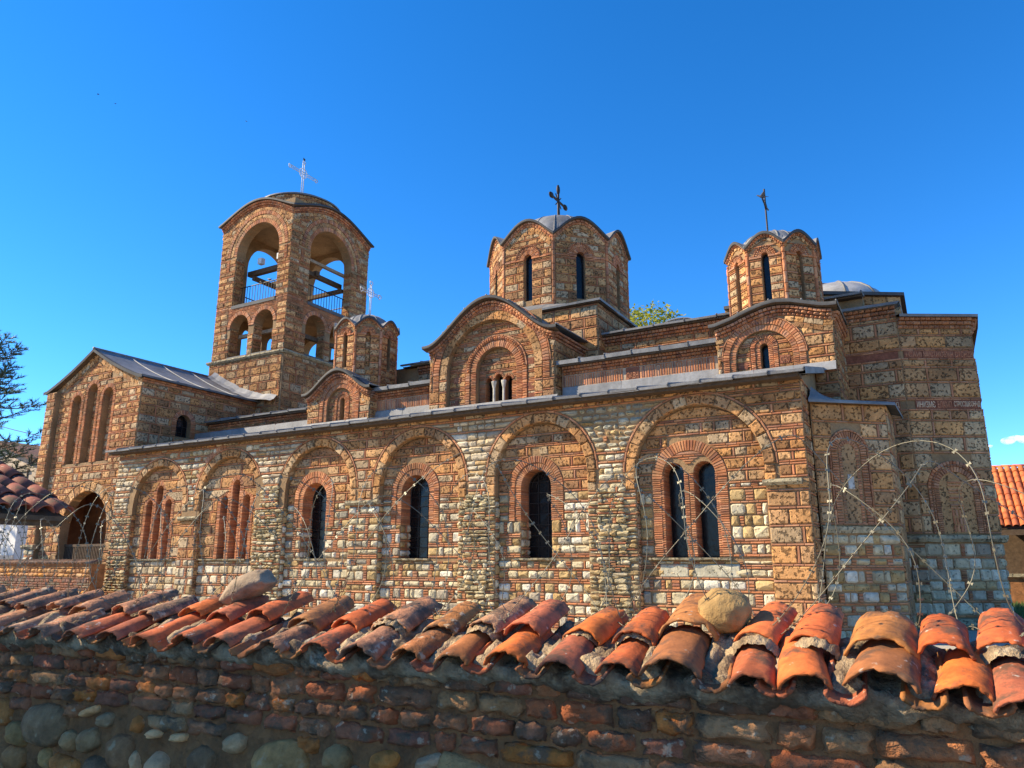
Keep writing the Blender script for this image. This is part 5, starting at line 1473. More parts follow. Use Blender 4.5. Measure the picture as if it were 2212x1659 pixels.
# ------------------------------------------------------------------ turn the masonry pieces into objects
KMAT = dict(stone_block='tufa', field_stone='lime', brick='brick', arch_stone='tufa', arch_brick='brick', cornice_brick='brick', rubble_stone='rubble', meander_brick='brick', shaft_brick='brick')
REST = dict(stone_block='far_stone_blocks', field_stone='far_field_stones', brick='far_bricks', arch_stone='far_arch_stones', arch_brick='far_arch_bricks', cornice_brick='far_cornice_bricks', rubble_stone='far_rubble', meander_brick='far_meander_bricks', shaft_brick='far_shaft_bricks')
def build_pieces(limit=300):
    for kind, lst in PIECES.items():
        lst.sort(key=lambda t: -t[0])
        for sc_, part, verts, n, col in lst[:limit]:
            cx = sum(v[0] for v in verts) / len(verts); cy_ = sum(v[1] for v in verts) / len(verts); cz = sum(v[2] for v in verts) / len(verts)
            o = obj_from(kind, [(v[0] - cx, v[1] - cy_, v[2] - cz) for v in verts], topo(n), M[KMAT[kind]], PART[part], False, col)
            o.location = (cx, cy_, cz)
        rest = lst[limit:]
        if rest:
            V = []; F = []; Cc = []
            for sc_, part, verts, n, col in rest:
                b = len(V); V += verts; F += [tuple(i + b for i in f) for f in topo(n)]; Cc += [col] * len(verts)
            o = obj_from(REST[kind], V, F, M[KMAT[kind]], church, False, Cc); o.location = -LC; o['kind'] = 'stuff'
build_pieces()
# ================================================================== ground
M['ground'] = stone_mat('street_ground', (0.42, 0.36, 0.27), bump=0.5, bs=6, vs=.6, var=(0.75, 1.2), dist=0.03)
M['soil'] = stone_mat('yard_turf', (0.07, 0.085, 0.03), bump=0.8, bs=5, vs=.5, var=(0.6, 1.3), dist=0.05)
g = obj_from('ground', [(-3000, -3000, 0), (3000, -3000, 0), (3000, 3000, 0), (-3000, 3000, 0)], [(0, 1, 2, 3)], M['ground']); g['kind'] = 'structure'
M['gravel'] = stone_mat('yard_gravel', (.42, .37, .29), bump=.8, bs=20, vs=.7, var=(.8, 1.15), dist=.02)  # hidden yard surface, made pale to bounce sunlight onto the walls
g = obj_from('churchyard', [(-60, 3.3, .30), (40, 3.3, .30), (40, 60, .30), (-60, 60, .30)], [(0, 1, 2, 3)], M['gravel']); g['kind'] = 'structure'
g = obj_from('lawn', [(1.4, 15.0, .304), (40, 15.0, .304), (40, 30.2, .304), (1.4, 30.2, .304)], [(0, 1, 2, 3)], M['soil']); g['kind'] = 'structure'

def mat_leaf(name, a, b, trans=.35):
    m, nt, bs, N, L = new_mat(name)
    geo = N.new('ShaderNodeNewGeometry'); r = N.new('ShaderNodeMix'); r.data_type = 'RGBA'
    L.new(geo.outputs['Random Per Island'], r.inputs[0]); r.inputs[6].default_value = (*a, 1); r.inputs[7].default_value = (*b, 1)
    L.new(r.outputs[2], bs.inputs['Base Color']); bs.inputs['Roughness'].default_value = .6
    t = N.new('ShaderNodeBsdfTranslucent'); L.new(r.outputs[2], t.inputs['Color'])
    mx = N.new('ShaderNodeMixShader'); mx.inputs[0].default_value = trans
    L.new(bs.outputs[0], mx.inputs[1]); L.new(t.outputs[0], mx.inputs[2]); L.new(mx.outputs[0], nt.nodes['Material Output'].inputs[0])
    return m
M['grass'] = mat_leaf('grass_blade', (.05, .11, .02), (.11, .16, .03))
V = []; F = []
for _ in range(9000):
    x = uni(1.42, 7.5); y = uni(15.1, 30.0)
    h = uni(.06, .18); a = uni(0, 6.28); dx, dy = .012 * math.cos(a), .012 * math.sin(a); b = len(V)
    V += [(x - dx, y - dy, .3), (x + dx, y + dy, .3), (x + uni(-.05, .05), y + uni(-.05, .05), .3 + h)]; F.append((b, b + 1, b + 2))
o = obj_from('grass', V, F, M['grass']); o['kind'] = 'stuff'; tag(o, 'short green grass on the churchyard lawn beside the apse', 'grass')

# ================================================================== boundary wall in front, with its tiled coping
PAL['wallbrick'] = [((.40, .120, .048), 4), ((.43, .165, .068), 4), ((.33, .115, .055), 3), ((.54, .17, .04), 2), ((.42, .21, .09), 3), ((.22, .10, .05), 2)]
PAL['boulder'] = [((.42, .21, .085), 3), ((.46, .23, .075), 3), ((.56, .34, .17), 2), ((.28, .13, .055), 3), ((.54, .23, .05), 2)]
PAL['clay'] = [((.50, .115, .036), 4), ((.44, .12, .050), 3), ((.55, .135, .034), 2)]
PAL['browntile'] = [((.33, .12, .040), 3), ((.38, .15, .045), 2)]
PAL['lichentile'] = [((.40, .18, .095), 3), ((.34, .18, .10), 2)]
M['wall_brick'] = stone_mat('boundary_brick', bump=1.0, bs=26, vs=9, var=(.62, 1.3), dist=.022, stain=((.13, .085, .05), 6.0, .50, .60, .85), spots=((.55, .42, .28), 16.0, .62, .68, .6))
M['boulder'] = stone_mat('boundary_boulder', bump=.9, bs=24, vs=7, var=(.6, 1.3), dist=.02, spots=((.52, .36, .20), 11.0, .60, .70, .6))
M['wall_mortar'] = stone_mat('boundary_mortar', (.30, .130, .050), bump=1.0, bs=30, vs=5, var=(.6, 1.3), dist=.02, stain=((.12, .055, .025), 3.0, .5, .65, .7))
M['bed'] = stone_mat('coping_mortar', (.44, .315, .185), bump=1.0, bs=34, vs=7, var=(.55, 1.25), dist=.025, stain=((.10, .06, .033), 3.2, .44, .58, .9), spots=((.52, .45, .33), 9.0, .62, .70, .7))
M['tile'] = stone_mat('clay_tile', rough=.8, bump=.45, bs=30, vs=8, var=(.68, 1.22), dist=.008, stain=((.10, .058, .036), 6.0, .50, .62, .88), spots=((.50, .43, .34), 15.0, .66, .71, .7))
M['tile_old'] = stone_mat('lichened_tile', rough=.9, bump=.9, bs=34, vs=9, var=(.6, 1.3), dist=.012, stain=((.075, .06, .045), 7.0, .47, .60, .88), spots=((.50, .40, .27), 16.0, .60, .68, .75))
FWA = math.atan(.045)
FW = Fr((0, 3.12, 0), FWA)
wall = thing('boundary_wall', 'low brick and boulder boundary wall with old barrel tile coping in the foreground', 'wall', (-2.5, 3.3, 0))
WL = Vector(wall.location)
def wpart(o): o.location = o.location - WL; return o
U0, U1 = -13.0, 3.0
mb = MB()
c8 = [FW.P(U0, 0, 0), FW.P(U1, 0, 0), FW.P(U1, 0, -.56), FW.P(U0, 0, -.56), FW.P(U0, 1.15, 0), FW.P(U1, 1.15, 0), FW.P(U1, 1.15, -.56), FW.P(U0, 1.15, -.56)]
mb.add(c8, [(0, 1, 5, 4), (1, 2, 6, 5), (2, 3, 7, 6), (3, 0, 4, 7), (4, 5, 6, 7)])
wcore = wpart(mb.build('mortar_core', M['wall_mortar'], wall))

# gritty mortar face between the stones
us_ = [-8.5 + 11.4 * i / 700 for i in range(701)]; rws = []
for j in range(57):
    zz = .30 + .015 * j; row = []
    for u in us_:
        dd = .004 + .012 * nz(u * 11, zz * 14, 1.7) + .010 * nz(u * 31, zz * 31, 5.1) + .006 * nz(u * 70, zz * 70, 2.0)
        p = FW.P(u, zz, dd); row.append((p[0] - WL.x, p[1] - WL.y, p[2]))
    rws.append(row)
vs, fs = loft(rws); obj_from('mortar_face', vs, fs, M['wall_mortar'], wall, True)

def rough_block(fr, u0, u1, v0, v1, d, nx, ny, mat, col, parent, name, amp=.006, rnd=.12, seed=0.0):
    V = []; F = []
    cu, cv = (u0 + u1) / 2, (v0 + v1) / 2; hu, hv = (u1 - u0) / 2, (v1 - v0) / 2
    for j in range(ny + 1):
        for i in range(nx + 1):
            s = -1 + 2 * i / nx; t = -1 + 2 * j / ny
            uu = s * (1 - rnd * t * t * .55) + amp / hu * 1.5 * nz(s * 2 + seed, t * 2, 3.1); vv = t * (1 - rnd * s * s * .75) + amp / hv * 1.5 * nz(s * 2, t * 2 + seed, 7.7)
            e = max(abs(s), abs(t)); ed = max(0.0, (e - (1 - 2.0 / max(nx, 4))) / (2.0 / max(nx, 4)))
            dd = d * (1 - .85 * ed ** 2) + amp * 1.6 * nz(s * 1.7 + seed, t * 1.7 + seed, 1.3)
            p = fr.P(cu + uu * hu, cv + vv * hv, dd); V.append((p[0] - WL.x, p[1] - WL.y, p[2]))
    w = nx + 1
    for j in range(ny):
        for i in range(nx): F.append((j * w + i, j * w + i + 1, (j + 1) * w + i + 1, (j + 1) * w + i))
    edge = [i for i in range(w)] + [j * w + nx for j in range(1, ny + 1)] + [ny * w + i for i in range(nx - 1, -1, -1)] + [j * w for j in range(ny - 1, 0, -1)]
    b = len(V)
    for k in edge:
        q = V[k]; V.append((q[0] - fr.nx * (d + .02), q[1] - fr.ny * (d + .02), q[2]))
    n = len(edge)
    for i in range(n): F.append((edge[i], b + i, b + (i + 1) % n, edge[(i + 1) % n]))
    cx = sum(p[0] for p in V) / len(V); cy_ = sum(p[1] for p in V) / len(V); cz = sum(p[2] for p in V) / len(V)
    o = obj_from(name, [(p[0] - cx, p[1] - cy_, p[2] - cz) for p in V], F, mat, parent, True, col); o.location = (cx, cy_, cz)
    return o
def zsplit(u):
    return (.72 if u < -3.6 else .60) + .02 * nz(u * 1.3, 4.0)
def boulder(u, v, a, b, d, col, name='stone', parent=None, seed=None):
    V = []; F = []; nr, ns = 7, 16; seed = uni(0, 99) if seed is None else seed
    ang = uni(-.35, .35); ca, sa = math.cos(ang), math.sin(ang)
    for k in range(nr + 1):
        ph = math.pi / 2 * k / nr * 1.12
        for i in range(ns):
            t = 2 * math.pi * i / ns
            c_, s_ = math.cos(t), math.sin(t)
            c_ = math.copysign(abs(c_) ** .8, c_); s_ = math.copysign(abs(s_) ** .8, s_)
            rr = math.sin(ph) * (1 + .22 * nz(math.cos(t) * 1.3 + seed, math.sin(t) * 1.3, math.cos(ph)))
            x, y = a * rr * c_, b * rr * s_
            dd = d * (math.cos(ph) ** .75 if math.cos(ph) > 0 else -.4 * abs(math.cos(ph))) * (1 + .22 * nz(c_ * rr * 2 + seed, s_ * rr * 2, 4.0)) - .01
            p = FW.P(u + x * ca - y * sa, v + x * sa + y * ca, dd); V.append((p[0] - WL.x, p[1] - WL.y, p[2]))
    for k in range(nr):
        for i in range(ns):
            j = (i + 1) % ns; F.append((k * ns + i, (k + 1) * ns + i, (k + 1) * ns + j, k * ns + j))
    p0 = V[0]
    o = obj_from(name, [(p[0] - p0[0], p[1] - p0[1], p[2] - p0[2]) for p in V], F, M['boulder'], parent or wall, True, col); o.location = p0
    return o
# boulders under the bricks
placed = []
special = [(-4.98, .66, .21, .13, .06, (.165, .15, .115)), (-3.94, .535, .085, .085, .055, (.36, .33, .28)), (-4.55, .62, .09, .07, .05, (.20, .18, .13)), (-4.25, .58, .12, .10, .05, (.17, .13, .09)),
           (-3.05, .63, .20, .14, .055, (.25, .21, .12)), (-3.60, .60, .10, .085, .05, (.13, .115, .09)), (-3.78, .71, .055, .024, .05, (.52, .45, .32)), (-3.98, .71, .055, .026, .05, (.48, .42, .31)), (-4.56, .78, .075, .026, .05, (.48, .40, .27)),
           (-4.75, .47, .13, .05, .05, (.36, .20, .08)), (-5.25, .45, .12, .07, .05, (.2, .15, .09)), (-4.12, .55, .028, .06, .04, (.42, .38, .30)), (-2.68, .72, .09, .06, .05, (.19, .18, .12)), (-2.40, .74, .085, .045, .045, (.32, .19, .07)), (-2.15, .76, .08, .035, .045, (.33, .33, .30)),
           (-1.95, .72, .17, .085, .05, (.22, .20, .13)), (-2.55, .62, .10, .07, .05, (.26, .23, .18)), (-1.5, .68, .16, .07, .05, (.24, .24, .2)), (-3.36, .72, .075, .05, .05, (.26, .25, .20)), (-4.42, .74, .07, .04, .045, (.22, .22, .18)), (-4.14, .74, .04, .045, .04, (.30, .17, .07)), (-5.45, .70, .10, .09, .05, (.30, .18, .08)), (-5.6, .56, .12, .1, .05, (.3, .22, .12)), (-4.45, .47, .12, .07, .05, (.13, .12, .1)), (-3.3, .5, .14, .07, .05, (.2, .17, .12)), (-2.25, .64, .12, .06, .05, (.25, .22, .17))]
special = [(u, v, a, b, d, (c[0] * 1.95, c[1] * 1.12, c[2] * .66)) for u, v, a, b, d, c in special]
# brick courses
z = 1.155
course = 0
while z > .05:
    h = uni(.068, .084)
    u = -8.4 + uni(0, .2)
    while u < 2.8:
        w = uni(.13, .24) if rng.random() < .7 else uni(.24, .36)
        dip = .012 * nz(u * .8, z * 3)
        zs = zsplit(u)
        uc_ = u + w / 2; vc_ = z - h / 2
        if z - h * .6 > zs and not any(((uc_ - p[0]) / (p[2] + w * .38)) ** 2 + ((vc_ - p[1]) / (p[3] + h * .38)) ** 2 < 1 for p in special):
            rough_block(FW, u, u + w - uni(.010, .022), z - h + dip, z + dip + .002, uni(.024, .05), 8, 5, M['wall_brick'], pal('wallbrick'), wall, 'brick', .013, .10, uni(0, 90))
        u += w
    z -= h + uni(.010, .02); course += 1
    if z < .55: break
for u, v, a, b, d, c in special:
    boulder(u, v, a, b, d * 1.7, c); placed.append((u, v, a, b))
for rad_ in ((.16, .22), (.10, .15), (.06, .10)):
    for _ in range(900):
        u = uni(-8.2, 2.6); a = uni(*rad_); b = a * uni(.55, .85); zs = zsplit(u)
        v = uni(max(.30, zs - .5), zs - .55 * b)
        if any(((u - p) / (a + pa)) ** 2 + ((v - q) / (b + pb)) ** 2 < .80 for p, q, pa, pb in placed): continue
        placed.append((u, v, a, b)); boulder(u, v, a, b, uni(.06, .10) * min(1, a / .08), pal('boulder'))

# mortar bed of the coping
SL0 = (.08, 1.175); SL1 = (-.36, 1.305)          # (d, z) front edge and ridge
us = [-8.2 + 11.1 * i / 790 for i in range(791)]
COLU = [.66, .40, .14, -.02, -.21, -.48, -.70, -.97, -1.19, -1.44, -1.72, -1.96, -2.21, -2.50, -2.77, -3.07, -3.42, -3.69, -3.98, -4.32, -4.62, -4.98, -5.32, -5.62, -5.9, -6.2, -6.5]
COLU = [.62, .38, .16, -.02, -.24, -.48, -.70, -.97, -1.20, -1.45, -1.72, -1.96, -2.21, -2.50, -2.77, -3.07, -3.42, -3.69, -3.98, -4.30, -4.62, -4.96, -5.30, -5.62, -5.92, -6.22, -6.52, -6.85, -7.2]
NX = 8
COLU = [2.66, 2.40, 2.14, 1.88, 1.62, 1.37, 1.12, .87] + COLU
rows = []
prm = [(-.015, 1.118, 0), (.03, 1.122, 0), (.06, 1.132, 0), (.08, 1.152, 0)]
for k in range(19):
    t = k / 18; prm.append((SL0[0] + (SL1[0] - SL0[0]) * t, SL0[1] + (SL1[1] - SL0[1]) * t + .01, 1))
for k in range(1, 8): prm.append((SL1[0] - .06 * k, SL1[1] - .045 * k, 2))
for dd, zz, q in prm:
    row = []
    for u in us:
        dc_ = min(abs(u - c) for c in COLU)
        lump = .022 * nz(u * 9, dd * 9, zz * 5) + .018 * nz(u * 23, dd * 23, zz * 20) + .010 * nz(u * 50, dd * 50, 2)
        rise = (.075 * math.exp(-((dc_ - .10) / .045) ** 2) * (.45 + .9 * abs(nz(u * 4, dd * 6, 8)))) if q else 0
        ex = .03 * nz(u * 6, zz * 7 + 5, 2) if q == 0 else 0
        hang = -.055 * max(0, nz(u * 5, 3.3)) if (q == 0 and zz < 1.13) else 0
        p = FW.P(u, zz + lump + rise + hang, dd + ex); row.append((p[0] - WL.x, p[1] - WL.y, p[2]))
    rows.append(row)
vs, fs = loft(rows)
obj_from('coping_mortar', vs, fs, M['bed'], wall, True)

SLV = Vector((SL1[0] - SL0[0], SL1[1] - SL0[1])); SLN = SLV.length; SLV.normalize()
def barrel(u, s0, L, r0, r1, lift, yaw, mat, col, parent, name='roof_tile', arc=1.42, thick=.012, inv=False, rag=.006, roll=0.0, frame=FW, base=SL0, sdir=None):
    """one barrel tile: u along the wall, s0 start up the slope, L length, radii, lift above the bed"""
    sd = sdir or SLV; seed = uni(0, 99)
    na, nl = 18, 8; V = []; F = []
    cyw, syw = math.cos(yaw), math.sin(yaw)
    def put(al, ac, an):
        # along slope, across, normal
        du = al * syw + ac * cyw; ds = al * cyw - ac * syw
        d_ = base[0] + (s0 + ds) * sd[0] - an * (-sd[1]) ; z_ = base[1] + (s0 + ds) * sd[1] + an * (-sd[0])
        p = frame.P(u + du, z_, d_); return (p[0] - WL.x, p[1] - WL.y, p[2])
    for side in (0, 1):
        for k in range(nl + 1):
            f = k / nl
            for i in range(na + 1):
                a = -arc + 2 * arc * i / na
                r = (r0 + (r1 - r0) * f) * (1 + .08 * nz(a * 1.2 + seed, f * 2, 5) + .035 * nz(a * 4 + seed, f * 7, 3)) - (thick if side else 0)
                al = f * L
                if k in (0, nl): al += rag * (nz(a * 3 + seed, k, side * .2) * 2 + 1.4 * nz(a * 9 + seed, k, side * .2))
                x = r * math.sin(a + roll); n_ = r * math.cos(a + roll) * .80
                if inv: n_ = -n_
                put_n = lift + n_ + .004 * nz(f * 4 + seed, a * 2, 9)
                V.append(put(al, x, put_n))
    w = na + 1; B = (nl + 1) * w
    for k in range(nl):
        for i in range(na):
            q = (k * w + i, k * w + i + 1, (k + 1) * w + i + 1, (k + 1) * w + i)
            F.append(q); F.append(tuple(B + x for x in q[::-1]))
    for i in range(na):
        F.append((i, B + i, B + i + 1, i + 1)); t = nl * w; F.append((t + i, t + i + 1, B + t + i + 1, B + t + i))
    for k in range(nl):
        F.append((k * w, (k + 1) * w, B + (k + 1) * w, B + k * w)); F.append((k * w + na, B + k * w + na, B + (k + 1) * w + na, (k + 1) * w + na))
    cx = sum(p[0] for p in V) / len(V); cy_ = sum(p[1] for p in V) / len(V); cz = sum(p[2] for p in V) / len(V)
    o = obj_from(name, [(p[0] - cx, p[1] - cy_, p[2] - cz) for p in V], F, mat, parent, True, col); o.location = (cx, cy_, cz)
    # keep the broken ends crisp
    return o
# (column, look of lower tile, look of upper tile, half width)
LOOK = {0: 'cc', 1: 'cc', 2: 'cc', 3: 'oc', 4: 'bb', 5: 'cc', 6: 'cc', 7: 'bb', 8: 'cc', 9: 'co', 10: 'oc', 11: 'bl', 12: 'bb', 13: 'll', 14: 'cc', 15: 'lb', 16: 'cc', 17: 'cc', 18: 'cc', 19: 'cl', 20: 'cl', 21: 'll', 22: 'll', 23: 'ld'}
HWID = {4: .125, 7: .125, 13: .11}
def look(ch):
    if ch == 'c': return M['tile'], pal('clay')
    if ch == 'o': return M['tile'], (.58 * uni(.9, 1.1), .145, .030)
    if ch == 'b': return M['tile'] if rng.random() < .5 else M['tile_old'], pal('browntile')
    return M['tile_old'], pal('lichentile')
for k, c in enumerate(COLU):
    lk = LOOK.get(k - NX, 'll' if k > NX else rng.choice(('cc', 'cb', 'oc', 'bl'))); hw_ = HWID.get(k - NX, uni(.085, .102))
    m_, col = look(lk[0])
    barrel(c + uni(-.02, .02), -.05 + uni(-.035, .03), uni(.34, .41), hw_ * 1.02, hw_ * .86, .016 + uni(0, .018), uni(-.13, .13), m_, col, wall, arc=uni(1.25, 1.45), rag=.012 if lk[0] != 'c' else .007)
    m_, col = look(lk[1])
    yw = uni(-.17, .17)
    barrel(c + uni(-.025, .025), .235 + uni(-.05, .045), uni(.31, .39), hw_ * 1.05, hw_ * .9, .050 + uni(0, .026), yw, m_, col, wall, arc=uni(1.25, 1.45), roll=uni(-.12, .12), rag=.012 if lk[1] != 'c' else .007)
for a, b in zip(COLU, COLU[1:]):
    c = (a + b) / 2 + uni(-.02, .02); w = abs(a - b)
    if w < .17: continue
    barrel(c, -.055 + uni(-.02, .015), .40, .076, .066, .068, uni(-.06, .06), M['tile'] if rng.random() < .5 else M['tile_old'], pal('clay' if rng.random() < .5 else 'browntile'), wall, 'pan_tile', 1.25, .014, True)
# mortar collars between the courses of some tiles
for k, c in enumerate(COLU):
    if k - NX in (1, 2, 5, 6, 8, 9, 11, 13, -3, -5):
        V = []; n = 30
        for j in range(4):
            for i in range(n + 1):
                a = -1.35 + 2.7 * i / n; r = HWID.get(k - NX, .095) * (1.05 if 0 < j < 3 else .9) * (1 + .13 * nz(a * 4 + c * 9, j * 1.7, 2) + .05 * nz(a * 9 + c * 9, j * 2.7, 6))
                s_ = .195 + j * .03 + .022 * nz(a * 6 + c * 5, j, 1); an = .03 + r * math.cos(a) * .92; x = r * math.sin(a)
                d_ = SL0[0] + s_ * SLV[0] + an * SLV[1]; z_ = SL0[1] + s_ * SLV[1] - an * SLV[0]
                p = FW.P(c + x, z_, d_); V.append((p[0] - WL.x, p[1] - WL.y, p[2]))
        F = [(j * (n + 1) + i, j * (n + 1) + i + 1, (j + 1) * (n + 1) + i + 1, (j + 1) * (n + 1) + i) for j in range(3) for i in range(n)]
        obj_from('mortar_collar', V, F, M['bed'], wall, True)
# rusty moss tufts
M['moss'] = mat_leaf('dry_moss', (.30, .12, .02), (.20, .14, .03), .2)
for (u, s_) in ((-4.35, .22), (-4.2, .30), (-4.5, .1), (-1.62, .12), (-1.66, .2)):
    V = []; F = []
    for _ in range(160):
        x = u + rng.gauss(0, .04); ss = s_ + rng.gauss(0, .03); b = len(V); h = uni(.015, .045)
        d_ = SL0[0] + ss * SLV[0]; z_ = SL0[1] + ss * SLV[1] + .02; w_ = .003
        for q in ((x - w_, z_, d_), (x + w_, z_, d_), (x + uni(-.015, .015), z_ + h, d_ + uni(-.01, .02))):
            p = FW.P(q[0], q[1], q[2]); V.append((p[0] - WL.x, p[1] - WL.y, p[2]))
        F.append((b, b + 1, b + 2))
    o = obj_from('moss', V, F, M['moss'], wall); o['kind'] = 'stuff'

# ------------------------------------------------------------------ loose rocks lying on the coping
M['rock'] = stone_mat('loose_rock', bump=.7, bs=18, vs=8, var=(.6, 1.25), dist=.02, stain=((.16, .11, .07), 6.0, .55, .7, .6))
def rock(name, loc, rad, rot, col, label, seed):
    bm = bmesh.new(); bmesh.ops.create_icosphere(bm, subdivisions=4, radius=1.0)
    for v in bm.verts:
        d = v.co.normalized()
        f = 1 + .16 * noise.noise(d * 1.2 + Vector((seed, 0, 0))) + .07 * noise.noise(d * 3 + Vector((0, seed, 0))) + .022 * noise.noise(d * 9) - .10 * abs(noise.noise(d * 1.9 + Vector((seed, seed, 0)))) - .05 * abs(noise.noise(d * 4.3 + Vector((0, seed, seed))))
        e = Vector((math.copysign(abs(d.x) ** .85, d.x), math.copysign(abs(d.y) ** .85, d.y), math.copysign(abs(d.z) ** .85, d.z)))
        v.co = Vector((e.x * rad[0], e.y * rad[1], e.z * rad[2])) * f
    r2 = random.Random(seed)
    for _ in range(9):                 # broken faces
        n_ = Vector((r2.uniform(-1, 1), r2.uniform(-1, 1), r2.uniform(-1, 1))).normalized(); ext = max(v.co.dot(n_) for v in bm.verts); cut_ = ext * r2.uniform(.80, .93)
        for v in bm.verts:
            e_ = v.co.dot(n_) - cut_
            if e_ > 0: v.co -= n_ * e_ * .88
    me = bpy.data.meshes.new(name); bm.to_mesh(me); bm.free()
    me.polygons.foreach_set('use_smooth', [True] * len(me.polygons))
    at = me.attributes.new('col', 'FLOAT_COLOR', 'POINT'); at.data.foreach_set('color', [c for _ in me.vertices for c in (*col, 1)])
    me.materials.append(M['rock']); me.transform(Matrix.Rotation(rot[1], 4, 'Y') @ Matrix.Rotation(rot[0], 4, 'X'))
    o = bpy.data.objects.new(name, me); COL.objects.link(o); o.location = loc; o.rotation_euler = (0, 0, rot[2])
    tag(o, label, 'rock'); return o
rock('rock', (-3.70, 3.26, 1.50), (.21, .11, .078), (.0, -.36, FWA), (.29, .21, .14), 'long grey boulder lying across the wall tiles at left', 3.0)
rock('rock', (-.86, 3.36, 1.445), (.115, .105, .088), (.2, .12, .2), (.36, .22, .085), 'round yellowish rock sitting on the wall tiles at right', 8.0)

# ------------------------------------------------------------------ razor wire
m, nt, b, N, L = new_mat('galvanised_wire')
b.inputs['Base Color'].default_value = (.17, .155, .105, 1); b.inputs['Metallic'].default_value = .3; b.inputs['Roughness'].default_value = .5
M['wire'] = m
BLADE = bpy.data.meshes.new('blade')
BLADE.from_pydata([(-.010, 0, -.015), (-.004, 0, -.004), (-.004, 0, .004), (-.010, 0, .015), (.010, 0, .015), (.004, 0, .004), (.004, 0, -.004), (.010, 0, -.015),
                   (-.010, .0012, -.015), (-.004, .0012, -.004), (-.004, .0012, .004), (-.010, .0012, .015), (.010, .0012, .015), (.004, .0012, .004), (.004, .0012, -.004), (.010, .0012, -.015)], [],
                  [(0, 1, 6, 7), (1, 2, 5, 6), (2, 3, 4, 5), (15, 14, 9, 8), (14, 13, 10, 9), (13, 12, 11, 10), (0, 7, 15, 8), (3, 11, 12, 4), (0, 8, 9, 1), (1, 9, 10, 2), (2, 10, 11, 3), (4, 12, 13, 5), (5, 13, 14, 6), (6, 14, 15, 7)])
BLADE.materials.append(M['wire'])
def coil(label, u0, u1, pitch, R, phase, hand, zc, dc_, seed, wob=.10):
    t = thing('razor_wire', label, 'razor wire', FW.P((u0 + u1) / 2, 1.30, dc_), 'razor wire coils along the wall top')
    T = Vector(t.location); pts = []
    n = int((u1 - u0) / pitch * 56)
    for i in range(n + 1):
        f = i / 56.0; ph = phase + hand * 2 * math.pi * f; u = u0 + pitch * f
        turn = f + phase / 6.28
        rr = R * (1 + wob * nz(turn * .9 + seed, 1.0)); lean = .55 * nz(turn * .7 + seed, 5.0)
        uu = u + .16 * nz(turn * 1.1 + seed, 9.0) + lean * .25 * math.sin(ph) + .07 * math.sin(2 * ph + seed)
        zz = zc + .05 * nz(turn * .8 + seed, 3.0) + rr * math.sin(ph); dd = dc_ + .5 * rr * math.cos(ph) + .05 * nz(turn * 2 + seed, 7); zz += .03 * nz(turn * 5 + seed, 2.2); uu += .03 * nz(turn * 6 + seed, 6.2)
        smin = 1.39 - .42 * abs(dd + .36)
        zz = max(zz, smin + .02)
        pts.append(Vector(FW.P(uu, zz, dd)))
    mb = MB(); mb.tube([p - T for p in pts], .0021, 5)
    mb.build('core_wire', M['wire'], t, True)
    acc = 0; blades = []
    for a, b_ in zip(pts, pts[1:]):
        l = (b_ - a).length; acc += l
        if acc >= .044:
            acc = 0; blades.append(((a + b_) / 2, (b_ - a).normalized()))
    def score(p): return (p[0] - EYV).length
    blades.sort(key=score)
    V = []; F = []
    for k, (p, d) in enumerate(blades):
        mt = d.to_track_quat('X', 'Z').to_matrix().to_4x4() @ Matrix.Rotation(uni(0, 3.1), 4, 'X')
        mt = mt @ Matrix.Scale(.70, 4); mt.translation = p - T
        if k < 300:
            o = bpy.data.objects.new('blade', BLADE); COL.objects.link(o); o.parent = t; o.matrix_local = mt
        else:
            bse = len(V); V += [tuple(mt @ v.co) for v in BLADE.vertices]; F += [tuple(i + bse for i in q.vertices) for q in BLADE.polygons]
    if V:
        o = obj_from('far_blades', V, F, M['wire'], t); o['kind'] = 'stuff'
coil('tighter razor wire coil winding along the top of the tiled wall', -7.6, 2.7, .80, .42, .4, 1, 1.74, -.34, 2.0)
coil('wider razor wire coil crossing the tighter one on the tiled wall', -7.4, 2.7, 1.02, .41, 2.2, -1, 1.72, -.38, 31.0)
coil('low tangled razor wire coil lying close behind the tile ridge', -7.5, 2.7, .62, .33, 5.0, -1, 1.64, -.44, 83.0, .2)
coil('tall loose razor wire coil rising highest above the wall', -7.5, 2.7, 1.7, .46, 1.1, 1, 1.77, -.42, 119.0, .18)
coil('slack outermost razor wire coil sagging low over the wall tiles', -7.5, 2.7, 1.35, .37, 4.1, 1, 1.67, -.30, 57.0, .16)
# ================================================================== low yard wall at left, seen behind the coping
PIECES.clear()
lowall = thing('yard_wall', 'low brick yard wall with small tile coping against the west end of the church', 'wall', (-26, 13.2, .3))
FL = Fr((0, 13.0, 0), 0.0); LWL = Vector(lowall.location)
mb = MB(); mb.box(-34, -21.25, 13.0, 13.4, 0.2, 1.58); wo = mb.build('wall_core', M['wall_mortar'], lowall); wo.location = -LWL
PART['yard'] = wo
PAL['yard'] = [((.26, .10, .055), 4), ((.20, .10, .07), 3), ((.16, .12, .08), 2)]
STY['yard'] = dict(h=(.05, .06), w=(.18, .28), nb=(0,), bt=.03, kind='brick', pal='yard', bp='yard', vb=0, d=.02, cut=.06, bev=.01, jit=.008)
STY['yardst'] = dict(h=(.10, .18), w=(.14, .32), nb=(0, 1), bt=.035, kind='field_stone', pal='boulder', bp='yard', vb=.1, d=.03, cut=.2, bev=.03, jit=.015)
lay(FL, 'yard', .85, 1.15, spans_fn(-28.5, -21.3), 'yard'); lay(FL, 'yard', 1.16, 1.5, spans_fn(-28.5, -21.3), 'yardst'); lay(FL, 'yard', .35, .84, spans_fn(-28.5, -21.3), 'yardst')
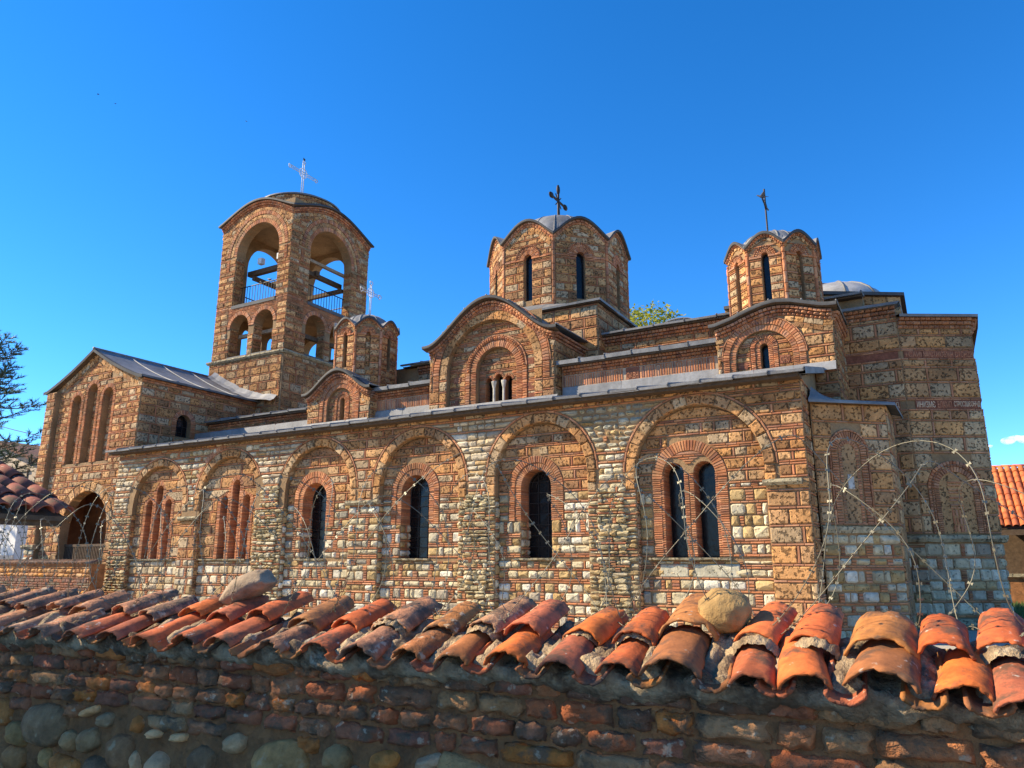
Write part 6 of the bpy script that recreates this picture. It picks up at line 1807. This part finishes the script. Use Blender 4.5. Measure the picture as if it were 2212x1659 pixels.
def build_rest(owner, loc):
    for kind, lst in PIECES.items():
        lst.sort(key=lambda t: -t[0])
        for sc_, part, verts, n, col in lst[:300]:
            cx = sum(v[0] for v in verts) / len(verts); cy_ = sum(v[1] for v in verts) / len(verts); cz = sum(v[2] for v in verts) / len(verts)
            o = obj_from(kind, [(v[0] - cx, v[1] - cy_, v[2] - cz) for v in verts], topo(n), M['wall_brick' if kind == 'brick' else 'boulder'], PART[part], False, col); o.location = (cx, cy_, cz)
        rest = lst[300:]
        if rest:
            V = []; F = []; Cc = []
            for sc_, part, verts, n, col in rest:
                b_ = len(V); V += verts; F += [tuple(i + b_ for i in f) for f in topo(n)]; Cc += [col] * len(verts)
            o = obj_from('far_' + kind + 's', V, F, M['boulder'], owner, False, Cc); o.location = -loc; o['kind'] = 'stuff'
build_rest(lowall, LWL); PIECES.clear()
def tile_mesh(L, r0, r1, thick, col):
    V = []; F = []; na = 8
    for side in (0, 1):
        for k in range(3):
            f = k / 2; r = r0 + (r1 - r0) * f - (thick if side else 0)
            for i in range(na + 1):
                a = -1.4 + 2.8 * i / na; V.append((r * math.sin(a), f * L, r * math.cos(a)))
    w = na + 1; B = 3 * w
    for k in range(2):
        for i in range(na):
            q = (k * w + i, k * w + i + 1, (k + 1) * w + i + 1, (k + 1) * w + i); F.append(q); F.append(tuple(B + x for x in q[::-1]))
    for i in range(na): F.append((i, B + i, B + i + 1, i + 1)); t = 2 * w; F.append((t + i, t + i + 1, B + t + i + 1, B + t + i))
    me = bpy.data.meshes.new('roof_tile'); me.from_pydata(V, [], F); me.polygons.foreach_set('use_smooth', [True] * len(me.polygons))
    at = me.attributes.new('col', 'FLOAT_COLOR', 'POINT'); at.data.foreach_set('color', [c for _ in V for c in (*col, 1)])
    return me
def tile_set(n, L, r0, r1, cols, mat):
    out = []
    for c in cols:
        me = tile_mesh(L, r0, r1, .014, c); me.materials.append(mat); out.append(me)
    return out
def put_tile(me, parent, loc, rot, off):
    o = bpy.data.objects.new('roof_tile', me); COL.objects.link(o); o.parent = parent; o.location = Vector(loc) - off; o.rotation_euler = rot; return o
yt = tile_set(3, .36, .085, .072, [(.26, .15, .10), (.30, .16, .09), (.22, .14, .10)], M['tile_old'])
x = -29.0
while x < -21.3:
    put_tile(rng.choice(yt), lowall, (x, 12.92, 1.56), (.28, 0, uni(-.05, .05)), LWL); x += .195

# ------------------------------------------------------------------ gate roof at the left edge
gate = thing('gate_shelter', 'small gate shelter with dull red barrel tile roof at the left edge', 'shelter', (-9.2, 4.0, 0))
GL = Vector(gate.location)
ang = math.atan(.43); tilt = math.atan(.10)
gt = tile_set(3, .40, .105, .09, [(.25, .068, .045), (.22, .065, .045), (.28, .08, .05)], M['tile'])
mb = MB()
def gp(a, y, e=0.0):      # a metres up the slope from the eave, y, e above the deck
    return Vector((-8.25 - a * math.cos(ang), y - a * .09, 2.13 + a * math.sin(ang) + e)) - GL
q = [gp(-.02, 3.2), gp(-.02, 4.66), gp(1.75, 4.66), gp(1.75, 3.2)]
mb.add(q + [p + Vector((0, 0, -.05)) for p in q], [(0, 1, 2, 3), (7, 6, 5, 4), (0, 4, 5, 1), (1, 5, 6, 2), (2, 6, 7, 3), (3, 7, 4, 0)])
mb.build('deck', M['wood'], gate)
for j in range(7):
    for k in range(5):
        y = 4.64 - j * .215
        p = gp(-.06 + k * .33, y, .03 + .012 * (k % 2))
        o = bpy.data.objects.new('roof_tile', rng.choice(gt)); COL.objects.link(o); o.parent = gate; o.location = p
        o.rotation_euler = (0, 0, 0)
        d = Vector((-math.cos(ang), -.09, math.sin(ang))).normalized(); xa = Vector((-.09, 1, 0)).normalized(); za = xa.cross(d) * -1
        if za.z < 0: za = -za
        xa = d.cross(za)
        o.rotation_euler = Matrix((xa, d, za)).transposed().to_euler()
for y in (3.3, 4.55):
    m2 = MB(); m2.box(-9.75 - GL.x, -9.60 - GL.x, y - .07 - GL.y, y + .07 - GL.y, 0, 2.68); m2.build('post', M['wood'], gate)
m2 = MB(); m2.box(-8.42 - GL.x, -8.30 - GL.x, 3.2 - GL.y, 4.68 - GL.y, 2.02, 2.12); m2.build('fascia', M['wood'], gate)
M['pad'] = stone_mat('pale_render', (.58, .56, .53), bump=.15, bs=10, vs=1.0, var=(.85, 1.1))

# ------------------------------------------------------------------ house beyond, at left
M['cream'] = stone_mat('cream_render', (.52, .42, .32), bump=.15, bs=10, vs=.8, var=(.85, 1.1))
M['shutter'] = stone_mat('roller_shutter', (.40, .33, .25), bump=.2, bs=30)
M['rooftile_far'] = stone_mat('far_roof_tiles', (.17, .085, .06), bump=.6, bs=8)
house = thing('house', 'cream rendered house with brown roof and chimney behind the pine tree', 'house', (-54, 28, .0))
HL = Vector(house.location)
mb = MB(); mb.add([Vector(p) - HL for p in [(-60, 26, 0), (-48.2, 26, 0), (-48.2, 26, 7.4), (-54.6, 26, 9.3), (-60, 26, 7.6), (-60, 36, 0), (-48.2, 36, 0), (-48.2, 36, 7.4), (-54.6, 36, 9.3), (-60, 36, 7.6)]],
                  [(0, 1, 2, 3, 4), (1, 6, 7, 2), (5, 0, 4, 9)]); mb.build('wall', M['cream'], house)
mb = MB()
for a, b_ in (((-47.7, 7.30), (-54.6, 9.38)), ((-54.6, 9.38), (-60.4, 7.5))):
    mb.add([Vector(p) - HL for p in [(a[0], 25.5, a[1]), (b_[0], 25.5, b_[1]), (b_[0], 36.4, b_[1]), (a[0], 36.4, a[1]), (a[0], 25.5, a[1] + .22), (b_[0], 25.5, b_[1] + .22), (b_[0], 36.4, b_[1] + .22), (a[0], 36.4, a[1] + .22)]],
           [(0, 3, 2, 1), (4, 5, 6, 7), (0, 1, 5, 4), (1, 2, 6, 5), (2, 3, 7, 6), (3, 0, 4, 7)])
rf = mb.build('roof', M['rooftile_far'], house)
mb = MB(); mb.box(-50.35 - HL.x, -49.6 - HL.x, 27 - HL.y, 27.7 - HL.y, 7.6, 8.75); mb.box(-50.45 - HL.x, -49.5 - HL.x, 26.9 - HL.y, 27.8 - HL.y, 8.75, 8.85); mb.box(-50.2 - HL.x, -50.05 - HL.x, 27.2 - HL.y, 27.5 - HL.y, 8.85, 9.1); mb.box(-49.9 - HL.x, -49.75 - HL.x, 27.2 - HL.y, 27.5 - HL.y, 8.85, 9.1); mb.build('chimney', M['cream'], rf)
for x0, z0 in ((-52.4, 5.6), (-56.3, 5.6), (-51.6, 2.2)):
    mb = MB(); mb.box(x0 - HL.x, x0 + 1.7 - HL.x, 25.93 - HL.y, 26.02 - HL.y, z0, z0 + 1.7); w_ = mb.build('window', M['shutter'], house)
    mb = MB(); mb.box(x0 - .12 - HL.x, x0 + 1.82 - HL.x, 25.85 - HL.y, 26.0 - HL.y, z0 + 1.7, z0 + 1.85); mb.build('lintel', M['cream'], w_)
annex = thing('annex', 'flat white rendered annex under the gate shelter at the left edge', 'building', (-44, 22, 0))
AL = Vector(annex.location)
mb = MB(); mb.box(-52 - AL.x, -39.2 - AL.x, 20 - AL.y, 25 - AL.y, 0, 4.4); mb.build('wall', M['pad'], annex)
mb = MB(); mb.box(-52.2 - AL.x, -39.0 - AL.x, 19.8 - AL.y, 25.2 - AL.y, 4.4, 4.6); mb.build('roof', M['rooftile_far'], annex)
mb = MB(); mb.box(-52 - AL.x, -39.15 - AL.x, 19.94 - AL.y, 20 - AL.y, 1.75, 1.95); mb.build('band', M['cream'], annex)

# power lines
for k, (a, b_) in enumerate((((-62, 25, 11.9), (-40, 27, 7.0)), ((-62, 25, 11.2), (-40, 27, 6.7)), ((-62, 25, 12.6), (-40, 27, 7.9)))):
    pts = []
    for i in range(13):
        f = i / 12; p = Vector(a).lerp(Vector(b_), f); p.z -= .5 * math.sin(math.pi * f); pts.append(p)
    mb = MB(); mb.tube(pts, .025, 4)
    o = tag(mb.build('power_line', M['iron'], None, True), ('middle', 'lowest', 'highest')[k] + ' of the black power lines sloping down behind the pine at left', 'cable', 'power lines at left'); recenter(o)

# ------------------------------------------------------------------ tile roofed building at the right edge
rb = thing('lodging', 'long low building with bright orange tile roof and dark porch at the right edge', 'building', (5, 31, .0))
RL = Vector(rb.location)
mb = MB(); mb.box(.9 - RL.x, 14 - RL.x, 32.2 - RL.y, 36 - RL.y, .3, 3.4); mb.build('wall', M['wood'], rb)
mb = MB(); mb.box(.9 - RL.x, 14 - RL.x, 30.4 - RL.y, 30.7 - RL.y, .3, 1.15); mb.build('porch_wall', M['wall_mortar'], rb)
mb = MB(); mb.box(.9 - RL.x, 14 - RL.x, 30.3 - RL.y, 30.8 - RL.y, 1.15, 1.25); mb.build('porch_sill', M['ledge'], rb)
for x in (1.1, 3.4, 5.7): 
    mb = MB(); mb.box(x - RL.x, x + .18 - RL.x, 30.42 - RL.y, 30.6 - RL.y, 1.25, 2.8); mb.build('post', M['wood'], rb)
sl = math.atan2(2.25, 3.0)
mb = MB(); mb.add([Vector(p) - RL for p in [(.5, 29.9, 2.72), (14, 29.9, 2.72), (14, 33.0, 5.02), (.5, 33.0, 5.02), (14, 36.2, 2.72), (.5, 36.2, 2.72)]], [(0, 1, 2, 3), (3, 2, 4, 5)]); mb.build('roof', M['rooftile_far'], rb)
mb = MB(); mb.box(.5 - RL.x, 14 - RL.x, 29.9 - RL.y, 30.0 - RL.y, 2.5, 2.7); mb.build('fascia', M['wood'], rb)
M['tile_new'] = stone_mat('orange_tile', rough=.75, bump=.2, bs=14, vs=3, var=(.75, 1.2), dist=.008)
rt = tile_set(4, .42, .105, .09, [(.60, .16, .05), (.52, .135, .045), (.64, .19, .065), (.46, .12, .05)], M['tile_new'])
n = 0
for i in range(23):
    x = 1.3 + i * .21
    for k in range(10):
        if n >= 240 and False: break
        s_ = k * .375
        o = bpy.data.objects.new('roof_tile', rng.choice(rt)); COL.objects.link(o); o.parent = rb
        o.location = Vector((x, 29.86 + s_ * math.cos(sl), 2.76 + s_ * math.sin(sl) + .012 * (k % 2))) - RL; o.rotation_euler = (sl, 0, 0); n += 1
for i in range(22):
    o = bpy.data.objects.new('ridge_tile', rng.choice(rt)); COL.objects.link(o); o.parent = rb; o.location = Vector((1.1 + i * .36, 33.0, 5.05)) - RL; o.rotation_euler = (0, 0, -math.pi / 2)

# ------------------------------------------------------------------ trees
M['bark'] = stone_mat('bark', (.11, .075, .05), bump=.9, bs=12, vs=3)
M['leafy'] = mat_leaf('yellow_green_leaf', (.16, .22, .02), (.44, .40, .05), .5)
M['needle'] = mat_leaf('pine_needle', (.045, .08, .035), (.12, .15, .065), .3)
tr = thing('tree', 'yellow green leafy tree top showing behind the central dome', 'tree', (-11.8, 34.0, .3))
mb = MB()
mb.tube([(0, 0, -.3), (.1, 0, 4), (-.1, .1, 8), (.05, 0, 12.0)], .28, 8, False, .25)
tips = []
for k in range(46):
    a = uni(0, 6.28); z0 = uni(6.5, 12.2); l = uni(.9, 2.3) * (1 - .35 * (z0 - 6.5) / 6)
    e = Vector((math.cos(a) * l, math.sin(a) * l, z0 + uni(.7, 2.4))); e.z = min(e.z, 13.75)
    mb.tube([(0, 0, z0), (e.x * .5, e.y * .5, (z0 + e.z) / 2 + .1), e], .05, 5, False, .2); tips.append(e)
    for q in range(3): tips.append(e + Vector((uni(-.5, .5), uni(-.5, .5), uni(-.5, .25))))
mb.build('trunk', M['bark'], tr, True)
V = []; F = []
for e in tips:
    for _ in range(48):
        c = e + Vector((rng.gauss(0, .26), rng.gauss(0, .26), rng.gauss(0, .22))); l = uni(.14, .26); d = Vector((uni(-1, 1), uni(-1, 1), uni(-.9, .3))).normalized(); s_ = d.cross(Vector((uni(-1, 1), uni(-1, 1), 1))).normalized() * l * .28; b_ = len(V)
        V += [c, c + d * l * .5 + s_, c + d * l, c + d * l * .5 - s_]; F.append((b_, b_ + 1, b_ + 2, b_ + 3))
obj_from('crown', V, F, M['leafy'], tr)
pn = thing('pine_tree', 'dark green pine tree reaching in from the left edge', 'tree', (-48.6, 21.0, .0))
mb = MB(); mb.tube([(0, 0, 0), (.15, 0, 6), (0, .1, 11), (0, 0, 16)], .34, 8, False, .1)
V = []; F = []
for k in range(92):
    z0 = 4 + 10.6 * (k / 92) + uni(-.2, .2); a = uni(0, 6.28) if rng.random() < .45 else uni(-.9, .35); l = (1.2 + 6.6 * ((16.4 - z0) / 12.4) ** .8) * uni(.72, 1.0)
    pts = [Vector((0, 0, z0))]
    for i in range(1, 8):
        f = i / 7; pts.append(Vector((math.cos(a) * l * f, math.sin(a) * l * f, z0 - .35 * l * .25 * math.sin(math.pi * f * .8) + .16 * l * f ** 2 + .12 * nz(k, f * 3))))
    mb.tube(pts, .07 * (l / 5), 5, False, .15)
    twigs = []
    for i in range(2, 8):
        p = pts[i]
        for s_ in (-1, 1):
            sd = Vector((-math.sin(a) * s_, math.cos(a) * s_, 0)); tl = l * .20 * (1.15 - i / 8) + .25
            e = p + sd * tl * uni(.7, 1.1) + Vector((math.cos(a), math.sin(a), 0)) * tl * .7 + Vector((0, 0, tl * uni(.15, .5))); twigs.append((p, e))
    twigs.append((pts[-2], pts[-1] + Vector((math.cos(a) * .2, math.sin(a) * .2, .3))))
    for p, e in twigs:
        mb.bar(p, e, .016, 4, .008)
        ax = (e - p)
        for i in range(42):
            f = .15 + .90 * (i / 41); q = p + ax * f; b_ = len(V)
            d = (ax.normalized() * .8 + Vector((uni(-1, 1), uni(-1, 1), uni(-.5, 1.0)))).normalized() * uni(.14, .30)
            w_ = d.cross(Vector((uni(-1, 1), uni(-1, 1), uni(-1, 1)))).normalized() * .019
            V += [q - w_, q + w_, q + d]; F.append((b_, b_ + 1, b_ + 2))
mb.build('trunk', M['bark'], pn, True)
obj_from('crown', V, F, M['needle'], pn)

# ------------------------------------------------------------------ birds
M['feather'] = stone_mat('dark_feather', (.02, .02, .022), rough=.55, bump=.2, bs=60)
M['pigeon'] = stone_mat('pigeon_feather', (.10, .10, .115), rough=.6, bump=.2, bs=60)
M['pale_feather'] = stone_mat('pale_feather', (.45, .42, .40), rough=.7, bump=.2, bs=60)
def bird(loc, heading, size, mat, label, wings=False, group=None, tiltx=0.0):
    st = [(-.50, .0, .015, .004), (-.34, .01, .05, .012), (-.16, .03, .085, .06), (0, .05, .115, .095), (.14, .085, .105, .10), (.24, .14, .07, .07), (.31, .19, .058, .058), (.37, .20, .045, .045), (.41, .19, .014, .016), (.46, .18, .003, .003)]
    V = []; n = 10
    rings = [[(x, w * math.cos(2 * math.pi * i / n), z + .1 + h * math.sin(2 * math.pi * i / n)) for i in range(n)] for x, z, w, h in st]
    vs, fs = loft(rings, True)
    mb = MB(); mb.add(vs, fs)
    for s_ in (-1, 1): mb.bar((.02, s_ * .035, .09), (.03, s_ * .035, -.02), .008, 4)
    if wings:
        for s_ in (-1, 1):
            mb.add([(.16, s_ * .07, .2), (.02, s_ * .30, .34), (-.10, s_ * .62, .30), (-.20, s_ * .42, .26), (-.18, s_ * .08, .16), (.16, s_ * .07, .185), (.02, s_ * .30, .325), (-.10, s_ * .62, .29), (-.20, s_ * .42, .25), (-.18, s_ * .08, .145)],
                   [(0, 1, 2, 3, 4), (9, 8, 7, 6, 5), (0, 5, 6, 1), (1, 6, 7, 2), (2, 7, 8, 3), (3, 8, 9, 4)])
    o = mb.build('bird', mat, None, True); o.data.transform(Matrix.Scale(size, 4)); o.location = loc; o.rotation_euler = (tiltx, 0, heading)
    return tag(o, label, 'bird', group)
bird((TC[0], TC[1], 18.96), 2.2, .42, M['feather'], 'black bird perched on top of the bell tower cross')
bird((-22.62, 19.3, 12.52), 2.6, .34, M['pigeon'], 'left and smaller looking of two pigeons on the belfry railing', False, 'pigeons on the belfry railing')
bird((-22.12, 19.3, 12.52), 2.9, .42, M['pigeon'], 'right and larger of two pigeons on the belfry railing', False, 'pigeons on the belfry railing')
bird((-2.83, 17.08, 10.12), 3.4, .30, M['pigeon'], 'grey bird with raised wings on the arm of the eastern dome cross', True)
for k, p in enumerate(((-91.43, 48.47, 62.4), (-90.67, 50.47, 61.92), (-80.64, 63.79, 63.52))):
    bird(p, 1.0 + k, .38, M['feather'], ('leftmost', 'middle', 'rightmost') [k] + ' of three tiny dark birds flying in the blue sky', True, 'birds in the sky')

# ------------------------------------------------------------------ small clouds low at right
m, nt, b, N, L = new_mat('cloud_vapour')
N.remove(b)
pv = N.new('ShaderNodeVolumePrincipled'); pv.inputs['Color'].default_value = (1, 1, 1, 1); pv.inputs['Anisotropy'].default_value = .2
tc_ = N.new('ShaderNodeTexCoord'); no = N.new('ShaderNodeTexNoise'); no.inputs['Scale'].default_value = .09; no.inputs['Detail'].default_value = 4.0
L.new(tc_.outputs['Object'], no.inputs['Vector'])
mr = N.new('ShaderNodeMapRange'); L.new(no.outputs['Fac'], mr.inputs[0]); mr.inputs[1].default_value = .36; mr.inputs[2].default_value = .62; mr.inputs[3].default_value = 0.0; mr.inputs[4].default_value = .16
L.new(mr.outputs[0], pv.inputs['Density']); L.new(pv.outputs[0], nt.nodes['Material Output'].inputs['Volume'])
M['cloud'] = m
def cloud(c, sx, sy, sz, label, seed):
    bm = bmesh.new(); r2 = random.Random(seed)
    for k in range(7):
        mt = Matrix.Translation((r2.uniform(-.75, .75) * sx, r2.uniform(-.4, .4) * sy, r2.uniform(-.15, .35) * sz)) @ Matrix.Diagonal((sx * r2.uniform(.3, .5), sy * r2.uniform(.4, .6), sz * r2.uniform(.4, .7), 1))
        bmesh.ops.create_icosphere(bm, subdivisions=2, radius=1.0, matrix=mt)
    me = bpy.data.meshes.new('cloud'); bm.to_mesh(me); bm.free(); me.materials.append(M['cloud'])
    o = bpy.data.objects.new('cloud', me); COL.objects.link(o); o.location = c
    rm = o.modifiers.new('r', 'REMESH'); rm.mode = 'VOXEL'; rm.voxel_size = sz * .12
    tag(o, label, 'cloud', 'small clouds low at right')
cloud((.083 * 1500, .988 * 1500, .131 * 1500 + 2), 24, 20, 10, 'larger white cloud low in the sky at the right edge', 4)
cloud((.052 * 1500, .99 * 1500, .126 * 1500 + 2), 13, 12, 5, 'small faint cloud between the apse and the larger cloud', 9)

# ------------------------------------------------------------------ row house added unseen behind the viewpoint, to shade the boundary wall
sh = thing('shading_house', 'plain rendered row house added unseen behind the viewpoint to shade the boundary wall', 'house', (-16, -5.5, 0))
SHF = Fr((0, -2.2, 0), FWA)
SHL = Vector(sh.location)
mb = MB(); q = [SHF.P(u, z, d) for z in (0, 8.6) for u, d in ((-27, 0), (-8.6, 0), (-8.6, 0) , (-27, 0))]
c4 = [(-19.5, 0.0), (-12.9, 0.0), (-12.9, 7.0), (-19.5, 7.0)]
vs = [Vector(SHF.P(u, z, d)) - SHL for z in (0, 10.0) for u, d in c4]
mb.add(vs, [(0, 1, 5, 4), (1, 2, 6, 5), (2, 3, 7, 6), (3, 0, 4, 7)]); mb.build('wall', M['cream'], sh)
e4 = [(-19.9, -.35), (-12.5, -.35), (-12.5, 7.4), (-19.9, 7.4)]
mb = MB(); vs = [Vector(SHF.P(u, 10.05, d)) - SHL for u, d in e4] + [Vector(SHF.P(-16.8, 11.7, 3.5)) - SHL, Vector(SHF.P(-15.6, 11.7, 3.5)) - SHL] + [Vector(SHF.P(u, 9.95, d)) - SHL for u, d in e4]
mb.add(vs, [(0, 1, 5, 4), (1, 2, 5), (2, 3, 4, 5), (3, 0, 4), (6, 7, 8, 9), (0, 6, 7, 1), (1, 7, 8, 2), (2, 8, 9, 3), (3, 9, 6, 0)]); mb.build('roof', M['rooftile_far'], sh)
for i in range(2):
    for z in (1.0, 3.8, 6.4):
        u = -18.6 + i * 2.9
        mb = MB(); vs = [Vector(SHF.P(a_, b_, d)) - SHL for d in (-.04, .02) for a_, b_ in ((u, z), (u + 1.1, z), (u + 1.1, z + 1.5), (u, z + 1.5))]
        mb.add(vs, [(3, 2, 1, 0), (0, 1, 5, 4), (1, 2, 6, 5), (2, 3, 7, 6), (3, 0, 4, 7)]); mb.build('window', M['glass'], sh)
